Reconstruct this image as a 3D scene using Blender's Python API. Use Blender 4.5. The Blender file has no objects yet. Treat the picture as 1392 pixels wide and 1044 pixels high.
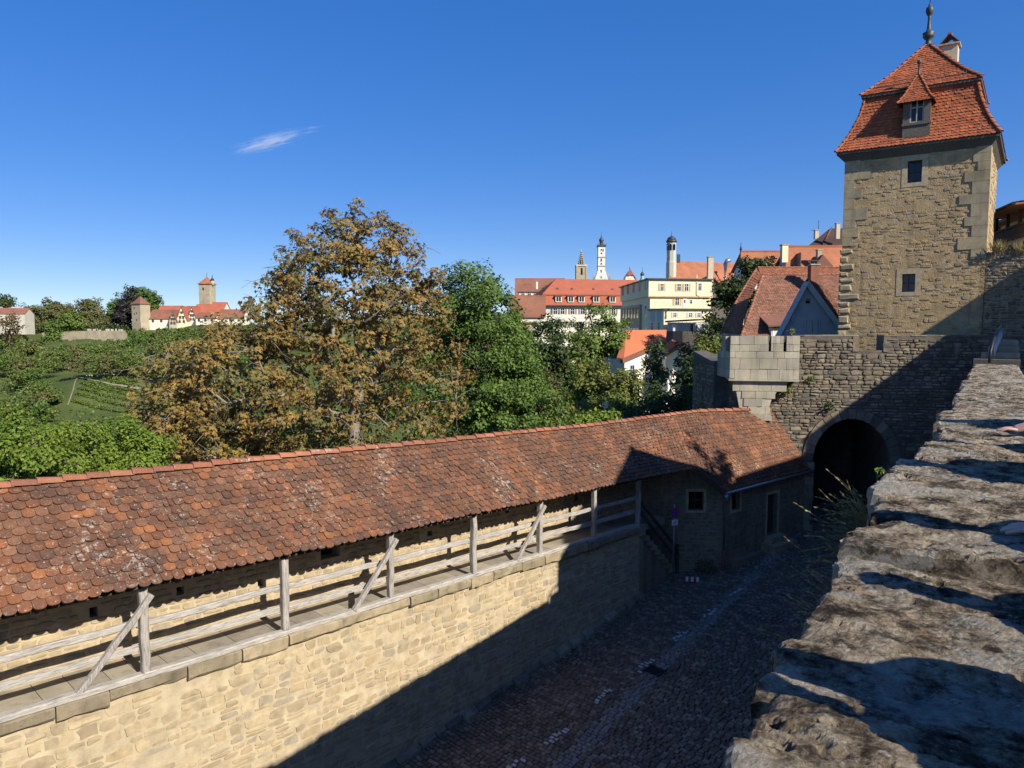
import bpy, math, random
import numpy as np
from mathutils import Vector, Matrix, noise
R = math.radians
scene = bpy.context.scene
COL = scene.collection
rng = random.Random(7)

# ------------------------------------------------------------------ camera
F, CX, CY, PITCH = 950.0, 696.0, 522.0, R(4.33)
cam = bpy.data.cameras.new("camera"); cam_o = bpy.data.objects.new("camera", cam); COL.objects.link(cam_o)
cam.sensor_width = 36; cam.lens = 36 * F / 1392; cam.clip_start = .05; cam.clip_end = 9000
cam_o.rotation_euler = (R(90) - PITCH, 0, 0)
scene.camera = cam_o

def V(*a): return Vector(a)
def ray(x, y):
    a = (x - CX) / F; b = (y - CY) / F
    return Vector((a, math.cos(PITCH) - b * math.sin(PITCH), -math.sin(PITCH) - b * math.cos(PITCH)))
def at(x, y, Y):                      # the point at depth Y seen there
    d = ray(x, y); return d * (Y / d.y)
def hit(x, y, p, n):                  # the point of a plane seen there
    d = ray(x, y); return d * (p.dot(n) / d.dot(n))

# ------------------------------------------------------------------ mesh builder
class MB:
    def __init__(s): s.v = []; s.f = []; s.m = []; s.sm = []
    def add(s, verts, faces, mi=0, smooth=False):
        b = len(s.v); s.v.extend([tuple(p) for p in verts])
        for f in faces:
            s.f.append(tuple(i + b for i in f)); s.m.append(mi); s.sm.append(smooth)
    def box8(s, p, mi=0):             # 4 bottom, 4 top (same winding, counterclockwise from above)
        s.add(p, [(3,2,1,0),(4,5,6,7),(0,1,5,4),(1,2,6,5),(2,3,7,6),(3,0,4,7)], mi)
    def box(s, o, u, v, w, mi=0):     # corner and three edge vectors
        o = Vector(o); u = Vector(u); v = Vector(v); w = Vector(w)
        if u.cross(v).dot(w) < 0: u, v = v, u
        s.box8([o, o+u, o+u+v, o+v, o+w, o+u+w, o+u+v+w, o+v+w], mi)
    def bar(s, a, b, w, h, up=(0,0,1), mi=0):
        a = Vector(a); b = Vector(b); d = (b-a).normalized(); up = Vector(up)
        side = d.cross(up)
        if side.length < 1e-4: side = d.cross(Vector((1,0,0)))
        side.normalize(); upv = side.cross(d).normalized()
        s.box(a - side*w/2 - upv*h/2, b-a, side*w, upv*h, mi)
    def prism(s, poly, ext, mi=0):    # polygon (3D, planar) pushed along ext
        n = len(poly); poly = [Vector(p) for p in poly]; ext = Vector(ext)
        nn = Vector((0,0,0))
        for i in range(n): nn += (poly[i]-poly[0]).cross(poly[(i+1) % n]-poly[0])
        if nn.dot(ext) > 0: poly = poly[::-1]
        s.add(poly + [p + ext for p in poly],
              [tuple(range(n)), tuple(range(2*n-1, n-1, -1))] + [(i, n+i, n+(i+1) % n, (i+1) % n) for i in range(n)], mi)
    def quad(s, a, b, c, d, mi=0): s.add([a,b,c,d], [(0,1,2,3)], mi)
    def tube(s, pts, rad, n=6, mi=0, cap=True, smooth=True):
        pts = [Vector(p) for p in pts]; rr = rad if hasattr(rad, '__len__') else [rad]*len(pts)
        vs = []; ref = Vector((0,0,1))
        for i, p in enumerate(pts):
            d = (pts[min(i+1, len(pts)-1)] - pts[max(i-1, 0)])
            d = d.normalized() if d.length > 1e-9 else Vector((0,0,1))
            a = d.cross(ref)
            if a.length < .05: a = d.cross(Vector((1,0,0)))
            a.normalize(); b = d.cross(a)
            for k in range(n):
                t = 2*math.pi*k/n; vs.append(p + (a*math.cos(t) + b*math.sin(t))*rr[i])
        fs = [(i*n+k, i*n+(k+1) % n, (i+1)*n+(k+1) % n, (i+1)*n+k) for i in range(len(pts)-1) for k in range(n)]
        s.add(vs, fs, mi, smooth)
        if cap:
            b = len(s.v) - len(vs)
            s.f.append(tuple(b+k for k in range(n-1,-1,-1))); s.m.append(mi); s.sm.append(False)
            s.f.append(tuple(b+(len(pts)-1)*n+k for k in range(n))); s.m.append(mi); s.sm.append(False)
    def lathe(s, c, prof, n=12, mi=0, smooth=True, rot=0):
        c = Vector(c); vs = []
        for r, z in prof:
            for k in range(n):
                t = rot + 2*math.pi*k/n; vs.append(c + Vector((r*math.cos(t), r*math.sin(t), z)))
        m = len(prof)
        fs = [(i*n+k, i*n+(k+1) % n, (i+1)*n+(k+1) % n, (i+1)*n+k) for i in range(m-1) for k in range(n)]
        s.add(vs, fs + [tuple(range(n-1,-1,-1)), tuple((m-1)*n+k for k in range(n))], mi, smooth)
    def build(s, name, mats, parent=None):
        me = bpy.data.meshes.new(name); me.from_pydata(s.v, [], s.f)
        if not isinstance(mats, (list, tuple)): mats = [mats]
        for m in mats: me.materials.append(m)
        me.polygons.foreach_set('material_index', s.m); me.polygons.foreach_set('use_smooth', s.sm)
        me.update()
        return link(name, me, parent)

def world_loc(o):
    p = Vector((0,0,0))
    while o is not None: p = p + o.location; o = o.parent
    return p
def link(name, me, parent=None):
    o = bpy.data.objects.new(name, me); COL.objects.link(o)
    if parent is not None:            # vertices are written in world coordinates
        o.parent = parent; o.location = -world_loc(parent)
    return o
def tag(o, label=None, cat=None, group=None, kind=None):
    if label: o['label'] = label
    if cat: o['category'] = cat
    if group: o['group'] = group
    if kind: o['kind'] = kind
    return o
def thing(name, loc, label, cat, group=None):
    o = bpy.data.objects.new(name, None); o.location = loc; COL.objects.link(o)
    o.empty_display_size = .3
    return tag(o, label, cat, group)
def copy_tree(o, parent=None):
    c = o.copy(); COL.objects.link(c)
    if parent is not None: c.parent = parent
    for ch in list(o.children): copy_tree(ch, c)
    return c

# ------------------------------------------------------------------ materials
def newmat(name):
    m = bpy.data.materials.new(name); m.use_nodes = True
    nt = m.node_tree; nt.nodes.clear()
    out = nt.nodes.new('ShaderNodeOutputMaterial'); b = nt.nodes.new('ShaderNodeBsdfPrincipled')
    nt.links.new(b.outputs[0], out.inputs[0])
    return m, nt, b, out
def N(nt, t, **kw):
    n = nt.nodes.new(t)
    for k, v in kw.items():
        if k.startswith('_'): setattr(n, k[1:], v)
        else: n.inputs[k.replace('__', ' ')].default_value = v
    return n
def ramp(nt, src, stops, interp='LINEAR'):
    r = nt.nodes.new('ShaderNodeValToRGB'); r.color_ramp.interpolation = interp
    e = r.color_ramp.elements
    while len(e) > 1: e.remove(e[-1])
    for i, (p, c) in enumerate(stops):
        q = e[0] if i == 0 else e.new(p)
        q.position = p; q.color = (c[0], c[1], c[2], 1) if hasattr(c, '__len__') else (c, c, c, 1)
    if src is not None: nt.links.new(src, r.inputs[0])
    return r.outputs[0]
def mix(nt, fac, a, b, mode='MIX'):
    m = nt.nodes.new('ShaderNodeMix'); m.data_type = 'RGBA'; m.blend_type = mode
    for k, s in ((0, fac), (6, a), (7, b)):
        if isinstance(s, (int, float)): m.inputs[k].default_value = s
        elif isinstance(s, (tuple, list)): m.inputs[k].default_value = (s[0], s[1], s[2], 1)
        else: nt.links.new(s, m.inputs[k])
    return m.outputs[2]
def coords(nt, scale=(1,1,1), rot=(0,0,0), vt='POINT'):
    g = nt.nodes.new('ShaderNodeNewGeometry')        # true positions in the place
    mp = nt.nodes.new('ShaderNodeMapping'); mp.vector_type = vt; mp.inputs['Scale'].default_value = scale; mp.inputs['Rotation'].default_value = rot
    nt.links.new(g.outputs['Position'], mp.inputs[0]); return mp.outputs[0]
def noise_n(nt, vec, scale, detail=4, rough=.6, dist=0):
    n = N(nt, 'ShaderNodeTexNoise', Scale=scale, Detail=detail, Roughness=rough, Distortion=dist)
    nt.links.new(vec, n.inputs['Vector']); return n.outputs['Fac']
def bump(nt, b, h, strength=.4, dist=.02):
    n = N(nt, 'ShaderNodeBump', Strength=strength, Distance=dist); nt.links.new(h, n.inputs['Height'])
    nt.links.new(n.outputs[0], b.inputs['Normal'])
def island(nt): return nt.nodes.new('ShaderNodeNewGeometry').outputs['Random Per Island']

def plain(name, col, rough=.6, metal=0, var=.25, scale=6, bmp=.15):
    m, nt, b, _ = newmat(name); v = coords(nt)
    n = noise_n(nt, v, scale, 5)
    c = ramp(nt, n, [(.3, [x*(1-var) for x in col]), (.7, [min(1, x*(1+var)) for x in col])])
    nt.links.new(c, b.inputs['Base Color']); b.inputs['Roughness'].default_value = rough; b.inputs['Metallic'].default_value = metal
    if bmp: bump(nt, b, noise_n(nt, v, scale*6, 4), bmp, .01)
    return m
def stone(name, cols, mottle=.35, scale=5, bmp=.6, dirt=(.03,.028,.025), dirtamt=.35, lich=None, bscale=30, bd=.02):
    """per-stone tone, mottling, dirt patches"""
    m, nt, b, _ = newmat(name); v = coords(nt)
    k = len(cols); c = ramp(nt, island(nt), [(i/k, cc) for i, cc in enumerate(cols)], 'CONSTANT')
    n1 = noise_n(nt, v, scale, 6, .65)
    c = mix(nt, mottle, c, ramp(nt, n1, [(.3, .25), (.7, 1.0)]), 'MULTIPLY')
    n2 = noise_n(nt, v, scale*.25, 6, .7)
    c = mix(nt, ramp(nt, n2, [(.5, 0), (.72, dirtamt)]), c, dirt)
    st = noise_n(nt, coords(nt, (2.2,2.2,.22)), 1.3, 6, .7); c = mix(nt, ramp(nt, st, [(.52,0),(.7,.38)]), c, dirt)
    if lich:
        n3 = noise_n(nt, v, scale*2.2, 3, .6)
        c = mix(nt, ramp(nt, n3, [(.6, 0), (.68, .8)]), c, lich)
    nt.links.new(c, b.inputs['Base Color']); b.inputs['Roughness'].default_value = .95
    b.inputs['Specular IOR Level'].default_value = .15
    bump(nt, b, noise_n(nt, v, bscale, 8, .7), bmp, bd)
    return m
def tiles(name, cols, lich=(.5,.47,.4), lichamt=.6, dark=.45, lscale=9, bmp=.3, speck=False):
    m, nt, b, _ = newmat(name); v = coords(nt)
    k = len(cols); c = ramp(nt, island(nt), [(i/k, cc) for i, cc in enumerate(cols)], 'CONSTANT')
    n0 = noise_n(nt, v, 30, 5, .7)
    c = mix(nt, .55, c, ramp(nt, n0, [(.3, .35), (.65, 1.0)]), 'MULTIPLY')
    n1 = noise_n(nt, v, .7, 6, .7)
    c = mix(nt, ramp(nt, n1, [(.42, dark), (.62, 0)]), c, (.05,.035,.028))
    if lichamt:
        n2 = noise_n(nt, v, lscale, 4, .75); n3 = noise_n(nt, v, .9, 3, .6)
        s = nt.nodes.new('ShaderNodeMath'); s.operation = 'MULTIPLY_ADD'
        nt.links.new(n3, s.inputs[0]); s.inputs[1].default_value = .5; nt.links.new(n2, s.inputs[2])
        c = mix(nt, ramp(nt, s.outputs[0], [(.86, 0), (.95, lichamt)]), c, lich)
    if speck:                         # pale lichen dots and dark moss dots of every size
        for sc_, lo, cl, am in ((11, .13, (.46,.43,.37), .6), (27, .16, (.42,.39,.33), .5), (19, .17, (.03,.028,.02), .7)):
            vo = N(nt, 'ShaderNodeTexVoronoi', Scale=sc_); nt.links.new(v, vo.inputs['Vector'])
            pr = nt.nodes.new('ShaderNodeMath'); pr.operation = 'MULTIPLY'
            nt.links.new(ramp(nt, vo.outputs['Distance'], [(lo, 1), (lo+.08, 0)]), pr.inputs[0]); nt.links.new(ramp(nt, noise_n(nt, v, 3.1+sc_*.05, 3, .7), [(.50, 0), (.60, am)]), pr.inputs[1])
            c = mix(nt, pr.outputs[0], c, cl)
        n5 = noise_n(nt, v, 13, 5, .7); c = mix(nt, ramp(nt, n5, [(.56, 0), (.7, .6)]), c, (.40,.17,.08))
    nt.links.new(c, b.inputs['Base Color']); b.inputs['Roughness'].default_value = .85
    b.inputs['Specular IOR Level'].default_value = .2
    bump(nt, b, n0, bmp, .006)
    return m
def far_roof(name, col, col2=None, rows=2.6, var=.3):
    """rows of tiles too small to model, weathered"""
    m, nt, b, _ = newmat(name); v = coords(nt)
    col2 = col2 or [x*.62 for x in col]
    n = noise_n(nt, v, .35, 6, .7); c = ramp(nt, n, [(.35, col2), (.62, col)])
    n2 = noise_n(nt, v, 4, 4, .8); c = mix(nt, var, c, ramp(nt, n2, [(.3, .3), (.7, 1)]), 'MULTIPLY')
    w = N(nt, 'ShaderNodeTexWave', Scale=rows, Distortion=.6, Detail=2); w.bands_direction = 'Z'; w.wave_profile = 'SAW'
    nt.links.new(v, w.inputs['Vector'])
    bump(nt, b, w.outputs['Fac'], .35, .05)
    nt.links.new(c, b.inputs['Base Color']); b.inputs['Roughness'].default_value = .9; b.inputs['Specular IOR Level'].default_value = .2
    return m
def leaf(name, cols, trans=.35, rough=.55, alt=None):
    m = bpy.data.materials.new(name); m.use_nodes = True; nt = m.node_tree; nt.nodes.clear()
    out = nt.nodes.new('ShaderNodeOutputMaterial')
    k = len(cols); c = ramp(nt, island(nt), [((i+.5)/k, cc) for i, cc in enumerate(cols)])
    v = coords(nt); n = noise_n(nt, v, .45, 3); c = mix(nt, .45, c, ramp(nt, n, [(.35, .45), (.65, 1)]), 'MULTIPLY')
    if alt: c = mix(nt, ramp(nt, noise_n(nt, v, .55, 5, .65), [(.46, 0), (.60, .8)]), c, alt)
    b = nt.nodes.new('ShaderNodeBsdfPrincipled'); b.inputs['Roughness'].default_value = rough; b.inputs['Specular IOR Level'].default_value = .25
    t = nt.nodes.new('ShaderNodeBsdfTranslucent'); ms = nt.nodes.new('ShaderNodeMixShader'); ms.inputs[0].default_value = trans
    nt.links.new(c, b.inputs['Base Color']); nt.links.new(c, t.inputs[0])
    nt.links.new(b.outputs[0], ms.inputs[1]); nt.links.new(t.outputs[0], ms.inputs[2]); nt.links.new(ms.outputs[0], out.inputs[0])
    return m
def wood(name, col, rot=(0,0,0), sc=(1,1,1)):
    m, nt, b, _ = newmat(name); v = coords(nt, [1/x for x in sc], rot, 'TEXTURE')
    n = noise_n(nt, v, 4.5, 8, .75, .5)
    n2 = noise_n(nt, coords(nt), 2.0, 4, .6)
    c = ramp(nt, n, [(.34, [x*.22 for x in col]), (.44, [x*.7 for x in col]), (.56, col), (.75, [min(1, x*1.3) for x in col])])
    c = mix(nt, .3, c, ramp(nt, n2, [(.35, .4), (.65, 1)]), 'MULTIPLY')
    nt.links.new(c, b.inputs['Base Color']); b.inputs['Roughness'].default_value = .85; b.inputs['Specular IOR Level'].default_value = .2
    bump(nt, b, n, .8, .02); return m

M = {}
M['tile_old'] = tiles('old_clay_tile', [(0.231,0.094,0.044),(0.169,0.078,0.044),(0.201,0.082,0.043),(0.277,0.111,0.047),(0.146,0.073,0.046),(0.224,0.106,0.059),(0.185,0.094,0.056),(0.324,0.131,0.052),(0.162,0.082,0.052),(0.238,0.103,0.052),(0.208,0.090,0.047),(0.254,0.123,0.066)], lichamt=.5, dark=.62, speck=True)
M['tile_ridge'] = tiles('ridge_clay_tile', [(.40,.155,.085),(.34,.13,.072),(.43,.18,.10),(.31,.125,.075)], lichamt=.5, dark=.3)
M['tile_new'] = tiles('orange_clay_tile', [(.46,.135,.055),(.40,.115,.05),(.50,.155,.06),(.36,.10,.045),(.44,.14,.07)], lichamt=0, dark=.25, bmp=.2)
M['tile_mid'] = tiles('brown_clay_tile', [(.34,.16,.10),(.30,.14,.09),(.38,.18,.11),(.27,.125,.085),(.36,.18,.12)], lichamt=.25, dark=.3, bmp=.2)
M['tile_mid2'] = tiles('red_clay_tile', [(.46,.18,.09),(.41,.155,.08),(.50,.20,.10),(.37,.14,.075)], lichamt=.15, dark=.3, bmp=.2)
M['roof_red'] = far_roof('far_red_roof', (.44,.135,.075), (.36,.11,.065))
M['roof_orange'] = far_roof('far_orange_roof', (.56,.17,.075), (.5,.15,.07), var=.15)
M['roof_old'] = far_roof('far_weathered_roof', (.30,.13,.08), (.2,.1,.07))
M['roof_rust'] = far_roof('far_rust_roof', (.44,.17,.085), (.3,.12,.07))
M['roof_dark'] = far_roof('far_dark_roof', (.085,.05,.04), (.06,.04,.035))
M['roof_brick'] = far_roof('far_brown_roof', (.26,.12,.08), (.2,.1,.07))
M['slate'] = plain('dark_slate', (.045,.045,.05), .5)
M['lead'] = plain('grey_lead', (.05,.062,.058), .55, .2)
M['verdigris'] = plain('green_copper', (.2,.36,.28), .6, .2)
sand = [(.50,.39,.24),(.42,.33,.21),(.46,.35,.20),(.38,.31,.21),(.53,.42,.27),(.34,.29,.21),(.48,.34,.19),(.40,.30,.18)]
M['tower_stone'] = stone('tower_rubble', [(0.611,0.440,0.229),(0.558,0.415,0.229),(0.649,0.459,0.229),(0.519,0.395,0.229),(0.675,0.510,0.290),(0.532,0.446,0.301),(0.636,0.420,0.200),(0.481,0.356,0.200)], mottle=.6, scale=3.2, dirtamt=.5, bscale=14, bmp=.9, bd=.05)
M['tower_mortar'] = stone('tower_mortar', [(0.597,0.433,0.229)]*2, mottle=.6, scale=3, bmp=.9, bscale=14, bd=.04)
M['quoin'] = stone('ashlar_quoin', [(0.529,0.431,0.263),(0.494,0.402,0.246),(0.552,0.437,0.258),(0.483,0.402,0.263)], mottle=.6, scale=3, dirtamt=.5, bmp=.7)
M['gate_stone'] = stone('grey_rubble', [(0.264,0.224,0.162),(0.324,0.271,0.190),(0.216,0.189,0.146),(0.372,0.307,0.213),(0.180,0.159,0.129),(0.300,0.236,0.157),(0.408,0.342,0.235)], mottle=.65, scale=4, dirtamt=.65)
M['gate_mortar'] = stone('grey_mortar', [(.19,.165,.13)]*2, mottle=.7, scale=3, bmp=.9)
M['ashlar'] = stone('pale_ashlar', [(.50,.45,.33),(.46,.41,.30),(.54,.48,.36),(.43,.39,.30)], mottle=.4, scale=2, dirt=(.12,.12,.11), dirtamt=.7, bmp=.3)
M['ashlar_joint'] = stone('ashlar_joint', [(.25,.22,.17)]*2)
M['rampart_stone'] = stone('cream_rubble', [(.53,.42,.255),(.49,.385,.24),(.57,.45,.275),(.46,.365,.23),(.55,.435,.275),(.43,.36,.255),(.52,.40,.235),(.44,.35,.22)], mottle=.55, scale=5, dirt=(.2,.16,.1), dirtamt=.45, bmp=.5)
M['rampart_mortar'] = stone('cream_mortar', [(.58,.475,.31)]*2, mottle=.55, scale=3, dirt=(.3,.24,.15), bmp=.7)
M['slab'] = stone('edge_slab', [(.42,.34,.21),(.36,.30,.19),(.46,.37,.23),(.33,.27,.18)], mottle=.6, scale=6, bmp=.9, dirtamt=.5)
M['floor_slab'] = stone('walk_floor', [(.36,.32,.25),(.42,.37,.28),(.33,.29,.23)], mottle=.4)
M['cobble'] = stone('cobble', [(0.207,0.157,0.115),(0.241,0.184,0.135),(0.172,0.130,0.100),(0.276,0.211,0.155),(0.218,0.157,0.110),(0.184,0.140,0.105),(0.333,0.254,0.185)], mottle=.5, scale=6, bmp=.4, dirtamt=.5, bd=.008)
M['kerb'] = stone('kerb_stone', [(.26,.235,.205),(.30,.27,.235),(.23,.205,.18)], mottle=.4, bmp=.3)
M['joint'] = stone('road_joint', [(.022,.02,.018)]*2)
M['house_stone'] = stone('guardhouse_rubble', [(.30,.24,.16),(.25,.21,.15),(.34,.27,.18),(.22,.19,.14)], mottle=.5)
M['house_mortar'] = stone('guardhouse_render', [(.33,.27,.18)]*2, mottle=.5, scale=3, bmp=.7)
M['oak'] = wood('silver_oak', (.50,.46,.40), (0,0,R(-42.3)), (9,.7,9))
M['oak_post'] = wood('silver_oak_post', (.44,.40,.35), (0,0,0), (9,9,.7))
M['oak_dark'] = wood('dark_timber', (.10,.075,.055), (0,0,0), (4,4,1))
M['soffit'] = wood('soffit_board', (.17,.15,.125), (0,0,R(35)), (1,6,6))
M['frame_stone'] = plain('frame_sandstone', (.45,.36,.22), .9)
m_, nt_, b_, _ = newmat('coursed_ashlar'); v_ = coords(nt_); sx_ = nt_.nodes.new('ShaderNodeSeparateXYZ'); cx_ = nt_.nodes.new('ShaderNodeCombineXYZ'); nt_.links.new(v_, sx_.inputs[0]); nt_.links.new(sx_.outputs[0], cx_.inputs[0]); nt_.links.new(sx_.outputs[2], cx_.inputs[1])
bt_ = N(nt_, 'ShaderNodeTexBrick', Scale=1.0, Color1=(.52,.47,.35,1), Color2=(.44,.39,.29,1), Mortar=(.25,.22,.17,1)); bt_.inputs['Mortar Size'].default_value = .008; bt_.inputs['Brick Width'].default_value = .78; bt_.inputs['Row Height'].default_value = .37; nt_.links.new(cx_.outputs[0], bt_.inputs['Vector'])
c_ = mix(nt_, .5, bt_.outputs['Color'], ramp(nt_, noise_n(nt_, v_, 2.2, 7, .7), [(.35,.35),(.6,1)]), 'MULTIPLY'); nt_.links.new(c_, b_.inputs['Base Color']); b_.inputs['Roughness'].default_value = .95; bump(nt_, b_, bt_.outputs['Fac'], -.4, .02); M['ashlar_course'] = m_
M['iron'] = plain('black_iron', (.03,.03,.033), .5, .6)
M['zinc'] = plain('zinc', (.30,.34,.36), .4, .6)
M['paint_white'] = plain('white_paint', (.75,.74,.70), .5, var=.06)
M['paint_dirty'] = plain('worn_white_paint', (.42,.41,.39), .7, var=.35, scale=12)
M['sign_red'] = plain('sign_red', (.5,.03,.03), .4, var=.05); M['sign_blue'] = plain('sign_blue', (.03,.07,.4), .4, var=.05)
M['render_white'] = plain('white_render', (.72,.68,.58), .9, var=.08, scale=1.5)
M['render_cream'] = plain('cream_render', (.74,.66,.42), .9, var=.07, scale=1.2)
M['render_ochre'] = plain('ochre_render', (.50,.37,.21), .9, var=.1, scale=1.2)
M['render_pale'] = plain('pale_render', (.70,.66,.52), .9, var=.08, scale=1.2)
M['white_tower'] = stone('white_tower_stone', [(.74,.72,.65)]*2, mottle=.25, scale=.5, dirtamt=.12, bscale=2, bd=.1)
M['render_blue'] = plain('blue_render', (.44,.48,.52), .9, var=.08, scale=2)
M['blue_trim'] = plain('grey_blue_wood', (.46,.49,.50), .7, var=.1)
M['render_beige'] = plain('beige_render', (.50,.42,.30), .9, var=.12, scale=1.5)
M['far_stone'] = stone('far_stone', [(.50,.42,.29)]*2, mottle=.5, scale=.6, dirtamt=.25, bscale=2, bd=.1)
M['far_stone2'] = stone('far_pale_stone', [(.58,.54,.44)]*2, mottle=.3, scale=.5, dirtamt=.2, bscale=2, bd=.1)
M['far_wall'] = stone('far_garden_wall', [(.44,.38,.27)]*2, mottle=.65, scale=.4, dirtamt=.5, bscale=2, bd=.1)
M['shutter'] = plain('ochre_shutter', (.46,.33,.13), .7, var=.1); M['shutter_grey'] = plain('grey_brown_shutter', (.24,.19,.13), .7)
M['brick'] = stone('red_brick', [(.30,.13,.085)]*2, mottle=.5, scale=8)
M['moss'] = plain('moss', (.05,.07,.02), .95)
def glass(name, col=(.015,.02,.03)):
    m, nt, b, _ = newmat(name); b.inputs['Base Color'].default_value = (*col, 1); b.inputs['Roughness'].default_value = .12
    bump(nt, b, noise_n(nt, coords(nt), 2.5, 2), .08, .02); return m
M['glass'] = glass('window_glass'); M['glass_far'] = glass('far_window_glass', (.03,.035,.045)); M['glass_dark'] = glass('dark_opening', (.004,.004,.005))
M['curtain'] = plain('curtained_glass', (.45,.43,.36), .4, var=.3, scale=3)
M['bark'] = stone('bark', [(.16,.13,.10)]*2, mottle=.7, scale=4, dirtamt=.2); M['bark_pale'] = stone('pale_bark', [(.32,.28,.22)]*2, mottle=.6, scale=4, dirtamt=.3)
M['leaf_brown'] = leaf('browned_chestnut_leaf', [(0.391,0.222,0.055),(0.481,0.307,0.079),(0.298,0.153,0.043),(0.459,0.332,0.105),(0.229,0.172,0.050),(0.149,0.185,0.050),(0.437,0.258,0.062),(0.344,0.185,0.050)], .35, alt=(.15,.155,.055))
M['leaf_green'] = leaf('maple_leaf', [(0.099,0.170,0.030),(0.131,0.222,0.041),(0.077,0.137,0.027),(0.174,0.255,0.048)], .3)
M['leaf_bright'] = leaf('bright_leaf', [(0.165,0.260,0.035),(0.232,0.325,0.041),(0.132,0.209,0.029),(0.314,0.377,0.058)], .4)
M['leaf_mid'] = leaf('mid_leaf', [(0.139,0.219,0.041),(0.178,0.259,0.048),(0.110,0.178,0.034),(0.238,0.292,0.061)], .3)
M['leaf_yellow'] = leaf('yellow_green_leaf', [(0.182,0.224,0.042),(0.238,0.266,0.049),(0.126,0.182,0.042),(0.280,0.252,0.056)], .35)
M['leaf_dark'] = leaf('dark_leaf', [(0.048,0.081,0.023),(0.067,0.102,0.029),(0.038,0.066,0.021),(0.086,0.118,0.026)], .2)
M['leaf_hill'] = leaf('hillside_leaf', [(0.174,0.184,0.036),(0.117,0.173,0.039),(0.158,0.224,0.046),(0.095,0.146,0.037),(0.210,0.257,0.059)], .25)
M['leaf_olive'] = leaf('olive_leaf', [(0.135,0.155,0.047),(0.176,0.176,0.054),(0.108,0.135,0.041),(0.203,0.162,0.061)], .25)
M['leaf_purple'] = leaf('copper_leaf', [(0.042,0.035,0.031),(0.056,0.045,0.039),(0.035,0.032,0.031)], .15)
M['leaf_rust'] = leaf('rust_leaf', [(.20,.10,.03),(.14,.09,.03),(.10,.11,.03)], .25)
M['grass_dry'] = leaf('dry_grass', [(.36,.28,.12),(.28,.24,.10),(.42,.33,.16),(.14,.18,.05)], .3)
M['skin'] = plain('skin', (.62,.36,.27), .5, var=.08, scale=20, bmp=.08)
for k, c in (('cloth_navy',(.03,.04,.08)),('cloth_grey',(.2,.2,.21)),('cloth_red',(.3,.05,.05)),('cloth_denim',(.07,.1,.17)),('cloth_white',(.6,.6,.58)),('hair',(.05,.03,.02))):
    M[k] = plain(k, c, .9, var=.15, scale=15)

# ------------------------------------------------------------------ masonry and tiles
def stones(mb, O, U, Nn, W, H, sw=(.25,.6), ch=(.14,.26), pro=(.015,.05), gap=.012, inside=None, jit=.02, mi=0, seed=1, Z=(0,0,1), double=.25, k=.35, ins=(.88,.86)):
    r = random.Random(seed); O = Vector(O); U = Vector(U).normalized(); Z = Vector(Z).normalized(); Nn = Vector(Nn).normalized()
    def one(u0, u1, z0, z1):
        uc = (u0+u1)/2; zc = (z0+z1)/2
        if inside is not None:
            if not (inside(uc, zc) and inside(u0+.25*(u1-u0), zc) and inside(u1-.25*(u1-u0), zc)): return
        w = (u1-u0)/2 - gap; h = (z1-z0)/2 - gap
        if w < .02 or h < .02: return
        base = [(-1,-1+k),(-1+k,-1),(1-k,-1),(1,-1+k),(1,1-k),(1-k,1),(-1+k,1),(-1,1-k)]
        j = min(jit, w*.35, h*.35); p = r.uniform(*pro); tl = r.uniform(-1, 1)*j*.6
        out = []
        for (a, b2) in base:
            out.append((uc + a*w + r.uniform(-j, j), zc + b2*h + r.uniform(-j, j) + tl*a))
        vs = [O + U*a + Z*b2 - Nn*.03 for a, b2 in out]
        vs += [O + U*(uc+(a-uc)*ins[0]) + Z*(zc+(b2-zc)*ins[1]) + Nn*(p*r.uniform(.7, 1.05)) for a, b2 in out]
        vs.append(O + U*(uc+r.uniform(-.3, .3)*w) + Z*(zc+r.uniform(-.3, .3)*h) + Nn*p*1.15)
        fs = [(i, (i+1) % 8, 8+(i+1) % 8, 8+i) for i in range(8)] + [(8+i, 8+(i+1) % 8, 16) for i in range(8)]
        if U.cross(Z).dot(Nn) < 0: fs = [f[::-1] for f in fs]
        mb.add(vs, fs, mi)
    z = 0
    while z < H:
        c = min(r.uniform(*ch), H - z)
        if H - z - c < ch[0]*.6: c = H - z
        u = -r.uniform(0, sw[0])
        while u < W:
            w = r.uniform(*sw)*(.7 if r.random() < .3 else 1)
            u1 = min(u + w, W); u0 = max(u, 0)
            if u1 - u0 > .05:
                if r.random() < double and c > .17:
                    s = r.uniform(.4, .6); one(u0, u1, z, z+c*s); 
                    if u1-u0 > .35 and r.random() < .5:
                        q = u0 + (u1-u0)*r.uniform(.35, .65); one(u0, q, z+c*s, z+c); one(q, u1, z+c*s, z+c)
                    else: one(u0, u1, z+c*s, z+c)
                else:
                    e = r.uniform(-.02, .02); one(u0, u1, z+max(e, 0), z+c)
            u += w
        z += c
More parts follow.
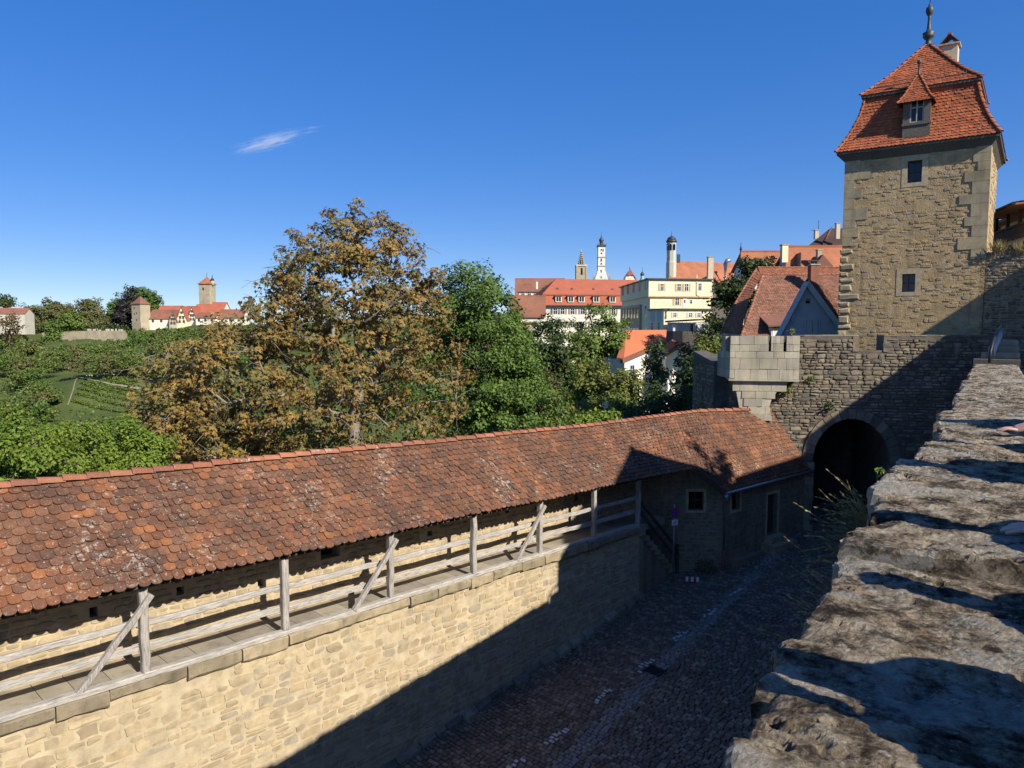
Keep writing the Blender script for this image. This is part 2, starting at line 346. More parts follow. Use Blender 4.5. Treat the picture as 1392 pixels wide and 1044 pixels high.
def plate(mb, O, U, Nn, W, H, holes=(), depth=.35, mi=0, Z=(0,0,1)):
    """flat wall face with rectangular openings and their reveals; holes = (u0,u1,z0,z1)"""
    O = Vector(O); U = Vector(U).normalized(); Z = Vector(Z); Nn = Vector(Nn).normalized()
    us = sorted(set([0, W] + [h[0] for h in holes] + [h[1] for h in holes])); zs = sorted(set([0, H] + [h[2] for h in holes] + [h[3] for h in holes]))
    P = lambda u, z, d=0: O + U*u + Z*z - Nn*d
    flip = U.cross(Z).dot(Nn) < 0
    def q(*p): mb.quad(*(p[::-1] if flip else p), mi)
    for i in range(len(us)-1):
        for j in range(len(zs)-1):
            uc = (us[i]+us[i+1])/2; zc = (zs[j]+zs[j+1])/2
            if any(h[0] < uc < h[1] and h[2] < zc < h[3] for h in holes): continue
            q(P(us[i], zs[j]), P(us[i+1], zs[j]), P(us[i+1], zs[j+1]), P(us[i], zs[j+1]))
    for (a, b, c, d) in holes:
        D = depth
        q(P(a,c), P(a,d), P(a,d,D), P(a,c,D)); q(P(b,d), P(b,c), P(b,c,D), P(b,d,D))
        q(P(a,d), P(b,d), P(b,d,D), P(a,d,D)); q(P(b,c), P(a,c), P(a,c,D), P(b,c,D))
def lerp(a, b, t): return a + (b-a)*t
def tile_rows(mb, rows, tw=.2, th=.016, mi=0, seed=3, rag=.012, over=1.3, rnd=True, deck=True, dmi=None):
    """rows = list of (left point, right point) from eave to ridge; overlapping clay tiles with rounded ends"""
    r = random.Random(seed)
    rows = [(Vector(a), Vector(b)) for a, b in rows]
    for k in range(len(rows)-1):
        A0, A1 = rows[k]; B0, B1 = rows[k+1]
        L = (A1-A0).length
        n = max(1, round(L/tw)); off = .5/n if k % 2 else 0
        up = (lerp(B0, B1, .5)-lerp(A0, A1, .5)); nn = (A1-A0).cross(up).normalized()
        for i in range(n + (1 if k % 2 else 0)):
            f0 = max(0, i/n - off); f1 = min(1, (i+1)/n - off)
            if f1 - f0 < .25/n: continue
            e = .03/n; f0 += e*r.random(); f1 -= e*r.random()
            dy = (r.uniform(-rag, rag)*(1 if r.random() < .96 else 2.6))/max(up.length, .01); lift = th*r.uniform(.9, 1.6); sk = r.uniform(-.007, .007)
            def P(s, q, h):
                f = f0 + (f1-f0)*s
                return lerp(lerp(A0, A1, f), lerp(B0, B1, f), q + dy) + nn*(h + sk*(s-.5)*2)
            if rnd: sh = [(0,.30),(.12,.11),(.34,.01),(.66,.01),(.88,.11),(1,.30)]
            else: sh = [(0,0),(1,0)]
            m = len(sh)
            top = [P(s, q, lift*1.9) for s, q in sh] + [P(1, over, lift*.2), P(0, over, lift*.2)]
            bot = [P(s, q, lift*.75) for s, q in sh]
            mb.add(top + bot, [tuple(range(m+2))] + [(i2+1, i2, m+2+i2, m+3+i2) for i2 in range(m-1)], mi)
    if deck:
        for k in range(len(rows)-1):
            A0, A1 = rows[k]; B0, B1 = rows[k+1]
            q = .42 if k == 0 else 0
            mb.quad(lerp(A0,B0,q), lerp(A1,B1,q), B1, B0, mi if dmi is None else dmi)
def rows_between(a0, a1, b0, b1, course):
    """straight roof plane: eave a0-a1, ridge b0-b1"""
    a0, a1, b0, b1 = map(Vector, (a0, a1, b0, b1))
    n = max(1, round(((b0+b1)/2-(a0+a1)/2).length/course))
    return [(lerp(a0, b0, i/n), lerp(a1, b1, i/n)) for i in range(n+1)]
def ridge_tiles(mb, pts, rad=.11, step=.36, mi=0, seed=5, n=7):
    r = random.Random(seed); pts = [Vector(p) for p in pts]
    seg = [(pts[i+1]-pts[i]).length for i in range(len(pts)-1)]; tot = sum(seg)
    def at_s(s):
        for i, l in enumerate(seg):
            if s <= l or i == len(seg)-1: return lerp(pts[i], pts[i+1], s/l)
            s -= l
    s = 0
    while s < tot - .05:
        a = at_s(s); b = at_s(min(s+step*1.12, tot)); d = (b-a).normalized()
        side = d.cross(Vector((0,0,1)))
        side = side.normalized() if side.length > .01 else Vector((1,0,0)); up = side.cross(d).normalized()
        ra = rad*r.uniform(.95, 1.08); rb = rad*.84; lift = r.uniform(-.008, .012)
        vs = []
        for (p, q, h) in ((a, ra, .03), (b, rb, 0.0)):
            for k in range(n):
                t = math.pi*k/(n-1); vs.append(p + side*math.cos(t)*q + up*(math.sin(t)*q*.9 + h + lift - rad*.35))
        mb.add(vs, [(k, k+1, n+k+1, n+k) for k in range(n-1)] + [tuple(range(n-1,-1,-1))], mi)
        s += step
# ------------------------------------------------------------------ street frame (t along the street, o across, both in metres)
TH = R(42.3); D = V(math.sin(TH), math.cos(TH), 0); NN = V(math.cos(TH), -math.sin(TH), 0); ZZ = V(0,0,1)
def W(t, o, z): return D*t + NN*o + ZZ*z
def zs(t): return -7.02 - .041*(t-5.25)        # sill of the rampart walk
def zr(t): return -12.07 + .0907*(t-11.34)     # street
RN = (ZZ - D*.0907).normalized(); RP = W(11.34, -15, -12.07)
OF = -15.04                                    # outer face of the rampart
nz = lambda p, s=1.0: noise.fractal(Vector(p)*s, .7, 2.0, 5)

def beam(mb, a, b, w, h, segs=4, jit=.012, mi=0, seed=0, up=(0,0,1)):
    r = random.Random(seed); a = Vector(a); b = Vector(b); d = (b-a).normalized(); up = Vector(up)
    s = d.cross(up).normalized(); u = s.cross(d).normalized(); vs = []
    for i in range(segs+1):
        p = lerp(a, b, i/segs) + s*r.uniform(-jit, jit) + u*r.uniform(-jit, jit); ww = w*r.uniform(.9, 1.08)/2; hh = h*r.uniform(.9, 1.08)/2
        c = min(ww, hh)*.3
        for x, y in ((-ww+c,-hh),(ww-c,-hh),(ww,-hh+c),(ww,hh-c),(ww-c,hh),(-ww+c,hh),(-ww,hh-c),(-ww,-hh+c)): vs.append(p + s*x + u*y)
    fs = [(i*8+k, i*8+(k+1) % 8, i*8+8+(k+1) % 8, i*8+8+k) for i in range(segs) for k in range(8)]
    mb.add(vs, fs + [tuple(range(7,-1,-1)), tuple(segs*8+k for k in range(8))], mi)

# ------------------------------------------------------------------ road
mb = MB(); r = random.Random(11)
T0, T1 = 3, 40
def rz(t, o): return zr(t) + .03*math.sin(o*.9+.3*t) + .02*noise.noise(V(t*.5, o*.5, 3)) - .012*abs(o+8)
kl0 = hit(748, 1044, RP, RN); kl1 = hit(1052, 745, RP, RN)
KO0, KT0, KO1, KT1 = kl0.dot(NN), kl0.dot(D), kl1.dot(NN), kl1.dot(D)
def kerb_o(t): return KO0 + (KO1-KO0)*(t-KT0)/(KT1-KT0)
DASH = [hit(x, y, RP, RN) for x, y in ((697,1040),(757,998),(820,945),(877,903),(923,863),(965,832),(1000,803))]
DASH = [(p.dot(D), p.dot(NN)) for p in DASH]
mk = MB()
t = T0
while t < T1:
    lt = r.uniform(.125, .155); o = -15.3 + r.uniform(0, .2)
    while o < 0:
        w = r.uniform(.15, .25); tc = t+lt/2 + .1*noise.noise(V(o*.35, t*.2, 0)); oc = o+w/2
        kk = oc - kerb_o(tc); big = -.05 < kk < .45
        p = W(tc, oc, 0)
        if p.x*.823 - p.y*.568 < .1:
            paint = any(abs(oc-b) < .10 and abs(tc-a) < .5 for a, b in DASH)
            g = .011; z = rz(tc, oc) + r.uniform(-.012, .012); hw = w/2-g; hl = lt/2-g; tx, ty = r.uniform(-.03, .03), r.uniform(-.03, .03)
            vs = []
            for (k, h) in ((1.0, -.05), (1.0, -.005), (.82, .014)):
                for a, b in ((-1,-1),(1,-1),(1,1),(-1,1)):
                    vs.append(W(tc + b*hl*k + r.uniform(-.008,.008), oc + a*hw*k + r.uniform(-.008,.008), z + h + a*tx*hw + b*ty*hl + .0907*b*hl*k))
            fs = [(0,1,5,4),(1,2,6,5),(2,3,7,6),(3,0,4,7),(4,5,9,8),(5,6,10,9),(6,7,11,10),(7,4,8,11),(8,9,10,11)]
            mb.add(vs, fs, 1 if big else 0)
            if paint:
                mk.add([v + ZZ*.004 for v in map(Vector, vs[8:12])], [(0,1,2,3)])
        o += w
    t += lt
n = 24
for i in range(n):
    for j in range(8):
        a, b = T0+(T1-T0)*i/n, T0+(T1-T0)*(i+1)/n; c, d = -15.4+16.4*j/8, -15.4+16.4*(j+1)/8
        mb.quad(W(a,c,rz(a,c)-.02), W(a,d,rz(a,d)-.02), W(b,d,rz(b,d)-.02), W(b,c,rz(b,c)-.02), 2)
tag(mb.build('road', [M['cobble'], M['kerb'], M['joint']]), kind='structure')
tag(mk.build('road_marking', M['paint_dirty']), kind='structure')
dc = hit(890, 913, RP, RN); g = MB()
for i in range(7): g.box(dc + D*(-.25+.075*i) - NN*.25 + ZZ*.03, D*.045, NN*.5, ZZ*.02)
g.box(dc - D*.3 - NN*.3 + ZZ*.02, D*.6, NN*.06, ZZ*.035); g.box(dc - D*.3 + NN*.24 + ZZ*.02, D*.6, NN*.06, ZZ*.035)
tag(g.build('drain_cover', M['iron']), 'dark iron drain grate set in the cobbles beside the dashed line', 'drain cover')

# ------------------------------------------------------------------ covered rampart walk
root = thing('rampart_walk', W(12, OF, zr(12)), 'long cream stone rampart with timber railed walk under a mossy tiled roof', 'rampart walk')
TA, TB = -6.0, 24.3
U = (D - ZZ*.041); L = (TB-TA)*U.length; H = 6.6; O = W(TA, OF, zs(TA) - .47 - H)
def in_wall(u, z):
    tt = TA + u/U.length; return zs(tt) - .47 - H + z > zr(tt) - .35
mb = MB()
stones(mb, O, U, NN, L, H, (.25,.66), (.14,.3), (-.006,.03), .012, in_wall, .04, 0, 21, double=.35)
mb.quad(O, O + U*(TB-TA), O + U*(TB-TA) + ZZ*(H+.1), O + ZZ*(H+.1), 1)
mb.box(W(TB-.02, OF-.9, zr(TB)-1), D*.02, NN*.9, ZZ*(zs(TB)-.5-zr(TB)+1), 1)
rr = random.Random(2)
mb.build('masonry', [M['rampart_stone'], M['rampart_mortar']], root)
# rubble foot where wall meets the street
mb = MB(); t = 6.0
while t < 24:
    l = rr.uniform(.4, .9); w = rr.uniform(.12, .35)
    mb.box8([W(t, OF-.05, zr(t)-.3), W(t, OF+w, zr(t)-.3), W(t+l, OF+w*.8, zr(t+l)-.3), W(t+l, OF-.05, zr(t+l)-.3),
             W(t, OF-.05, zr(t)+.16), W(t+.03, OF+w*.8, zr(t)+.01), W(t+l-.03, OF+w*.7, zr(t+l)+.02), W(t+l, OF-.05, zr(t+l)+.14)])
    t += l
mb.build('wall_foot', M['gate_stone'], root)
# projecting edge slabs
mb = MB(); t = TA
while t < TB:
    l = min(rr.uniform(.8, 1.7), TB-t+.01); pr = rr.uniform(.1, .17); hh = rr.uniform(.27, .36); z0 = lambda q: zs(q)-.13
    n = 6; vs = []
    for i in range(n+1):
        q = t + .012 + (l-.024)*i/n; j = lambda s=.018: rr.uniform(-s, s)
        vs += [W(q, OF-.35, z0(q)-hh), W(q, OF+pr-.05+j(.03), z0(q)-hh+j()+.02), W(q, OF+pr+j(), z0(q)-hh+.07+j()), W(q, OF+pr+j(), z0(q)-.03+j()), W(q, OF+pr-.04+j(), z0(q)), W(q, OF-.35, z0(q))]
    mb.add(vs, [(i*6+k, i*6+6+k, i*6+6+(k+1) % 6, i*6+(k+1) % 6) for i in range(n) for k in range(6)] + [tuple(range(6)), tuple(n*6+k for k in range(5,-1,-1))])
    t += l
mb.build('edge_slab', M['slab'], root)
mb = MB(); t = TA; BK = OF - 1.2
while t < TB + 2:
    l = rr.uniform(.5, 1.0); l = min(l, TB+2-t+.01)
    mb.box8([W(t+.006,BK,zs(t)-.4), W(t+.006,OF-.0,zs(t)-.4), W(t+l-.006,OF-.0,zs(t+l)-.4), W(t+l-.006,BK,zs(t+l)-.4), W(t+.006,BK,zs(t)-.1), W(t+.006,OF-.0,zs(t)-.11), W(t+l-.006,OF-.0,zs(t+l)-.11), W(t+l-.006,BK,zs(t+l)-.1)])
    t += l
mb.build('walk_floor', M['floor_slab'], root)
# back wall with loopholes
mb = MB(); O2 = W(TA, BK, zs(TA)-.2); slots = []
for px, py, w, h in ((128,832,.16,.22),(246,803,.18,.2),(450,748,.62,.42),(585,725,.2,.16),(690,694,.22,.18),(730,690,.2,.16),(785,675,.3,.3),(355,792,.16,.18)):
    p = hit(px, py, W(0,BK,0), NN); tt = p.dot(D); slots.append((tt-TA-w/2, tt-TA+w/2, p.z-zs(tt)+.2-h/2, p.z-zs(tt)+.2+h/2))
stones(mb, O2, U, NN, L+3, 3.05, (.22,.5), (.12,.24), (.003,.03), .012, lambda u, z: not any(a-.06 < u < b+.06 and c-.05 < z < d+.05 for a,b,c,d in slots), .025, 0, 31)
plate(mb, O2, U, NN, L+3, 3.1, slots, .4, 1)
mb.build('back_wall', [M['rampart_stone'], M['rampart_mortar']], root)
for (a, b, c, d) in slots:
    m2 = MB(); m2.box(O2 + U.normalized()*(a-.03) + ZZ*(c-.03) - NN*.4, U.normalized()*(b-a+.06), -NN*.03, ZZ*(d-c+.06)); m2.build('loophole', M['glass_dark'], root)
mb = MB(); mb.box(W(TA, BK-.45, -13.5), D*(TB+4-TA), -NN*.75, ZZ*1); mb.box8([W(TA,BK-1.2,-14),W(TA,BK-.45,-14),W(TB+5,BK-.45,-14),W(TB+5,BK-1.2,-14),W(TA,BK-1.2,zs(TA)+2.9),W(TA,BK-.45,zs(TA)+2.9),W(TB+5,BK-.45,zs(TB)+2.9),W(TB+5,BK-1.2,zs(TB)+2.9)])
mb.build('outer_wall', M['gate_mortar'], root)
# timber sill, posts, rails, braces
POST = [5.25 + 3.17*k for k in range(-3, 7)]; POST[-1] = 24.15
for i in range(len(POST)-1):
    mb = MB(); beam(mb, W(POST[i]-.06, OF+.02, zs(POST[i])-.065), W(POST[i+1]-.06, OF+.02, zs(POST[i+1])-.065), .2, .135, 5, .014, seed=i); mb.build('sill_beam', M['oak'], root)
for i, t in enumerate(POST):
    mb = MB(); beam(mb, W(t, OF, zs(t)), W(t+rr.uniform(-.03,.03), OF, zs(t)+1.78), .17, .18, 5, .012, seed=40+i, up=NN)
    mb.build('post', M['oak_post'], root)
    if i < len(POST)-1:
        t2 = POST[i+1]
        mb = MB(); beam(mb, W(t-.1, OF-.13, zs(t)+.98+rr.uniform(-.03,.03)), W(t2+.1, OF-.13, zs(t2)+.98+rr.uniform(-.03,.03)), .1, .14, 7, .013, seed=80+i); mb.build('top_rail', M['oak'], root)
        mb = MB(); beam(mb, W(t-.1, OF-.12, zs(t)+.47+rr.uniform(-.03,.03)), W(t2+.1, OF-.12, zs(t2)+.46+rr.uniform(-.03,.03)), .06, .15, 7, .009, seed=100+i); mb.build('lower_rail', M['oak'], root)
for k in (0, 2, 4, -2):
    t = 5.25 + 3.17*k; mb = MB(); beam(mb, W(t-1.25, OF+.06, zs(t)+.02), W(t+.12, OF+.14, zs(t)+1.62), .12, .13, 4, .012, seed=120+k, up=NN); mb.build('brace', M['oak_post'], root)
# eave plate and rafters
mb = MB(); beam(mb, W(TA, OF, zs(TA)+1.83), W(TB+.5, OF, zs(TB+.5)+1.83), .16, .16, 8, .004); mb.build('wall_plate', M['oak_dark'], root)
mb = MB(); t = TA
while t < TB+1:
    mb.bar(W(t, OF+.16, zs(t)+1.78), W(t, OF-1.65, zs(t)+3.6), .09, .11); t += .85
mb.build('rafters', M['oak_dark'], root)
# roof
R0 = V(9.08, 33.8, -3.92); Vv = V(7.76, 29.24, -5.81)
EO, RO = OF + .3, OF - 1.7
G0 = V(14.85, 34.3, 0); GU = V(1,-.22,0).normalized(); GN = V(GU.y, -GU.x, 0)
R1 = hit(1047, 557, G0, GN) ; E1 = hit(1102, 638, G0, GN); E0 = V(9.25, 29.95, -6.96)
stat = [TA + (22.5-TA)*i/7 for i in range(8)]
ev = [W(t, EO, zs(t)+1.87 + rr.uniform(-.03,.03)) for t in stat]; rg = [W(t, RO, zs(t)+3.85 + rr.uniform(-.025,.025)) for t in stat]
rfr = MB()
for i in range(7): tile_rows(rfr, rows_between(ev[i], ev[i+1], rg[i], rg[i+1], .2), .225, .02, seed=200+i, rag=.02)
tile_rows(rfr, rows_between(ev[7], Vv, rg[7], R0, .2), .225, .02, seed=210, rag=.02)
back = [W(t, RO-1.0, zs(t)+2.75) for t in stat]
for i in range(7): rfr.quad(rg[i], rg[i+1], back[i+1], back[i])
rf = rfr.build('roof', M['tile_old'], root)
m2 = MB(); ridge_tiles(m2, [p + ZZ*.05 for p in rg] + [R0 + ZZ*.05], .13, .45); m2.build('ridge_cap', M['tile_ridge'], rf)

# ------------------------------------------------------------------ stone stair with its handrail
root = thing('stone_stair', W(25.6, OF, zr(25.6)), 'steep worn stone steps with timber handrail between the rampart walk and guardhouse', 'staircase')
mb = MB(); ns = 9
for i in range(ns):
    a = TB + i*.31; zt = zs(TB) - .12 - (i+1)*(zs(TB)-.12-zr(27)+.0)/(ns+1)
    mb.box8([W(a,OF-.95,zr(a)-.5), W(a,OF,zr(a)-.5), W(a+.31,OF,zr(a)-.5), W(a+.31,OF-.95,zr(a)-.5), W(a,OF-.95,zt-.17), W(a,OF,zt-.17), W(a+.31,OF,zt-.17), W(a+.31,OF-.95,zt-.17)], 0)
    e = rr.uniform(0, .05)
    mb.box8([W(a-.05,OF-.95,zt-.17), W(a-.05,OF+.08+e,zt-.16), W(a+.34,OF+.08+e,zt-.17), W(a+.34,OF-.95,zt-.17), W(a-.05,OF-.95,zt), W(a-.04,OF+.06+e,zt-.01), W(a+.33,OF+.06+e,zt-.02), W(a+.34,OF-.95,zt)], 1)
mb.build('steps', [M['house_stone'], M['slab']], root)
for dz in (.95, .5):
    mb = MB(); beam(mb, W(24.2, OF+.02, zs(24.2)+dz), W(27.25, OF+.12, zr(27.2)+dz+.1), .1, .12, 4, .01, seed=int(dz*10)); mb.build('handrail', M['oak_dark'], root)
mb = MB(); beam(mb, W(27.25, OF+.1, zr(27.2)-.1), W(27.25, OF+.1, zr(27.2)+1.25), .13, .13, 3, .008, up=NN); mb.build('newel_post', M['oak_dark'], root)

# ------------------------------------------------------------------ guardhouse
root = thing('guardhouse', V(11, 32, -10.5), 'small stone guardhouse with catslide tiled roof beside the gate arch', 'guardhouse')
A = V(5.6, 30.3, 0); C = V(9.3, 30.32, 0); B = V(14.75, 34.45, 0)
d1 = (C-A).normalized(); n1 = V(0,-1,0); d2 = (B-C).normalized(); n2 = V(d2.y, -d2.x, 0)
mb = MB()
p = hit(946, 681, C, n1); w1 = (p.x-A.x-.33, p.x-A.x+.33, p.z+13-.42, p.z+13+.42)
lim1 = lambda u: min(-4.7 - (u-.2)*.52, -6.0 - max(0, u-2.4)*.75)
def poly_wall(mb, O, d, n, Lw, zb, top, holes, mi, steps=16):
    us = sorted(set([Lw*i/steps for i in range(steps+1)] + [h[0] for h in holes] + [h[1] for h in holes]))
    for a, b in zip(us[:-1], us[1:]):
        zc = [zb] + sorted(z for h in holes if h[0] < (a+b)/2 < h[1] for z in (h[2]+zb, h[3]+zb))
        ivs = [(zc[0], None)] if len(zc) == 1 else [(zc[0], zc[1]), (zc[2], None)]
        for lo, hi in ivs:
            mb.quad(O+d*a+ZZ*lo, O+d*b+ZZ*lo, O+d*b+ZZ*(top(b) if hi is None else hi), O+d*a+ZZ*(top(a) if hi is None else hi), mi)
    for (a, b, c, e) in holes:
        P = lambda u, z, k: O+d*u+ZZ*(zb+z)-n*k
        mb.quad(P(a,c,0),P(a,e,0),P(a,e,.3),P(a,c,.3),mi); mb.quad(P(b,e,0),P(b,c,0),P(b,c,.3),P(b,e,.3),mi); mb.quad(P(a,e,0),P(b,e,0),P(b,e,.3),P(a,e,.3),mi); mb.quad(P(b,c,0),P(a,c,0),P(a,c,.3),P(b,c,.3),mi)
poly_wall(mb, A, d1, n1, (C-A).length, -13, lim1, [w1], 1)
stones(mb, A - ZZ*13, d1, n1, (C-A).length, 8.2, (.2,.45), (.12,.22), (.0,.02), .014, lambda u, z: z-13 < lim1(u)-.1 and not (w1[0]-.14 < u < w1[1]+.14 and w1[2]-.14 < z < w1[3]+.14), .025, 0, 51)
p2 = hit(1000, 681, C, n2); q2 = (p2-C).dot(d2); w2 = (q2-.3, q2+.3, p2.z+13-.42, p2.z+13+.42)
p3 = hit(1049, 726, C, n2); q3 = (p3-C).dot(d2); zd = p3.z; w3 = (q3-.42, q3+.42, zd+13, zd+13+1.95)
top2 = lambda u: -6.93 + .17*u/6.8
poly_wall(mb, C, d2, n2, (B-C).length, -13, top2, [w2, w3], 1)
stones(mb, C - ZZ*13, d2, n2, (B-C).length, 6.1, (.2,.45), (.12,.22), (.0,.02), .014, lambda u, z: not any(h[0]-.18 < u < h[1]+.18 and h[2]-.18 < z < h[3]+.18 for h in (w2, w3)), .025, 0, 52)
wl = mb.build('wall', [M['house_stone'], M['house_mortar']], root)
def opening(parent, O, d, n, h, name, zb=-13, pane='glass_dark', fm='frame_stone', bars=True, fw=.12, deep=.22):
    a, b, c, e = h; m = MB(); Q = lambda u, z: O + d*u + ZZ*(zb+z)
    for (u0, u1, z0, z1) in ((a-fw,a,c,e),(b,b+fw,c,e),(a-fw,b+fw,e,e+fw),(a-fw,b+fw,c-fw*.8,c)): m.box(Q(u0,z0)-n*.1, d*(u1-u0), n*.115, ZZ*(z1-z0))
    f = m.build(name, M[fm], parent)
    m = MB(); m.box(Q(a,c)-n*(deep+.02), d*(b-a), n*.015, ZZ*(e-c)); m.build('pane' if name == 'window' else 'door_leaf', M[pane], f)
    if bars:
        m = MB(); m.box(Q((a+b)/2-.02,c)-n*deep, d*.04, n*.035, ZZ*(e-c)); m.box(Q(a,(c+e)/2-.018)-n*deep, d*(b-a), n*.033, ZZ*.036)
        for x in (a, b-.04): m.box(Q(x,c)-n*deep, d*.04, n*.034, ZZ*(e-c))
        for z in (c, e-.04): m.box(Q(a,z)-n*deep, d*(b-a), n*.032, ZZ*.04)
        m.build('glazing_bar', M['oak_dark'], f)
    return f
opening(root, A, d1, n1, w1, 'window'); opening(root, C, d2, n2, w2, 'window'); opening(root, C, d2, n2, w3, 'door', pane='oak_dark', bars=False)
mb = MB(); mb.box(C + d2*(q3-.65) + ZZ*(zd-1.3), d2*1.3, n2*.42, ZZ*1.28); mb.box(C + d2*(q3-.9) + ZZ*(zd-1.4), d2*1.9, n2*.75, ZZ*1.12); mb.box(C + d2*(q3-3.2) + ZZ*(zd-1.9), d2*2.2, n2*.3, ZZ*1.3); mb.build('doorstep', M['slab'], root)
rfr = MB(); nrow = 18; rows = []
for i in range(nrow+1):
    f = i/nrow; z = lerp(E0.z, R0.z, f)
    lft = lerp(E0, Vv, (z-E0.z)/(Vv.z-E0.z)) if z < Vv.z else lerp(Vv, R0, (z-Vv.z)/(R0.z-Vv.z))
    rows.append((lft, lerp(E1, R1, f)))
tile_rows(rfr, rows, .22, .02, seed=77, rag=.02)
rfr.quad(R0, R1, R1 + V(-.5,3,-2.2), R0 + V(-.6,2.5,-2.2))
rf = rfr.build('roof', M['tile_old'], root)
m2 = MB(); ridge_tiles(m2, [R0+ZZ*.05, R1+ZZ*.05], .15, .45, seed=9); m2.build('ridge_cap', M['tile_ridge'], rf)
m2 = MB(); m2.bar(E0 - ZZ*.07, Vv - ZZ*.07 , .05, .2); m2.build('verge_board', M['oak_dark'], rf)
m2 = MB(); m2.tube([E0 + n2*.1 - ZZ*.06, E1 + n2*.1 - ZZ*.06], .065, 7); m2.build('gutter', M['zinc'], rf)
m2 = MB(); c0 = E0 + n2*.1 - ZZ*.1; cz = C + n2*.1 - d2*.02; m2.tube([c0, c0 - ZZ*.18, V(cz.x, cz.y, -7.55), V(cz.x, cz.y, -9.6)], .05, 8); m2.lathe(c0 - ZZ*.22, [(.06,0),(.1,.08),(.11,.18)], 8); m2.build('downpipe', M['zinc'], root)
m2 = MB(); m2.tube([V(cz.x, cz.y, -9.6), V(cz.x, cz.y, -10.7)], .075, 8); m2.build('pipe_guard', M['brick'], root)

# ------------------------------------------------------------------ sign post, barrier board
g = W(26.35, OF+.42, 0); zb = zr(26.35)
root = thing('parking_sign', V(g.x, g.y, zb), 'thin grey post with round blue and red parking sign and white plate', 'road sign')
m = MB(); m.tube([V(g.x,g.y,zb-.1), V(g.x,g.y,zb+3.35)], .035, 8); m.build('pole', M['zinc'], root)
dn = V(.45,-.9,0).normalized(); dd = V(dn.y,-dn.x,0); ctr = V(g.x,g.y,zb+3.0) + dn*.05
def disc(c, n, rad, th, k=20):
    a = V(n.y,-n.x,0).normalized(); b = a.cross(n); m = MB()
    m.prism([c + a*math.cos(2*math.pi*i/k)*rad + b*math.sin(2*math.pi*i/k)*rad for i in range(k)], n*th); return m
s = disc(ctr, dn, .22, .012).build('sign_disc', M['sign_red'], root); disc(ctr + dn*.013, dn, .17, .004).build('disc_face', M['sign_blue'], s)
m = MB(); a = dd; b = ZZ
for sg in (1, -1): m.bar(ctr + dn*.02 + (a*sg+b)*.13, ctr + dn*.02 - (a*sg+b)*.13, .004 + .035, .004, up=dn)
m.build('red_cross', M['sign_red'], s)
m = MB(); m.box(V(g.x,g.y,zb+2.45) + dn*.05 - dd*.16, dd*.32, dn*.012, ZZ*.24); m.build('plate', M['paint_white'], root)
m = MB()
for i, w in enumerate((.1, .22, .16)): m.box(V(g.x,g.y,zb+2.62-.06*i) + dn*.063 - dd*w/2, dd*w, dn*.002, ZZ*.022)
m.build('plate_lettering', M['iron'], root)
b0 = hit(932, 791, RP, RN); b1 = hit(950, 792, RP, RN); e = (b1-b0)
root = thing('barrier_foot', b0, 'low red and white barrier block lying by the stair foot', 'barrier')
m = MB()
for i in range(5): m.box(b0 + e*(i/5) + ZZ*.02, e*.2, V(-e.y, e.x, 0).normalized()*.22, ZZ*.14, i % 2)
m.build('striped_board', [M['paint_white'], M['sign_red']], root)
m = MB(); m.box(b0 + e*.05 + ZZ*.005 - V(-e.y,e.x,0).normalized()*.04, e*.9, V(-e.y,e.x,0).normalized()*.3, ZZ*.016); m.build('base', M['iron'], root)

# ------------------------------------------------------------------ gate wall with arch, battlements and corner turret
root = thing('gate_wall', V(15, 34, -10), 'grey battlemented gate wall with pointed arch and pale corner turret', 'gate wall')
def gu(x, y, off=0):
    p = hit(x, y, G0 + GN*off, GN); return (p-G0).dot(GU), p.z
uL = gu(992, 470)[0]; uR = 17.0; zt = gu(1130, 457)[1]; zbt = -13.0
ua0 = gu(1104, 625)[0]; ua1 = gu(1210, 620)[0]; zsp = gu(1104, 628)[1]; zap = gu(1157, 569)[1]; uc = (ua0+ua1)/2; hw = (ua1-ua0)/2
def arch_z(u, k=1.0):
    s = abs((u-uc)/(hw*k)); 
    return None if s >= 1 else zsp + (zap-zsp + (k-1)*hw*1.05)*math.sqrt(max(0, 1 - (s*.93+.07*s*s)**1.9))
g0, zg = gu(1168, 478); g1 = gu(1200, 478)[0]
KR = 1.27
def in_gate(u0_, z0_):
    u = u0_ + uL; z = z0_ + zbt
    if abs(u-uc) < hw and z < zsp: return False
    a = arch_z(u, KR)
    if a is not None and zsp-.2 < z < a: return False
    if hw <= abs(u-uc) < hw+.3 and z < zsp: return False
    if g0-.08 < u < g1+.08 and z > zg-.12: return False
    return z < zt - .12
mb = MB(); GP = lambda u, z, k=0: G0 + GU*u + ZZ*z - GN*k
stones(mb, GP(uL, zbt), GU, GN, uR-uL, zt-zbt, (.22,.6), (.12,.27), (.01,.07), .014, in_gate, .035, 0, 61, double=.4)
us = sorted([uL, g0, g1, uR] + [ua0 + (ua1-ua0)*i/24 for i in range(25)])
for a, b in zip(us[:-1], us[1:]):
    m_ = (a+b)/2; top = zg if g0 < m_ < g1 else zt
    def lo(u): 
        if ua0-1e-6 <= u <= ua1+1e-6 and ua0 < m_ < ua1:
            q = arch_z(u); return zsp if q is None else q
        return zbt
    l0, l1 = lo(a), lo(b)
    mb.quad(GP(a,l0), GP(b,l1), GP(b,top), GP(a,top), 1); mb.quad(GP(a,top), GP(b,top), GP(b,top,1.1), GP(a,top,1.1), 1); mb.quad(GP(b,zbt if l1==zbt else l1,1.1), GP(a,zbt if l0==zbt else l0,1.1), GP(a,top,1.1), GP(b,top,1.1), 1)
    if ua0 < m_ < ua1: mb.quad(GP(a,l0), GP(a,l0,7), GP(b,l1,7), GP(b,l1), 1)
for u in (ua0, ua1):
    mb.quad(GP(u,zbt), GP(u,zsp+.02), GP(u,zsp+.02,7), GP(u,zbt,7), 1)
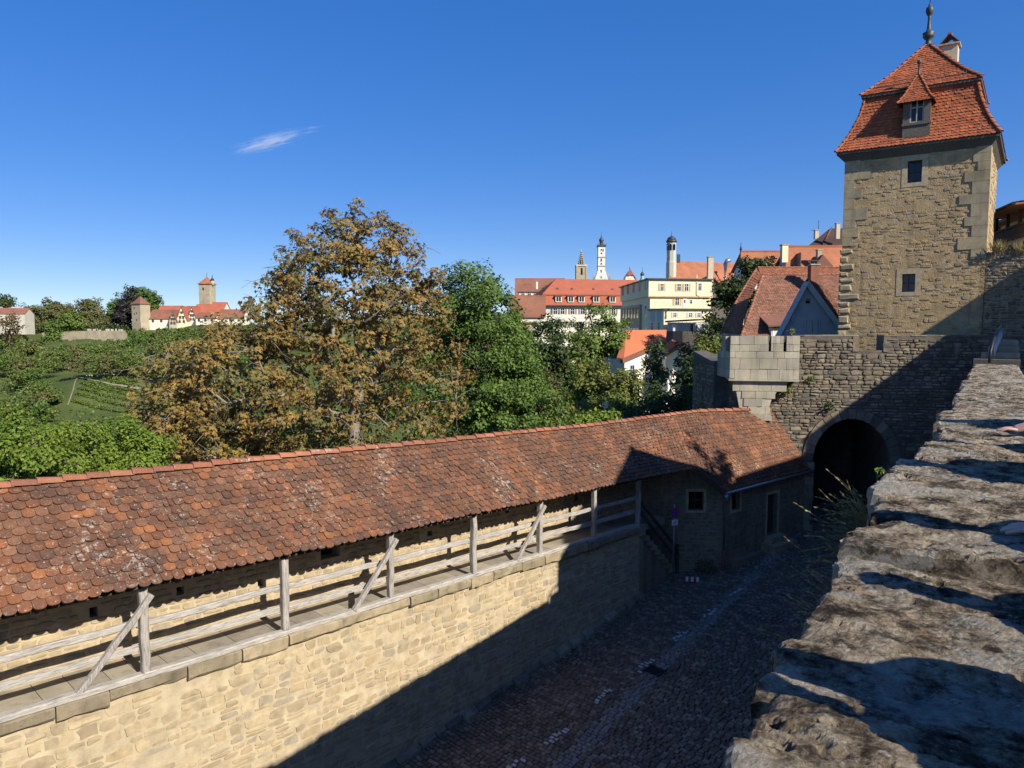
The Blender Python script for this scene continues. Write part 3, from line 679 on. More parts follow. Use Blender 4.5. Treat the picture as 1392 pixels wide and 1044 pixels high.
mb.quad(GP(ua0-1,zbt,7), GP(ua1+1,zbt,7), GP(ua1+1,zap+.5,7), GP(ua0-1,zap+.5,7), 1)
for u in (g0, g1): mb.quad(GP(u,zg), GP(u,zt), GP(u,zt,1.1), GP(u,zg,1.1), 1)
mb.build('masonry', [M['gate_stone'], M['gate_mortar']], root)
mb = MB(); rr = random.Random(8); u = uL + 2.9           # flat coping stones, split at the crenel
while u < uR:
    l = rr.uniform(.5, .95); u2 = min(u+l, uR)
    if u < g0 < u2: u2 = g0 - .02
    if not (g0-.05 <= u < g1): mb.box(GP(u+.006, zt+.003) + GN*rr.uniform(.0,.03), GU*(u2-u-.012), -GN*1.0, ZZ*rr.uniform(.05,.075))
    u = u2 if not (g0-.05 <= u2 < g1) else g1 + .02
mb.box(GP(g0+.02, zg+.003), GU*(g1-g0-.04), -GN*1.05, ZZ*.06)
for u in (g0-.3, g1+.02): mb.box(GP(u, zg) + GN*.04, GU*.28, -GN*.5, ZZ*(zt-zg-.01))
us_ = gu(1301, 470)[0]; mb.box(GP(us_-.1, zt-1.1) + GN*.03, GU*.2, -GN*.2, ZZ*.8)
mb.build('coping', M['gate_stone'], root)
mb = MB(); K = 17                                        # voussoirs
for i in range(K):
    a0 = math.pi*i/K; a1 = math.pi*(i+1)/K - .012; pts = []
    for (aa, k) in ((a0,1.0),(a1,1.0),(a1,KR),(a0,KR)):
        uu = uc - math.cos(aa)*hw*k*.9999; z = arch_z(uu, k); pts.append((uu, z if z is not None else zsp))
    o_ = rr.uniform(.05, .085); mb.prism([GP(a, b) + GN*o_ for a, b in pts], -GN*.5)
for u0_, u1_ in ((ua0-.42, ua0+.02), (ua1-.02, ua1+.42)):
    z = zbt+1
    while z < zsp-.02:
        h = min(rr.uniform(.35,.6), zsp-z); mb.box(GP(u0_ + rr.uniform(-.08,.08)*(u0_<uc), z+.008) + GN*.06, GU*(u1_-u0_), -GN*.5, ZZ*(h-.016)); z += h
mb.build('arch_ring', M['gate_stone'], root)
# corner turret on a flared corbel
TOF = .75; q = lambda x, y: gu(x, y, TOF); TPn = lambda u, z, k=0: G0 + GN*TOF + GU*u + ZZ*z - GN*k
bu0, bz1 = q(993, 456.5); bu1, bz0 = q(1086, 516); bzs = q(1040, 478)[1]
mb = MB()
cuts = [bu0, q(1045.5,460)[0], q(1048.5,460)[0], q(1065.5,460)[0], q(1069.5,460)[0], bu1]
mb.box(TPn(bu0, bz0, .03), GU*(bu1-bu0), -GN*2.2, ZZ*(bzs-bz0), 1)
stones(mb, TPn(bu0, bz0), GU, GN, bu1-bu0, bzs-bz0, (.6,1.0), (.42,.56), (.0,.008), .004, None, .004, 0, 71, double=0, k=.05, ins=(.99,.985))
for a, b in ((0,1),(2,3),(4,5)):
    mb.box(TPn(cuts[a], bzs, .04), GU*(cuts[b]-cuts[a]), -GN*.45, ZZ*(bz1-bzs-.02), 1)
    stones(mb, TPn(cuts[a], bzs), GU, GN, cuts[b]-cuts[a], bz1-bzs, (.45,.7), (.33,.4), (.0,.008), .004, None, .004, 0, 72+a, double=0, k=.05, ins=(.99,.985))
sl = TPn(bu0, 0); se = V(10.85, 36.9, 0); sd = (se-sl).normalized(); sn = V(-sd.y, sd.x, 0)
Ls = (se-sl).length
mb.box8([sl+ZZ*bz0+V(.03,.03,0), se+ZZ*bz0, se+ZZ*bz0+V(.4,0,0), sl+ZZ*bz0+V(.4,.4,0), sl+ZZ*bzs+V(.03,.03,0), se+ZZ*bzs, se+ZZ*bzs+V(.4,0,0), sl+ZZ*bzs+V(.4,.4,0)], 1)
stones(mb, sl+ZZ*bz0, sd, sn, Ls, bzs-bz0, (.5,.8), (.4,.52), (.0,.008), .004, None, .004, 0, 75, double=0, k=.05, ins=(.99,.985))
mb.box(sl + sd*.9 + ZZ*bzs, sd*.75, -sn*.4, ZZ*(bz1-bzs-.03), 0)
mb.build('corner_turret', [M['ashlar'], M['ashlar_joint']], root)
mb = MB(); pc = [(996,517),(1076,517),(1067,524),(1056,533),(1049,543),(1046,553),(1050,572),(1008,572),(1004,548),(1001,532)]
pl = [TPn(*gu(x, y, TOF-.12), .12) for x, y in pc]; mb.prism([p - GN*.03 for p in pl], -GN*1.7, 2)
us_, zs_ = zip(*[gu(x, y, TOF-.12) for x, y in pc]); u0c, z0c = min(us_), min(zs_)
def in_poly(u, z):
    u += u0c; z += z0c; c = False; n = len(us_); j = n-1
    for i in range(n):
        if (zs_[i] > z) != (zs_[j] > z) and u < (us_[j]-us_[i])*(z-zs_[i])/(zs_[j]-zs_[i]) + us_[i]: c = not c
        j = i
    return c
stones(mb, TPn(u0c, z0c, .12), GU, GN, max(us_)-u0c, max(zs_)-z0c, (.5,.9), (.33,.42), (.0,.008), .004, in_poly, .004, 0, 76, double=0, k=.05, ins=(.99,.985))
mb.box(TPn(bu0-.04, bz0-.1) + GN*.05, GU*(bu1-bu0+.06), -GN*2.0, ZZ*.1, 0)
mb.build('corbel', [M['ashlar'], M['ashlar_joint'], M['ashlar_course']], root)

root = thing('outer_town_wall', V(10.6, 39, -13), 'shaded rubble wall running back from the corner turret toward the ivy', 'stone wall')
a = V(10.7, 36.9, 0); b = V(10.55, 40.6, 0); d = (b-a).normalized(); n = V(-d.y, d.x, 0)
mb = MB(); stones(mb, a - ZZ*14, d, n, (b-a).length, 12.5, (.25,.5), (.15,.25), (.01,.05), .015, lambda u, z: z < 12.1, .03, 0, 81)
mb.box8([a-ZZ*14, b-ZZ*14, b-ZZ*14+V(.7,0,0), a-ZZ*14+V(.7,0,0), a-ZZ*1.8, b-ZZ*1.3, b-ZZ*1.3+V(.7,0,0), a-ZZ*1.8+V(.7,0,0)], 1)
mb.build('masonry', [M['gate_stone'], M['gate_mortar']], root)
mb = MB(); mb.box8([a-ZZ*1.797+V(-.08,0,0), b-ZZ*1.297+V(-.08,0,0), b-ZZ*1.297+V(.75,0,0), a-ZZ*1.797+V(.75,0,0), a-ZZ*1.66, b-ZZ*1.16, b-ZZ*1.1+V(.7,0,0), a-ZZ*1.6+V(.7,0,0)]); mb.build('coping', M['gate_stone'], root)

# ------------------------------------------------------------------ gate tower
C0 = V(.467*38.5, 38.5, 0); FU = V(.85,-.527,0).normalized(); FD = V(.6,.8,0).normalized(); FN = V(FU.y,-FU.x,0); SN = V(FD.y,-FD.x,0); TW = 6.5
root = thing('gate_tower', C0 + FU*3.2 + FD*3.2 - ZZ*10, 'tall square sandstone gate tower with two tier orange tiled roof', 'gate tower')
ZB, ZE = -4.0, 9.55
def tu(x, y, k=0):
    p = hit(x, y, C0 + FN*k, FN); return (p-C0).dot(FU), p.z
holes = []
for x0, x1, y0, y1 in ((1225.5,1244.5,372,397),(1233,1254,217,249)):
    a, za = tu(x0, y1); b, zb_ = tu(x1, y0); holes.append((a, b, za-ZB, zb_-ZB))
mb = MB()
def in_t(u, z): return not any(h[0]-.32 < u < h[1]+.32 and h[2]-.2 < z < h[3]+.22 for h in holes)
plate(mb, C0 + ZZ*ZB, FU, FN, TW, ZE-ZB, holes, .4, 1)
stones(mb, C0 + ZZ*ZB, FU, FN, TW, ZE-ZB, (.22,.6), (.11,.25), (-.02,.022), .008, in_t, .045, 0, 91, double=.4, ins=(.9,.86))
rt = C0 + FU*TW
mb.box(C0 + FD*.01 + ZZ*ZB, FD*TW*.99, FU*.2, ZZ*(ZE-ZB), 1)
mb.box(rt - FU*.2 + ZZ*ZB, FU*.2, FD*TW, ZZ*(ZE-ZB), 1)
stones(mb, rt + ZZ*(ZB+7), FD, SN, TW, ZE-ZB-7, (.4,.8), (.25,.4), (.0,.03), .01, None, .02, 0, 92)
mb.box(C0 + FD*TW*.95 + ZZ*ZB, FU*TW, FD*.2, ZZ*(ZE-ZB), 1)
mb.build('masonry', [M['tower_stone'], M['tower_mortar']], root)
mb = MB(); mb2 = MB(); r = random.Random(4)
z = 4.6; k = 0
while z < ZE-.1:                                         # smooth ashlar quoins of the upper storeys
    h = min(r.uniform(.4,.62), ZE-z); l = (1.0 if k % 2 else .65)*r.uniform(.7,1.3)
    mb.box(C0 + ZZ*(z+.006) - FU*.012 + FN*.038, FU*l, -FN*.7, ZZ*(h-.012)); z += h; k += 1
z = 3.6; k = 0
while z < ZE-.1:
    h = min(r.uniform(.4,.65), ZE-z); l = (1.0 if k % 2 else .6)*r.uniform(.7,1.3)
    mb2.box(rt + ZZ*(z+.006) + SN*.03 + FN*.036, -FU*l, FD*r.uniform(.5,.95), ZZ*(h-.012)); z += h; k += 1
mb.build('ashlar_quoins', M['quoin'], root); mb2.build('ashlar_quoins', M['quoin'], root)
mb = MB(); z = -.3; k = 0
while z < 4.5:                                           # weathered bossed quoins below
    h = r.uniform(.3,.5); l = (.8 if k % 2 else .5)*r.uniform(.75,1.3)
    vs = []; o = C0 + ZZ*z - FU*.1; bl = r.uniform(.05,.10)
    for (kk, ins) in ((-.4,0),(0,.0),(bl,.07)):
        for a, b in ((ins,ins+.03),(l-ins,ins+.03),(l-ins*1.2,h-ins-.04),(ins,h-ins-.04)): vs.append(o + FU*(a+r.uniform(-.03,.03)) + ZZ*(b+r.uniform(-.025,.025)) + FN*(kk+r.uniform(-.02,.02)))
    mb.add(vs, [(0,1,5,4),(1,2,6,5),(2,3,7,6),(3,0,4,7),(4,5,9,8),(5,6,10,9),(6,7,11,10),(7,4,8,11),(8,9,10,11)]); z += h + r.uniform(0,.06); k += 1
mb.build('boss_quoins', M['quoin'], root)
for h in holes: opening(root, C0, FU, FN, h, 'window', zb=ZB, pane='glass', fw=.26, deep=.28)
CT = C0 + FU*TW/2 + FD*TW/2
def sq(d_, z, i):                                        # corner i of the square of half width d_ at height z
    a, b = ((-1,-1),(1,-1),(1,1),(-1,1))[i]; return CT + FU*a*d_ + FD*b*d_ + ZZ*z
def curve(prof, course):
    pts = [(prof[0][0], prof[0][1])]; out = [pts[0]]
    dense = []
    for i in range(len(prof)-1):
        for j in range(20): dense.append((lerp(prof[i][0],prof[i+1][0],j/20), lerp(prof[i][1],prof[i+1][1],j/20)))
    dense.append(prof[-1])
    for _ in range(2): dense = [dense[0]] + [((dense[i-1][0]+dense[i][0]*2+dense[i+1][0])/4, (dense[i-1][1]+dense[i][1]*2+dense[i+1][1])/4) for i in range(1, len(dense)-1)] + [dense[-1]]
    acc = 0
    for i in range(1, len(dense)):
        acc += math.hypot(dense[i][0]-dense[i-1][0], dense[i][1]-dense[i-1][1])
        if acc >= course: out.append(dense[i]); acc = 0
    if out[-1] != dense[-1]: out.append(dense[-1])
    return out
lowp = [(TW/2+.4,0),(TW/2+.08,.5),(TW/2-.22,1.1),(2.72,1.95),(2.48,3.05)]
upp = [(2.72,3.05),(2.2,3.5),(1.6,4.1),(.98,4.85),(.45,5.5),(.1,5.95)]
for nm, prof in (('lower_roof', lowp), ('upper_roof', upp)):
    mb = MB(); c = curve(prof, .165); hips = []
    for i in range(4):
        rows = [(sq(d_, ZE+h_, i), sq(d_, ZE+h_, (i+1) % 4)) for d_, h_ in c]
        tile_rows(mb, rows, .185, .016, seed=300+i, rag=.006)
        hip = MB(); hips.append(hip); ridge_tiles(hip, [sq(d_+.02, ZE+h_+.05, i) for d_, h_ in c][:: 2 if nm == 'lower_roof' else 1], .1, .34, seed=310+i)
    rf = mb.build(nm, M['tile_new'], root); [h_.build('hip_cap', M['tile_new'], rf) for h_ in hips]
    e = prof[0]; s = MB()                                 # boarded soffit
    inn = 3.25 if nm == 'lower_roof' else 2.35; dz = -.5 if nm == 'lower_roof' else -.32
    for i in range(4):
        j = (i+1) % 4
        s.quad(sq(e[0]-.02,ZE+e[1]-.01,i), sq(inn+.0,ZE+e[1]+dz,i), sq(inn,ZE+e[1]+dz,j), sq(e[0]-.02,ZE+e[1]-.01,j))
        s.bar(sq(e[0]-.06,ZE+e[1]-.06,i), sq(e[0]-.06,ZE+e[1]-.06,j), .06, .12)
    s.build('soffit', M['soffit'], rf)
    sg = MB(); dd_, hh_ = (e[0]-.42, e[1]+.45) if nm == 'lower_roof' else (e[0]-.42, e[1]+.36)
    for i in range(4):
        a = sq(dd_, ZE+hh_, i); b = sq(dd_, ZE+hh_, (i+1) % 4); L_ = (b-a).length; v = (b-a)/L_; a += v*.25; L_ -= .5
        for hz in (.06, .24): sg.bar(a+ZZ*hz, a+v*L_+ZZ*hz, .022, .022)
        for k in range(int(L_/.14)+1): sg.bar(a+v*.14*k+ZZ*.02, a+v*.14*k+ZZ*.27, .018, .018)
    sg.build('snow_guard', M['iron'], rf)
# eave board under the lower roof, finial, vane, chimney
ap = CT + ZZ*(ZE+5.85)
mb = MB(); mb.lathe(ap, [(.34,-.25),(.24,0),(.15,.25),(.12,.4),(.24,.52),(.30,.62),(.26,.68),(.31,.78),(.16,.86),(.10,1.0),(.07,1.55),(.085,1.6),(.06,1.65),(.14,1.75),(.19,1.9),(.195,2.0),(.16,2.12),(.08,2.2),(.06,2.28),(.03,2.35)], 14)
fi = mb.build('finial', M['lead'], root)
mb = MB(); mb.tube([ap+ZZ*2.3, ap+ZZ*3.9], .018, 6); mb.prism([ap+ZZ*3.0+FU*.02, ap+ZZ*3.0+FU*.28, ap+ZZ*3.12+FU*.36, ap+ZZ*3.3+FU*.3, ap+ZZ*3.22+FU*.15, ap+ZZ*3.42+FU*.05, ap+ZZ*3.3+FU*.02], FN*.01); mb.build('weather_vane', M['iron'], fi)
cb, cz0 = tu(1290, 95, -5.2); ct = C0 - FN*5.2 + FU*cb; cz1 = tu(1293, 64, -5.2)[1]
mb = MB(); hw_ = .41; mb.box(ct - FU*hw_ - FD*hw_ + ZZ*(cz0-1.6), FU*2*hw_, FD*2*hw_, ZZ*(cz1-cz0+1.6)); ch = mb.build('chimney', M['render_beige'], root)
mb = MB(); mb.box(ct - FU*.51 - FD*.51 + ZZ*cz1, FU*1.02, FD*1.02, ZZ*.09); mb.build('chimney_band', M['far_stone'], ch)
mb = MB()
for sg in (-1, 1):
    mb.prism([ct + FU*.5*sg + ZZ*(cz1+.09) + FD*.5, ct + FU*.5*sg + ZZ*(cz1+.09) - FD*.5, ct + FU*.06*sg + ZZ*(cz1+.55) - FD*.5, ct + FU*.06*sg + ZZ*(cz1+.55) + FD*.5], (FU*-sg*.1 + ZZ*.08))
mb.box(ct - FU*.1 - FD*.52 + ZZ*(cz1+.55), FU*.2, FD*1.04, ZZ*.1); mb.build('chimney_cowl', M['tile_mid'], ch)
mb = MB(); mb.tube([ct - FU*.75 + ZZ*(cz0-.6), ct - FU*.75 + ZZ*(cz1+.1)], .015, 5); mb.build('antenna', M['iron'], root)
# dormer
k = .22; du0, dz0 = tu(1226, 188, k); du1, dz1 = tu(1266, 134, k); zc_ = tu(1249, 96, k)[1]; DP = lambda u, z, q=0: C0 + FN*k + FU*u + ZZ*z - FN*q
dr = thing('dormer', DP((du0+du1)/2, dz0), None, None); dr.parent = root; dr.location = DP((du0+du1)/2, dz0) - root.location
mb = MB(); wz0 = tu(1237, 167, k)[1]; wz1 = tu(1237, 136, k)[1]; wu0 = tu(1237, 150, k)[0]; wu1 = tu(1256, 150, k)[0]
for (a, b, c, e) in ((du0,wu0,dz0,dz1),(wu1,du1,dz0,dz1),(wu0,wu1,dz0,wz0),(wu0,wu1,wz1,dz1)): mb.box(DP(a,c,0), FU*(b-a), -FN*1.9 if a in (du0,wu1) else -FN*.2, ZZ*(e-c))
mb.box(DP(du0-.03,wz0-.14,0)+FN*.05, FU*(du1-du0+.06), -FN*.2, ZZ*.1)
mb.build('dormer_wall', M['soffit'], dr)
mb = MB(); mb.box(DP(wu0,wz0,.12), FU*(wu1-wu0), -FN*.02, ZZ*(wz1-wz0)); mb.build('window_pane', M['glass'], dr)
mb = MB()
for a, b, c, e in ((wu0,wu1,wz0,wz0+.06),(wu0,wu1,wz1-.06,wz1),(wu0,wu1,(wz0*.35+wz1*.65)-.025,(wz0*.35+wz1*.65)+.025)): mb.box(DP(a,c,.08), FU*(b-a), -FN*.03, ZZ*(e-c))
for u in (wu0, (wu0+wu1)/2-.03, wu1-.06): mb.box(DP(u,wz0,.075), FU*.06, -FN*.034, ZZ*(wz1-wz0))
mb.build('glazing_bar', M['render_beige'], dr)
mb = MB(); um = (du0+du1)/2; hd = (du1-du0)/2 + .2; dep = .75
dc_ = DP(um, 0, dep-.15); prof = [(1.0,0),(.8,.14),(.58,.36),(.36,.64),(.16,.88),(.03,1.0)]; H_ = zc_-dz1+.05
cc = [(hd*p, dz1-.08+H_*q) for p, q in prof]
cc2 = []
for i in range(len(cc)-1):
    for j in range(3): cc2.append((lerp(cc[i][0],cc[i+1][0],j/3), lerp(cc[i][1],cc[i+1][1],j/3)))
cc2.append(cc[-1])
def dq(d_, z, i):
    a, b = ((-1,-1),(1,-1),(1,1),(-1,1))[i]; return dc_ + FU*a*d_ + FD*b*min(d_*1.05, dep+.2) + ZZ*z
hip = MB()
for i in range(4):
    tile_rows(mb, [(dq(d_,z,i), dq(d_,z,(i+1) % 4)) for d_, z in cc2], .17, .014, seed=330+i, rag=.005)
    ridge_tiles(hip, [dq(d_+.01,z+.03,i) for d_, z in cc2[::2]], .07, .25, seed=340+i)
rf = mb.build('dormer_roof', M['tile_new'], dr); hip.build('dormer_hip_cap', M['tile_new'], rf) if False else hip.build('dormer_hip', M['tile_new'], dr)
mb = MB(); mb.lathe(dc_ + ZZ*(zc_-.12), [(.1,0),(.07,.15),(.05,.3),(.045,.6),(.09,.66),(.12,.74),(.09,.82),(.02,.86)], 10); mb.build('dormer_finial', M['lead'], dr)

# ------------------------------------------------------------------ wall beside the tower
root = thing('town_wall', rt + FU*3 - ZZ*2, 'grey rubble town wall butting against the right side of the gate tower', 'stone wall')
mb = MB(); wt = tu(1365, 341)[1]; o = rt + FU*.02 - FN*.06 - ZZ*2.2
stones(mb, o, FU, FN, 7.0, wt+2.2, (.2,.5), (.12,.24), (.01,.06), .014, None, .035, 0, 95, double=.4); mb.box(o, FU*7.0, -FN*1.0, ZZ*(wt+2.2-.03), 1)
mb.build('masonry', [M['gate_stone'], M['tower_mortar']], root)
# ------------------------------------------------------------------ foreground parapet (q along it, o across)
QD = V(.568,.823,0).normalized(); QN = V(QD.y,-QD.x,0); PZ = -.7; OL, OR = -.315, .405
def Q(q, o, z): return QD*q + QN*o + ZZ*z
m, nt, b, _ = newmat('weathered_parapet_stone'); v = coords(nt)
n1 = noise_n(nt, v, 9, 12, .78, .2); n2 = noise_n(nt, v, 2.6, 9, .75); n3 = noise_n(nt, v, 40, 6, .75); n4 = noise_n(nt, v, 11, 8, .7, .4)
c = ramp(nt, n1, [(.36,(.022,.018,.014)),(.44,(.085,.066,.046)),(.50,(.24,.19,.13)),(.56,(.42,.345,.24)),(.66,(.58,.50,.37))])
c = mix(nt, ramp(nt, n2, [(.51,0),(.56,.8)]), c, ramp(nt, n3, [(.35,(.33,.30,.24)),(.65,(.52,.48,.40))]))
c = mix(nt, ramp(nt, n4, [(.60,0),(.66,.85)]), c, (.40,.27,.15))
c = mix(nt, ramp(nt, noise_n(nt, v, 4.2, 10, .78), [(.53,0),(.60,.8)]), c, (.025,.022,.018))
sp = N(nt, 'ShaderNodeTexVoronoi', Scale=16); nt.links.new(v, sp.inputs['Vector'])
c = mix(nt, ramp(nt, sp.outputs['Distance'], [(.05,.7),(.12,0)]), c, (.50,.48,.42))
c = mix(nt, .42, c, ramp(nt, noise_n(nt, v, 120, 6, .75), [(.36,.3),(.58,1)]), 'MULTIPLY'); lv = noise_n(nt, v, 20, 9, .68); c = mix(nt, ramp(nt, lv, [(.615,0),(.665,.6)]), c, (.56,.52,.42))
nt.links.new(c, b.inputs['Base Color']); b.inputs['Roughness'].default_value = .95; b.inputs['Specular IOR Level'].default_value = .1
hs = nt.nodes.new('ShaderNodeMath'); hs.operation = 'ADD'; nt.links.new(n1, hs.inputs[0]); nt.links.new(noise_n(nt, v, 70, 8, .75), hs.inputs[1])
bump(nt, b, hs.outputs[0], 1.0, .02); M['parapet'] = m

r = random.Random(17)
root = thing('parapet', Q(8, 0, -1.75), 'thick weathered lichen stained stone parapet beside the viewer, running to the gate', 'parapet wall')
joints = [-1.4,-.3,1.38,2.42,3.28,4.3,5.2,6.3,7.3,8.5,9.6,10.8,12.1,13.3,14.6,15.9,17.1,17.9]
STEP = {1.38:-.012, 2.42:.028, 3.28:.012, 4.3:.02}
OUT = {-.3:-.015, 1.38:-.055, 2.42:-.06, 3.28:-.11, 4.3:-.02}
CS = [(OL+a, b_) for a, b_ in [(.02,-.30),(.012,-.26),(.006,-.22),(.002,-.19),(0,-.165),(0,-.14),(0,-.118),(0,-.098),(0,-.08),(0,-.064),(0,-.049),(0,-.036),(.001,-.024),(.004,-.013),(.010,-.005),(.020,-.001)]]
CS += [(lerp(OL+.03, OR-.03, i/95), 0) for i in range(96)] + [(OR-.018,-.003),(OR-.006,-.012),(OR,-.03),(OR,-.06),(OR,-.15),(OR,-.3)]
NC = len(CS); mb = MB(); fr_ = noise.fractal
def rough(q, o, bi):
    """height of the weathered top: laminated beds, fissures, pits"""
    h = fr_(V(q*2.2, o*1.8, bi*3.1), .8, 2.0, 3)*.010
    led = fr_(V(q*3.4+5, o*1.3, 7.7+bi), .8, 2.2, 5)*1.6
    k = math.floor(led*3.5); f = led*3.5-k; h += (k + min(1, f*5))/3.5*.011        # stepped beds with small risers
    h += fr_(V(q*13, o*7, 1.3), .45, 2.1, 6)*.0065
    h += (noise.noise(V(q*60, o*45, 2))*.6 + noise.noise(V(q*130, o*110, 5))*.4)*.0022
    c = abs(fr_(V(q*2.6, o*.9+9, 4.4), .7, 2.1, 4)); h -= max(0, .035-c)/.035*.016    # fissures along the bed
    h -= max(0, fr_(V(q*7+9, o*6, 6), .7, 2.0, 4) - .42)*.05
    return h
for bi in range(len(joints)-1):
    qa, qb = joints[bi]+.004, joints[bi+1]-.004
    dz = STEP.get(joints[bi], r.uniform(-.014,.014)); tq = r.uniform(-.008,.008); to = r.uniform(-.015,.015); el = OUT.get(joints[bi], r.uniform(-.05,.015)); sk = r.uniform(-.05,.05)
    qs = [qa]
    while qs[-1] < qb: qs.append(qs[-1] + .0045 + .0036*max(0, qs[-1]-.3))
    qs[-1] = qb; vs = []
    for q in qs:
        ed = min(q-qa, qb-q)
        chipq = fr_(V(q*4.2, 3.3, bi), .8, 2, 5); edo = fr_(V(q*4.4, 7.1, 2.2), .75, 2.1, 6)*.03; far = q > 5
        for (o, z) in CS:
            f = (o-OL)/(OR-OL); edge = max(0, 1-(o-OL)/.10); q2 = q + sk*(f-.5)*min(1, 4*ed)
            rd = max(0, .012 + .02*noise.noise(V(o*7, bi*3.7, 1)) - ed)
            zz = PZ + z + dz + tq*(q-(qa+qb)/2) + to*(f-.5) - rd*1.1
            if z > -.02: zz += rough(q2, o, bi)
            zz -= edge*max(0, chipq-.15)*.05*(1 if z > -.2 else 0)
            oo = o + el*(1-f) + edge*edo
            if edge > .5: oo += (fr_(V(q2*9, z*16, 5), .6, 2.1, 5)*.016 + noise.noise(V(q2*45, z*60, 8))*.005)*(edge-.3)
            vs.append(Q(q2, oo, zz))
    n = len(qs)
    mb.add(vs, [(i*NC+k, i*NC+k+1, (i+1)*NC+k+1, (i+1)*NC+k) for i in range(n-1) for k in range(NC-1)] + [tuple(range(NC)), tuple((n-1)*NC+k for k in range(NC-1,-1,-1))], 0, False)
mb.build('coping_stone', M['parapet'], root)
mb = MB(); stones(mb, Q(-3, OL+.05, -15), QD, -QN, 42, 13.9, (.3,.7), (.2,.35), (.0,.05), .015, lambda u, z: u < 12 or z < 14, .03, 0, 111)
mb.box(Q(-3, OL+.05, -15), QD*42, QN*.6, ZZ*13.96, 1)
mb.box(Q(-3, OL+.08, -1.06), QD*21, QN*.6, ZZ*.12, 1)
mb.build('retaining_wall', [M['gate_stone'], M['gate_mortar']], root)

root = thing('parapet_steps', Q(19, 0, -1.2), 'short run of stone steps rising at the far end of the parapet', 'steps')
mb = MB()
for i in range(4):
    q0 = 17.95 + i*.75
    mb.box(Q(q0, OL-.05+.12*i, -1.3), QD*(.78 if i < 3 else 3.5), QN*(OR-OL+.1-.12*i), ZZ*(.58+.12*(i+1)+.003*i), 0)
mb.build('step', M['gate_stone'], root)
root = thing('iron_handrail', Q(18.6, .1, -.5), 'curved iron handrail with balusters at the top of the parapet steps', 'handrail')
mb = MB(); rp = [Q(17.75,-.08,-.66), Q(17.8,-.07,-.42), Q(18.0,-.04,-.22), Q(18.4,.0,-.1), Q(19.4,.05,.03), Q(21.2,.1,.12)]
mb.tube(rp, .03, 8); mb.build('rail', M['iron'], root)
for i in range(5):
    q = 18.35 + .55*i; mb = MB(); mb.tube([Q(q, .0+.03*i, -.75+.1*i), Q(q, .0+.03*i, -.11+.045*i)], .018, 6); mb.build('baluster', M['zinc'], root)

# terrace behind the parapet
mb = MB(); mb.prism([Q(-4,.5,-1.76), Q(40,.5,-1.76), Q(40,60,-1.76), Q(-30,60,-1.76), Q(-30,.5,-1.76)], V(0,0,-.3)); tag(mb.build('terrace', M['floor_slab']), kind='structure')

# dry grasses and weeds rooted in the outer face of the parapet
def blades(name, base, nb, spread, h, mat, label, lean, seed, heads=True, group=None):
    r = random.Random(seed); mb = MB()
    for i in range(nb):
        p = Vector(base) + QD*r.gauss(0, spread) + ZZ*r.uniform(-.12,.05); d = (QN*-r.uniform(.15,1.0)*lean + QD*r.gauss(0,.35) + ZZ*r.uniform(.25,1)).normalized()
        L_ = h*r.uniform(.45,1); pts = []; droop = r.uniform(.1,.75); n = 7
        for k in range(n): 
            f = k/(n-1); pts.append(p + d*L_*f - ZZ*droop*L_*f*f*.7)
        mb.tube(pts, [.0022*(1-.7*k/(n-1)) for k in range(n)], 3, cap=False)
        if heads and r.random() < .5:
            dd_ = (pts[-1]-pts[-2]).normalized()
            for k in range(9):
                s = pts[-1] - dd_*.012*k; a = V(r.gauss(0,1), r.gauss(0,1), r.gauss(0,1)).normalized()*.008; mb.add([s, s+dd_*.012+a, s+dd_*.026, s+dd_*.012-a*.4], [(0,1,2,3)])
    o = mb.build(name, mat); tag(o, label, 'grass', group); return o
blades('dry_grass_tuft', Q(3.9, OL-.14, -1.06), 120, .24, .42, M['grass_dry'], 'tuft of dry seeding grass growing out of the outer parapet face', 1.0, 5)
blades('dry_grass_tuft', Q(3.1, OL-.13, -1.22), 70, .28, .34, M['grass_dry'], 'lower sparse grass hanging below the rough parapet stone', 1.0, 6)
mb = MB(); r = random.Random(9); b0 = Q(3.95, OL-.15, -.86)
for i in range(26):
    p = b0 + V(r.gauss(0,.03), r.gauss(0,.03), r.uniform(-.08,.16)); a = V(r.gauss(0,1), r.gauss(0,1), r.uniform(-.3,.6)).normalized(); s = a.cross(V(r.gauss(0,1),r.gauss(0,1),r.gauss(0,1))).normalized(); l = r.uniform(.02,.045)
    mb.add([p, p+a*l*.5+s*l*.45, p+a*l, p+a*l*.5-s*l*.45], [(0,1,2,3)])
mb.tube([b0-ZZ*.15, b0+ZZ*.15], .003, 4)
tag(mb.build('weed', M['leaf_bright']), 'small bright green leafy weed above the dry grass tuft', 'weed')

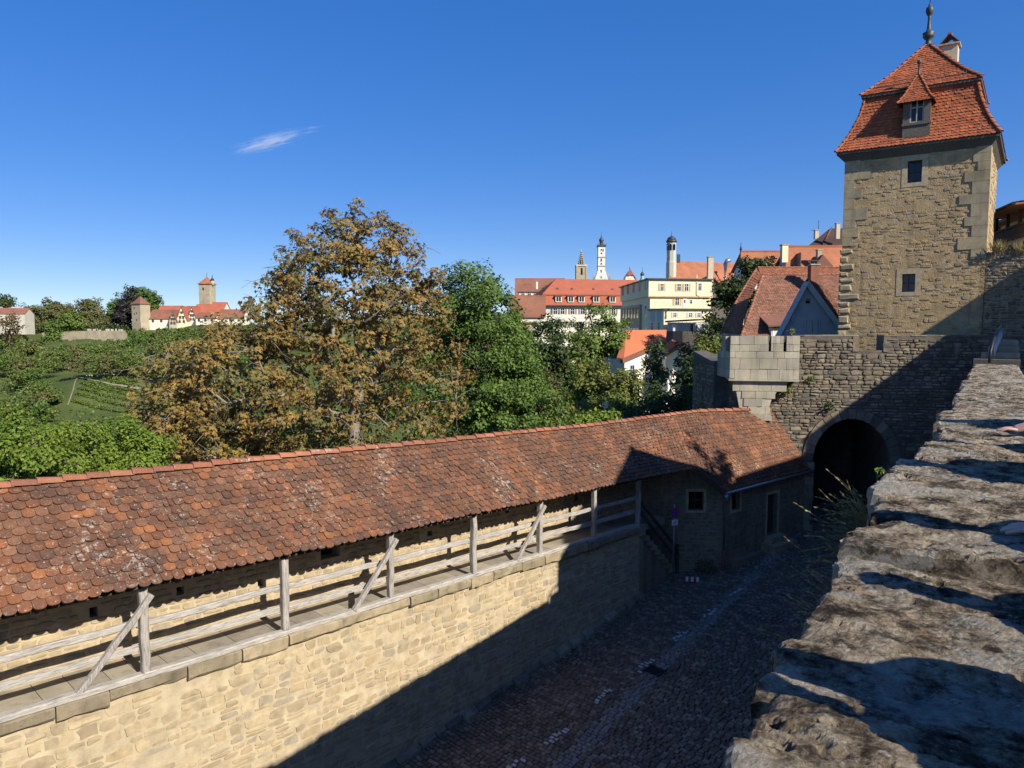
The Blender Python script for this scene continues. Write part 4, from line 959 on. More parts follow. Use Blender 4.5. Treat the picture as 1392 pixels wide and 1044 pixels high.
# ------------------------------------------------------------------ people standing along the parapet
def skin_mesh(name, nodes, edges, mat, parent=None, sub=1):
    me = bpy.data.meshes.new(name); me.from_pydata([Vector(n[0]) for n in nodes], edges, []); me.materials.append(mat)
    o = link(name, me, parent); md = o.modifiers.new('skin', 'SKIN'); md.use_smooth_shade = True
    for i, nd in enumerate(nodes):
        s = me.skin_vertices[0].data[i]; rr_ = nd[1]; s.radius = rr_ if hasattr(rr_, '__len__') else (rr_, rr_); s.use_root = (i == 0)
    sb = o.modifiers.new('sub', 'SUBSURF'); sb.levels = sub; sb.render_levels = sub
    return o
def chain(nodes, edges, start, pts):
    k = start
    for p, rad in pts: nodes.append((Vector(p), rad)); edges.append((k, len(nodes)-1)); k = len(nodes)-1
    return k
def person(q, o, h, label, top, legs, hair, hand=None, seed=0, armup=False, zf=-1.76):
    """stands facing the street; hand = (q, o, pose) resting on the parapet"""
    s = h/1.75; base = Q(q, o, zf); Z = lambda z: ZZ*z*s
    fw = -QN; sd = QD                  # towards the street, sideways
    root = thing('person', base, label, 'person', 'people leaning at the parapet')
    n = [(base+Z(.98), (.11*s,.08*s))]; e = []
    chest = chain(n, e, 0, [(base+Z(1.15), (.10*s,.075*s)), (base+Z(1.34)+fw*.02, (.115*s,.08*s)), (base+Z(1.45)+fw*.02, (.075*s,.06*s))])
    neck = chain(n, e, chest, [(base+Z(1.53)+fw*.03, .055*s), (base+Z(1.60)+fw*.05, (.072*s,.085*s)), (base+Z(1.68)+fw*.05, (.078*s,.095*s)), (base+Z(1.745)+fw*.04, (.05*s,.06*s))])
    hands = []
    for sg in (-1, 1):
        sh = base + Z(1.42) + sd*.19*s*sg; tgt = None
        if hand and sg == hand[2]: tgt = Q(hand[0], hand[1]+.16, PZ+.075)
        elif armup: tgt = base + Z(1.45) + fw*.32 + sd*.06*sg
        if tgt is None: el = sh - Z(.30) + sd*.05*sg; wr = el - Z(.25) + fw*.06
        else: el = lerp(sh, tgt, .5) - Z(.12) + sd*.07*sg; wr = tgt
        w = chain(n, e, chest, [(sh, .045*s), (lerp(sh, el, .5), .042*s), (el, .038*s), (lerp(el, wr, .5), .039*s), (wr, (.029*s,.024*s))])
        hands.append((w, el, wr, sg, tgt))
        hp = chain(n, e, 0, [(base+Z(.90)+sd*.095*s*sg, .062*s), (base+Z(.5)+sd*.10*s*sg+fw*.02, .05*s), (base+Z(.30)+sd*.10*s*sg, .045*s), (base+Z(.08)+sd*.10*s*sg, .038*s), (base+Z(.035)+sd*.11*s*sg+fw*.15, (.042*s,.03*s))])
    for (w, el, wr, sg, tgt) in hands:
        if tgt is not None and hand and sg == hand[2]:
            tip = Q(hand[0], hand[1], PZ+.012); f = (tip-wr); f.z = 0; f.normalize(); sv = QD
            palm = chain(n, e, w, [(wr + f*.045 - ZZ*.022, (.036,.017)), (wr + f*.085 - ZZ*.035, (.034,.014))])
        else: 
            f = (wr-el).normalized(); sv = sd; palm = chain(n, e, w, [(wr+f*.05, (.034,.016)), (wr+f*.09, (.034,.014))])
    body = skin_mesh('body', n, e, M['skin'], root)
    # fingers continue the same figure: five short chains rooted inside each palm
    nf = []; ef = []
    for (w, el, wr, sg, tgt) in hands:
        rest = tgt is not None and hand and sg == hand[2]
        if rest: tip = Q(hand[0], hand[1], PZ+.012); f = (tip-wr); f.z = 0; f.normalize(); k0 = wr + f*.075 - ZZ*.033; dn = -ZZ
        else: f = (wr-el).normalized(); k0 = wr + f*.085; dn = -sd*sg*.6
        sv = QD
        for i, (so, ln) in enumerate(((-.031,.066),(-.010,.08),(.011,.075),(.031,.058))):
            so *= sg; sp = so*1.35
            a = len(nf); nf.append((k0 + sv*so - f*.02, .0098)); 
            cur = .10 if rest else .5
            chain(nf, ef, a, [(k0 + sv*sp + f*.02 + ZZ*.004, .0098), (k0 + sv*(sp*1.1) + f*(.02+ln*.45) + ZZ*(.004 if rest else 0) + dn*ln*cur*.4, .0085), (k0 + sv*(sp*1.18) + f*(.02+ln*.75) + dn*ln*cur*1.1, .0076), (k0 + sv*(sp*1.2) + f*(.02+ln) + dn*ln*cur*2.0, .0062)])
        a = len(nf); nf.append((wr + f*.03 - sv*sg*.02 - ZZ*.015*(1 if rest else 0), .012))
        chain(nf, ef, a, [(wr + f*.055 - sv*sg*.05 + dn*.022, .0105), (wr + f*.083 - sv*sg*.062 + dn*.03, .009), (wr + f*.105 - sv*sg*.066 + dn*.035, .0072)])
    # one skin object per figure: join the two graphs
    me = body.data; off = len(n); allv = n + nf; alle = e + [(a+off, b_+off) for a, b_ in ef]
    bpy.data.objects.remove(body); body = skin_mesh('body', allv, alle, M['skin'], root, 2)
    for i, (w, *_r) in enumerate(hands):
        for k in range(5): body.data.skin_vertices[0].data[off + (i*24 - i*0) + 0].use_root = True
    roots = [off]; seen = set(b_ for a, b_ in ef)
    for i in range(len(nf)): body.data.skin_vertices[0].data[off+i].use_root = i not in seen
    # clothes follow the body
    t = [(base+Z(.88), (.185*s,.145*s))]; te = []
    ch = chain(t, te, 0, [(base+Z(1.12), (.17*s,.13*s)), (base+Z(1.34)+fw*.02, (.195*s,.14*s)), (base+Z(1.48)+fw*.02, (.105*s,.09*s))])
    for (w, el, wr, sg, tgt) in hands:
        sh = base + Z(1.42) + sd*.19*s*sg; chain(t, te, ch-0, [(sh, .085*s), (lerp(sh, el, .5), .072*s), (lerp(sh, el, .97), .064*s), (lerp(el, wr, .3), .058*s)])
    skin_mesh('shirt', t, te, M[top], root)
    t = [(base+Z(1.1), (.15*s,.11*s))]; te = []; wn = chain(t, te, 0, [(base+Z(1.02), (.17*s,.13*s)), (base+Z(.93), (.175*s,.135*s))])
    for sg in (-1, 1): chain(t, te, wn, [(base+Z(.86)+sd*.095*s*sg, .115*s), (base+Z(.5)+sd*.10*s*sg+fw*.02, .09*s), (base+Z(.08)+sd*.10*s*sg, .078*s)])
    skin_mesh('trousers', t, te, M[legs], root)
    t = [(base+Z(1.67)+fw*.01, (.085*s,.1*s))]; te = []; chain(t, te, 0, [(base+Z(1.72)+fw*.035, (.082*s,.1*s)), (base+Z(1.775)+fw*.03, (.04*s,.05*s))])
    skin_mesh('hair', t, te, M[hair], root)
    for sg in (-1, 1):
        mb = MB(); f0 = base + sd*.105*s*sg; mb.tube([f0-fw*.09+Z(.04), f0-fw*.07+Z(.055), f0+fw*.03+Z(.06), f0+fw*.13+Z(.045), f0+fw*.19+Z(.032)], [.03,.052,.056,.05,.026], 9); mb.build('shoe', M['oak_dark'], root)
    fc = base + Z(1.635) + fw*.14*s
    mb = MB()
    for sg in (-1, 1): mb.lathe(base + Z(1.665) + fw*(.118*s) + sd*.03*s*sg, [(.004,-.008),(.011,0),(.004,.008)], 8)
    mb.build('eye', M['cloth_white'], root)
    mb = MB(); mb.prism([fc + sd*.012, fc - sd*.012, fc - sd*.006 + Z(.045) - fw*.012, fc + sd*.006 + Z(.045) - fw*.012], fw*.016); mb.build('nose', M['skin'], root)
    return root
person(6.22, .64, 1.78, 'person out of view whose pale pink hand rests flat on the parapet', 'cloth_navy', 'cloth_denim', 'hair', (5.75, .045, -1))
person(2.72, .66, 1.74, 'person out of view whose brown fingertips rest on the near parapet edge', 'cloth_grey', 'cloth_navy', 'hair', (2.86, .055, 1))
person(5.02, .62, 1.72, 'person further along the parapet casting a long slim shadow', 'cloth_red', 'cloth_denim', 'hair', None)
person(4.05, .62, 1.84, 'person casting the broad shadow between the two resting hands', 'cloth_white', 'cloth_grey', 'hair', None)
person(1.36, .66, 1.86, 'person beside the viewer casting the widest shadow over the near stones', 'cloth_navy', 'cloth_grey', 'hair', None, armup=True)
person(2.06, .64, 1.66, 'shorter person casting the ragged shadow below the stone ledge', 'cloth_red', 'cloth_navy', 'hair', None)
# ------------------------------------------------------------------ houses
class Fr:
    """house frame: origin at front left base corner, x along the front, y into the house, z up"""
    def __init__(s, o, ux, uy=None):
        s.o = Vector(o); s.x = Vector((ux[0], ux[1], 0)).normalized(); s.n = V(s.x.y, -s.x.x, 0); s.y = -s.n if uy is None else Vector((uy[0],uy[1],0)).normalized()
    def P(s, x, y, z): return s.o + s.x*x + s.y*y + ZZ*z
def hole_window(parent, fr, x, z, w, h, side='f', y=0, pane='glass_far', frame='paint_white', sh=None, mull=1, proud=.04, depth=.0):
    """one window on a face: f front (y=0), l left side (x=0), r right side"""
    if side == 'f': P = lambda u, v, k: fr.P(u, y-k, v)
    elif side == 'l': P = lambda u, v, k: fr.P(y-k, u, v)
    else: P = lambda u, v, k: fr.P(y+k, u, v)
    m = MB(); fw = min(.1, w*.12)
    def pl(mb, u0, u1, v0, v1, k0, k1):
        a = [P(u0,v0,k0),P(u1,v0,k0),P(u1,v0,k1),P(u0,v0,k1)]; mb.box(a[0], a[1]-a[0], a[3]-a[0], ZZ*(v1-v0))
    for (u0,u1,v0,v1) in ((x-w/2-fw,x-w/2,z-fw,z+h+fw),(x+w/2,x+w/2+fw,z-fw,z+h+fw),(x-w/2,x+w/2,z+h,z+h+fw),(x-w/2,x+w/2,z-fw,z)): pl(m, u0,u1,v0,v1,-.02,proud+.02)
    for i in range(mull): c = x-w/2+w*(i+1)/(mull+1); pl(m, c-.03,c+.03,z,z+h,-.02,proud)
    if h > w*.9: pl(m, x-w/2,x+w/2,z+h*.62,z+h*.62+.05,-.02,proud-.003)
    f = m.build('window', M[frame], parent)
    m = MB(); pl(m, x-w/2,x+w/2,z,z+h,-.02,proud-.025); m.build('pane', M[pane], f)
    if sh:
        for sg in (-1, 1):
            m = MB(); c = x + sg*(w/2+fw+w*.27); pl(m, c-w*.25,c+w*.25,z-.03,z+h+.03,-.01,proud+.03); m.build('shutter', M[sh], f)
    return f
def gable_house(name, label, cat, fr, w, d, h, rh, wall, roof, ridge='x', over=.4, hip=0, base=3, group=None, eave_drop=True, th=.22):
    """ridge 'x': along the front; 'y': gable faces the front. hip = how far ridge ends are drawn in"""
    root = thing(name, fr.P(w/2, d/2, -base), label, cat, group)
    m = MB(); P = fr.P
    b = [P(0,0,-base), P(w,0,-base), P(w,d,-base), P(0,d,-base), P(0,0,h), P(w,0,h), P(w,d,h), P(0,d,h)]; m.box8(b)
    if not hip:
        if ridge == 'x':
            for x in (0, w): m.add([P(x,0,h), P(x,d,h), P(x,d/2,h+rh-.05)], [(0,1,2) if x else (0,2,1)])
        else:
            for y in (0, d): m.add([P(0,y,h), P(w,y,h), P(w/2,y,h+rh-.05)], [(0,1,2) if not y else (0,2,1)])
    m.build('wall', M[wall], root)
    m = MB(); t = ZZ*th
    if ridge == 'x':
        k = rh/(d/2); e = over*k
        A = [P(-over,-over,h-e), P(w+over,-over,h-e), P(w+over-(over+hip if hip else 0),d/2,h+rh), P(-over+(over+hip if hip else 0),d/2,h+rh)]
        B2 = [P(w+over,d+over,h-e), P(-over,d+over,h-e), A[3], A[2]]
        S = [[B2[1], A[0], A[3]], [A[1], B2[0], A[2]]] if hip else []
    else:
        k = rh/(w/2); e = over*k
        A = [P(-over,d+over,h-e), P(-over,-over,h-e), P(w/2,-over+(over+hip if hip else 0),h+rh), P(w/2,d+over-(over+hip if hip else 0),h+rh)]
        B2 = [P(w+over,-over,h-e), P(w+over,d+over,h-e), A[3], A[2]]
        S = [[A[1], B2[0], A[2]], [B2[1], A[0], A[3]]] if hip else []
    for pl in [A, B2] + S: m.prism(pl, t)
    rf = m.build('roof', M[roof], root)
    m2 = MB()
    if ridge == 'x': m2.bar(A[3]+t, A[2]+t, .25, .16)
    else: m2.bar(A[2]+t, A[3]+t, .25, .16)
    m2.build('ridge_cap', M['roof_rust'], rf)
    return root, rf
def chimney(parent, p, w, h, mat='render_beige', cap=True):
    m = MB(); m.box(p - V(w/2,w/2,0), V(w,0,0), V(0,w,0), ZZ*h); c = m.build('chimney', M[mat], parent)
    if cap: m = MB(); m.box(p - V(w*.6,w*.6,-h), V(w*1.2,0,0), V(0,w*1.2,0), ZZ*.12); m.build('chimney_cap', M['far_stone'], c)
    return c
def px(Y): return Y/F      # metres per pixel at depth Y

# --- blue gabled house behind the gate wall
Y = 43.5; s = px(Y); L0 = at(1058, 457, Y); w = 86*s; ap_ = at(1095, 381, Y).z; ez = at(1141, 441, Y).z
fr = Fr(V(L0.x, Y, ez), (1,.04), (.5,.866)); zb = L0.z
root = thing('blue_house', fr.P(w/2, 3, -9), 'narrow grey blue gabled house with shuttered window, just left of the tower', 'house')
wL, apx = 0, (1096-1058)*s; H = ap_-ez
zl = at(1062, 455, Y).z - ez
m = MB(); P = fr.P
face = [P(0,0,-9), P(w,0,-9), P(w,0,0), P(apx,0,H), P(0,0,zl)]; m.prism(face, fr.y*9); m.build('wall', M['render_blue'], root)
m = MB(); dr_ = (P(apx,0,H)-P(w,0,0)); t = ZZ*.2
k1 = (P(0,0,zl)-P(apx,0,H)).normalized(); k2 = (P(w,0,0)-P(apx,0,H)).normalized(); A_ = P(apx,-.35,H+.05); e1 = P(0,-.35,zl) + k1*.8; e2 = P(w,-.35,0) + k2*.5
rows_l = [(lerp(e1, A_, i/26), lerp(e1, A_, i/26)+fr.y*9.5) for i in range(27)]; rows_r = [(lerp(e2, A_, i/26)+fr.y*9.5, lerp(e2, A_, i/26)) for i in range(27)]
tile_rows(m, [(b_, a_) for a_, b_ in rows_l], .2, .02, seed=401); tile_rows(m, [(b_, a_) for a_, b_ in rows_r], .2, .02, seed=402)
rf = m.build('roof', M['tile_mid'], root)
m = MB()
for e in (e1, e2): m.bar(lerp(A_, e, 0) - ZZ*.16 - fr.y*.02, e - ZZ*.16 - fr.y*.02, .08, .3, up=fr.y.cross((e-A_).normalized()))
m.build('barge_board', M['blue_trim'], rf)
X = lambda x: (x-1058)*s
zz = lambda y: at(1096, y, Y).z - ez
hole_window(root, fr, X(1097.5), zz(412.5), 5.5*s, 6*s, pane='glass_dark', frame='render_beige', mull=0)
f = hole_window(root, fr, X(1105), zz(470), 17*s, 34*s, pane='blue_trim', frame='blue_trim', mull=0)
m = MB()
for sg in (-1, 1):
    c = X(1105) + sg*4.1*s; m.box(P(c-3.6*s,-.09,zz(470)), fr.x*7.2*s, fr.y*.06, ZZ*33*s)
    for k in range(12): m.box(P(c-3*s,-.105,zz(470)+k*.135), fr.x*6*s, fr.y*.02, ZZ*.09)
m.build('shutter', M['blue_trim'], f)
for x in (1078, 1127):
    m = MB(); c = P(X(x), -.08, zz(434)); m.prism([c + fr.x*math.cos(i*math.pi/3)*.16 + ZZ*math.sin(i*math.pi/3)*.17 for i in range(6)], fr.y*.07); m.build('wall_anchor', M['blue_trim'], root)

# --- big brown-tiled house with hipped end
root = thing('tiled_house', V(27, 66, -10), 'large brown tiled hip roofed house behind the blue gable', 'house')
rl, rrg = at(1037, 375, 66), at(1175, 372, 66); el, er = at(1006, 462, 60), at(1190, 462, 60)
el.z = er.z = min(el.z, er.z); rl.z = rrg.z = (rl.z+rrg.z)/2
m = MB(); tile_rows(m, rows_between(el, er, rl, rrg, .2), .21, .022, seed=411, rag=.012)
rf = m.build('roof', M['tile_mid'], root)
m = MB(); bl = V(25.2, 72, el.z); br = V(er.x, 72, el.z); m.quad(rrg, rl, bl, br); m.quad(rl, el, bl, rl); m.build('rear_slope', M['roof_brick'], rf)
m = MB(); ridge_tiles(m, [el+ZZ*.03, rl+ZZ*.03], .13, .4); ridge_tiles(m, [rl+ZZ*.03, rrg+ZZ*.03], .13, .4, seed=6); m.build('hip_cap', M['tile_ridge'], rf)
m = MB(); m.box8([V(el.x+.4,60.4,-12), V(er.x-.5,60.4,-12), V(er.x-.5,71.5,-12), V(25.4,71.5,-12), V(el.x+.4,60.4,el.z+.3), V(er.x-.5,60.4,el.z+.3), V(er.x-.5,71.5,el.z+.3), V(25.4,71.5,el.z+.3)]); m.build('wall', M['render_beige'], root)
cp = at(1104, 405, 64.3); c = chimney(root, V(cp.x, 64.2, cp.z-2), .75, at(1104, 361, 64.2).z - cp.z + 2, 'brick')
m = MB(); tp = at(1104, 361, 64.2)
for dx, dy in ((-.36,-.36),(.28,-.36),(.28,.28),(-.36,.28)): m.box(tp + V(dx,dy,0), V(.08,0,0), V(0,.08,0), ZZ*.4)
m.box(tp + V(-.42,-.42,.4), V(.84,0,0), V(0,.84,0), ZZ*.06); m.build('chimney_hood', M['slate'], c)
# shed dormer left of the blue gable
dl, dr2 = at(1043, 444, 61.2), at(1075, 440, 61.2)
d_ = thing('shed_dormer', dl, None, None); d_.parent = root; d_.location = dl - root.location
m = MB(); m.box(V(dl.x, 60.2, dl.z-2.2), V(2.2,0,0), V(0,3,0), ZZ*2.1); m.build('dormer_wall', M['render_pale'], d_)
m = MB(); m.prism([V(dl.x-.4,59.8,dl.z-.05), V(dl.x+2.8,59.8,dl.z+.15), V(dl.x+2.8,63.4,dl.z+1.5), V(dl.x-.4,63.4,dl.z+1.3)], ZZ*.14); m.build('dormer_roof', M['roof_brick'], d_)
m = MB(); m.box(V(dl.x+.9, 60.16, dl.z-1.6), V(.12,0,0), V(0,.06,0), ZZ*1.5); m.box(V(dl.x+.1, 60.17, dl.z-1.6), V(.1,0,0), V(0,.06,0), ZZ*1.5); m.build('dormer_post', M['paint_white'], d_)

# --- orange half-hipped neighbour in front of the ivy
root = thing('half_hipped_house', V(23, 72, -10), 'orange tiled house with flared hip end standing left of the brown roof', 'house')
a, b_ = at(1030, 364, 72), at(1190, 360, 72); b_.z = a.z
f1 = at(1037, 378, 69.5)
m = MB()
tile_rows(m, rows_between(V(f1.x,68.5,f1.z-1.0), V(b_.x,68.5,f1.z-1.0), a, b_, .2), .22, .02, seed=421)
lw = [at(980, 454, 66.6), at(1009, 454, 65.2)]; mid = [at(997, 415, 68.8), at(1014, 413, 67.6)]; up_ = [at(1028, 366, 72), at(1036, 374, 70.6)]
rows = []
for i in range(29):
    f = i/28
    g_ = lambda k: ((lw[k]*(1-f)**2) + (lerp(mid[k], lerp(lw[k],up_[k],.5), -.35)*2*f*(1-f)) + up_[k]*f*f)
    rows.append((g_(0), g_(1)))
tile_rows(m, rows, .22, .02, seed=422)
rf = m.build('roof', M['tile_mid2'], root)
m = MB(); ridge_tiles(m, [p[0]+ZZ*.05 for p in rows[::2]], .13, .4); ridge_tiles(m, [a+ZZ*.05, b_+ZZ*.05], .13, .4); m.build('ridge_cap', M['tile_ridge'], rf)
m = MB(); m.tube([lw[0]-ZZ*.1, lw[1]-ZZ*.1], .07, 6); m.build('gutter', M['zinc'], rf)
m = MB(); q0, q1 = lw[0]+V(.5,.3,0), lw[1]+V(0,.3,0)
m.box8([V(q0.x,q0.y,-11), V(q1.x,q1.y,-11), V(q1.x+3,71.5,-11), V(q0.x+1.5,71.5,-11), V(q0.x,q0.y,lw[0].z+.1), V(q1.x,q1.y,lw[1].z+.1), V(q1.x+3,71.5,lw[1].z+1), V(q0.x+1.5,71.5,lw[0].z+1)]); m.build('wall', M['render_pale'], root)

# --- roofs stepping up behind
def roof_block(name, label, px0, px1, py_top, py_bot, Y, mat, depth=10, wall='render_pale', hipl=0, hipr=0, slope=1.1, base=10):
    """long house seen mostly as its roof slope"""
    a = at(px0, py_bot, Y); b = at(px1, py_bot, Y); rz_ = at(px0, py_top, Y).z; rise = rz_ - a.z; 
    yb = max(1.5, rise/slope); t0 = at(px0, py_top, Y+yb); t1 = at(px1, py_top, Y+yb)
    root = thing(name, V((a.x+b.x)/2, Y+yb, a.z-base), label, 'house')
    b.z = a.z; t1.z = t0.z; t0 = V(t0.x + hipl*px(Y), Y+yb, t0.z); t1 = V(t1.x - hipr*px(Y), Y+yb, t1.z)
    m = MB(); bl, br = V(a.x, Y+2*yb, a.z), V(b.x, Y+2*yb, b.z)
    m.prism([a, b, t1, t0], ZZ*.2); m.prism([br, bl, t0, t1], ZZ*.2)
    m.prism([bl, a, t0], ZZ*.2) if hipl else None; m.prism([b, br, t1], ZZ*.2) if hipr else None
    rf = m.build('roof', M[mat], root)
    m = MB(); m.bar(t0+ZZ*.2, t1+ZZ*.2, .3, .2); m.build('ridge_cap', M['roof_rust'], rf)
    m = MB(); i_ = .35; c = [V(a.x+i_,Y+i_,a.z-base), V(b.x-i_,Y+i_,a.z-base), V(b.x-i_,Y+2*yb-i_,a.z-base), V(a.x+i_,Y+2*yb-i_,a.z-base)]
    m.box8(c + [V(p.x,p.y,a.z+.1) for p in c])
    if not hipl: m.add([V(a.x+i_,Y+i_,a.z+.1), V(a.x+i_,Y+2*yb-i_,a.z+.1), V(t0.x+i_,Y+yb,t0.z-.1)], [(0,2,1)])
    if not hipr: m.add([V(b.x-i_,Y+i_,a.z+.1), V(b.x-i_,Y+2*yb-i_,a.z+.1), V(t1.x-i_,Y+yb,t1.z-.1)], [(0,1,2)])
    m.build('wall', M[wall], root)
    return root, rf, a, b, t0, t1
rt_, rf, *_ = roof_block('red_roof_house', 'red roofed house with tall cream chimney behind the ivy, left of the tower', 1068, 1160, 337, 368, 82, 'roof_rust')
c = at(1065.5, 357, 82.6); chimney(rt_, c, 8*px(82), 23*px(82), 'render_cream')
c = at(1113, 358, 81.5); chimney(rt_, c, 6*px(82), 17*px(82), 'far_stone')
m = MB(); g0_ = at(1107, 362, 80); m.prism([at(1107,363,80.5), at(1133,362,80.5), at(1119,346,80.5)], V(0,3,0)); m.build('roof_gable', M['roof_brick'], rf)
m = MB(); m.prism([at(1087.5,362,80.6), at(1089,343,82), at(1089,362,81)], V(.1,2.2,0)); m.build('fire_wall', M['slate'], rf)
rt_, rf, *_ = roof_block('pale_roof_house', 'orange brown roof with small finial showing above the ivy', 1007, 1070, 343.5, 368, 95, 'roof_rust')
m = MB(); p = at(1007, 344, 103); m.lathe(p, [(.18,-.5),(.12,.4),(.2,.5),(.1,.9),(.02,1.6)], 8); m.build('finial', M['slate'], rf)
# dark steep-roofed house at the top
root = thing('dark_roof_house', at(1125, 345, 112) - ZZ*14, 'dark steep roofed house with two chimneys beside the tower top left', 'house')
a = at(1095, 338, 104); b = at(1119, 336, 104); c_ = at(1131, 309.5, 110); d_ = at(1165, 312, 110); e_ = at(1165, 333, 104); b2 = at(1119, 333.5, 104)
m = MB(); m.prism([a, b, at(1129.5,312.5,109), c_], V(.15,.2,.2)); m.prism([b2, e_, d_, at(1129.5,312.5,109)], V(0,.2,.25)); rf = m.build('roof', M['roof_dark'], root)
m = MB(); m.bar(b + ZZ*.15, at(1129.5,312.5,109) + ZZ*.15, .2, .2); m.build('ridge_cap', M['roof_brick'], rf)
m = MB(); q0 = at(1098, 338, 104.6); q1 = at(1160, 338, 104.6); m.box(V(q0.x, 104.8, q0.z-14), V(q1.x-q0.x,0,0), V(0,9,0), ZZ*14.4); m.build('wall', M['soffit'], root)
chimney(root, at(1109.5, 325, 108), 5*px(108), 11*px(108)); chimney(root, at(1138, 325, 103.5), 5*px(104), 20*px(104))
m = MB(); p = at(1112.5, 316, 108); m.tube([p, p+ZZ*1.8], .04, 5); m.bar(p+ZZ*.3-V(1.2,0,0), p+ZZ*.3+V(.1,0,0), .04, .04); m.build('antenna', M['iron'], root)

# --- yellow hotel
Yh = 120; s = px(Yh)
root = thing('hotel', at(910, 460, 126), 'large yellow flat roofed hotel with ochre shutters in the middle distance', 'hotel')
c0, c1 = at(881, 455, Yh), at(966, 455, Yh+2); ztop = at(883, 379.5, Yh).z; zm = at(883, 402.5, Yh).z; zb = -9
d = (V(c1.x,c1.y,0)-V(c0.x,c0.y,0)); fr = Fr(V(c0.x, c0.y, 0), (d.x, d.y)); wF = d.length
bx = at(843.5, 395, Yh+24); lv = V(bx.x-c0.x, Yh+24-c0.y, 0); ly = lv.normalized(); frs = Fr(V(c0.x, c0.y, 0), (d.x, d.y), (ly.x, ly.y)); LL = lv.length
def block(mb, fr_, x0, x1, y0, y1, z0, z1): mb.box8([fr_.P(x0,y0,z0),fr_.P(x1,y0,z0),fr_.P(x1,y1,z0),fr_.P(x0,y1,z0),fr_.P(x0,y0,z1),fr_.P(x1,y0,z1),fr_.P(x1,y1,z1),fr_.P(x0,y1,z1)])
m = MB(); block(m, frs, 0, wF, 0, LL, zm, ztop); block(m, frs, .35, wF, .3, LL, zb, zm); m.build('wall', M['render_cream'], root)
m = MB(); block(m, frs, -.06, .3, 6.5, LL-.4, zb, zm-1.2); m.build('wood_bay', M['render_ochre'], root)
m = MB(); block(m, frs, -.35, wF+.3, -.4, LL+.4, ztop, ztop+.18); rf = m.build('roof', M['slate'], root)
m = MB(); block(m, frs, -.05, wF, -.06, .0, zm-.15, zm+.1); m.build('string_course', M['render_ochre'], root)
ux = lambda x: (x-881)*s*1.015
uz = lambda y: at(890, y, Yh).z
for x, y, w_, sh in ((899.5,395,4.3,1),(923.5,395,5,1),(934.3,395,5,1),(953.5,394,4.3,0)): hole_window(root, frs, ux(x), uz(y), w_*s, 9.5*s, sh='shutter' if sh else None)
hole_window(root, frs, ux(922), uz(414.5), 5.5*s, 9*s, sh='shutter', y=.3); hole_window(root, frs, ux(942), uz(412), 3*s, 5*s, y=.3, mull=0)
m = MB(); block(m, frs, ux(930), ux(936), .22, .3, uz(416.5), uz(405.5)); dd_ = m.build('door', M['paint_white'], root)
m = MB(); block(m, frs, ux(931.3), ux(933.8), .2, .22, uz(411.5), uz(407)); m.build('door_pane', M['brick'], dd_)
for i, yy in enumerate((1.2, 6, 11, 16, 21)):
    hole_window(root, frs, yy+.6, zm+1.3, 1.4, 1.8, side='l', y=0, pane='glass_far', frame='render_ochre')
for i in range(6): hole_window(root, frs, 8+i*2.5, zm-3.6, 1.8, 1.9, side='l', y=-.06, pane='glass_dark', frame='render_ochre', mull=0); hole_window(root, frs, 8+i*2.5, zm-7.4, 1.8, 1.9, side='l', y=-.06, pane='glass_far', frame='paint_white')
for k in (0, 1): hole_window(root, frs, 3.2, zm-3.4-3.8*k, 1.3, 1.9, side='l', y=.35, pane='glass_far', frame='paint_white')
m = MB(); p = frs.P(ux(948.5), -.05, 0)
m.tube([p+ZZ*(ztop+.9), p+ZZ*(zm+.3), p+ZZ*(zm-.1)+fr.x*.6], .09, 6); m.build('flue_pipe', M['render_beige'], root)
m = MB()
for i in range(14): m.bar(frs.P(ux(886)+i*.2, -.9, uz(417)), frs.P(ux(886)+i*.2, -.9, uz(411.5)), .03, .03)
m.bar(frs.P(ux(886), -.9, uz(411.5)), frs.P(ux(907), -.9, uz(411.5)), .05, .05); m.build('roof_railing', M['zinc'], root)
# lower wing in front and glazed veranda
w0, w1_ = at(902, 455, 112), at(968, 455, 114)
root = thing('hotel_wing', at(920, 470, 116), 'lower pale yellow two storey wing in front of the hotel', 'house')
d = V(w1_.x-w0.x, w1_.y-w0.y, 0); wl_ = at(883, 455, 117); lv = V(wl_.x-w0.x, 117-w0.y, 0); fw_ = Fr(V(w0.x,w0.y,0), (d.x,d.y), (lv.normalized().x, lv.normalized().y)); zt2 = at(902, 421, 112).z
m = MB(); block(m, fw_, 0, d.length, 0, lv.length+.5, -9, zt2); m.build('wall', M['render_cream'], root)
m = MB(); block(m, fw_, -.3, d.length+.3, -.35, lv.length+.5, zt2, zt2+.22); m.build('roof', M['slate'], root)
s2 = px(112)
for x in (918, 941, 954): hole_window(root, fw_, (x-902)*s2, at(902, 431, 112).z, 4.6*s2, 6*s2, sh='render_beige')
for i, yy in enumerate((1.6, 4.0)): hole_window(root, fw_, yy*lv.length/5, at(902,436,113).z, 1.1, 1.5, side='l', y=0, pane='blue_trim', frame='blue_trim', mull=0); hole_window(root, fw_, yy*lv.length/5, at(902,449,113).z, .8, 1.3, side='l', y=0, mull=0)
v0, v1_ = at(907, 452, 106), at(968, 452, 108); d = V(v1_.x-v0.x, v1_.y-v0.y, 0); fv = Fr(V(v0.x,v0.y,0), (d.x,d.y), (.225,1)); zv = at(907, 436, 106).z; s3 = px(106)
root = thing('veranda', fv.P(d.length/2, 2, -4), 'blue framed glazed veranda with dark roof below the hotel wing', 'veranda')
m = MB(); block(m, fv, .1, d.length, .25, 5, -6, zv-.25); m.build('back_wall', M['render_pale'], root)
m = MB(); m.prism([fv.P(-.4,-.4,zv-.2), fv.P(d.length+.3,-.4,zv+.25), fv.P(d.length+.3,5.5,zv+.25), fv.P(-.4,5.5,zv-.2)], ZZ*.2); m.build('roof', M['slate'], root)
nb = 9
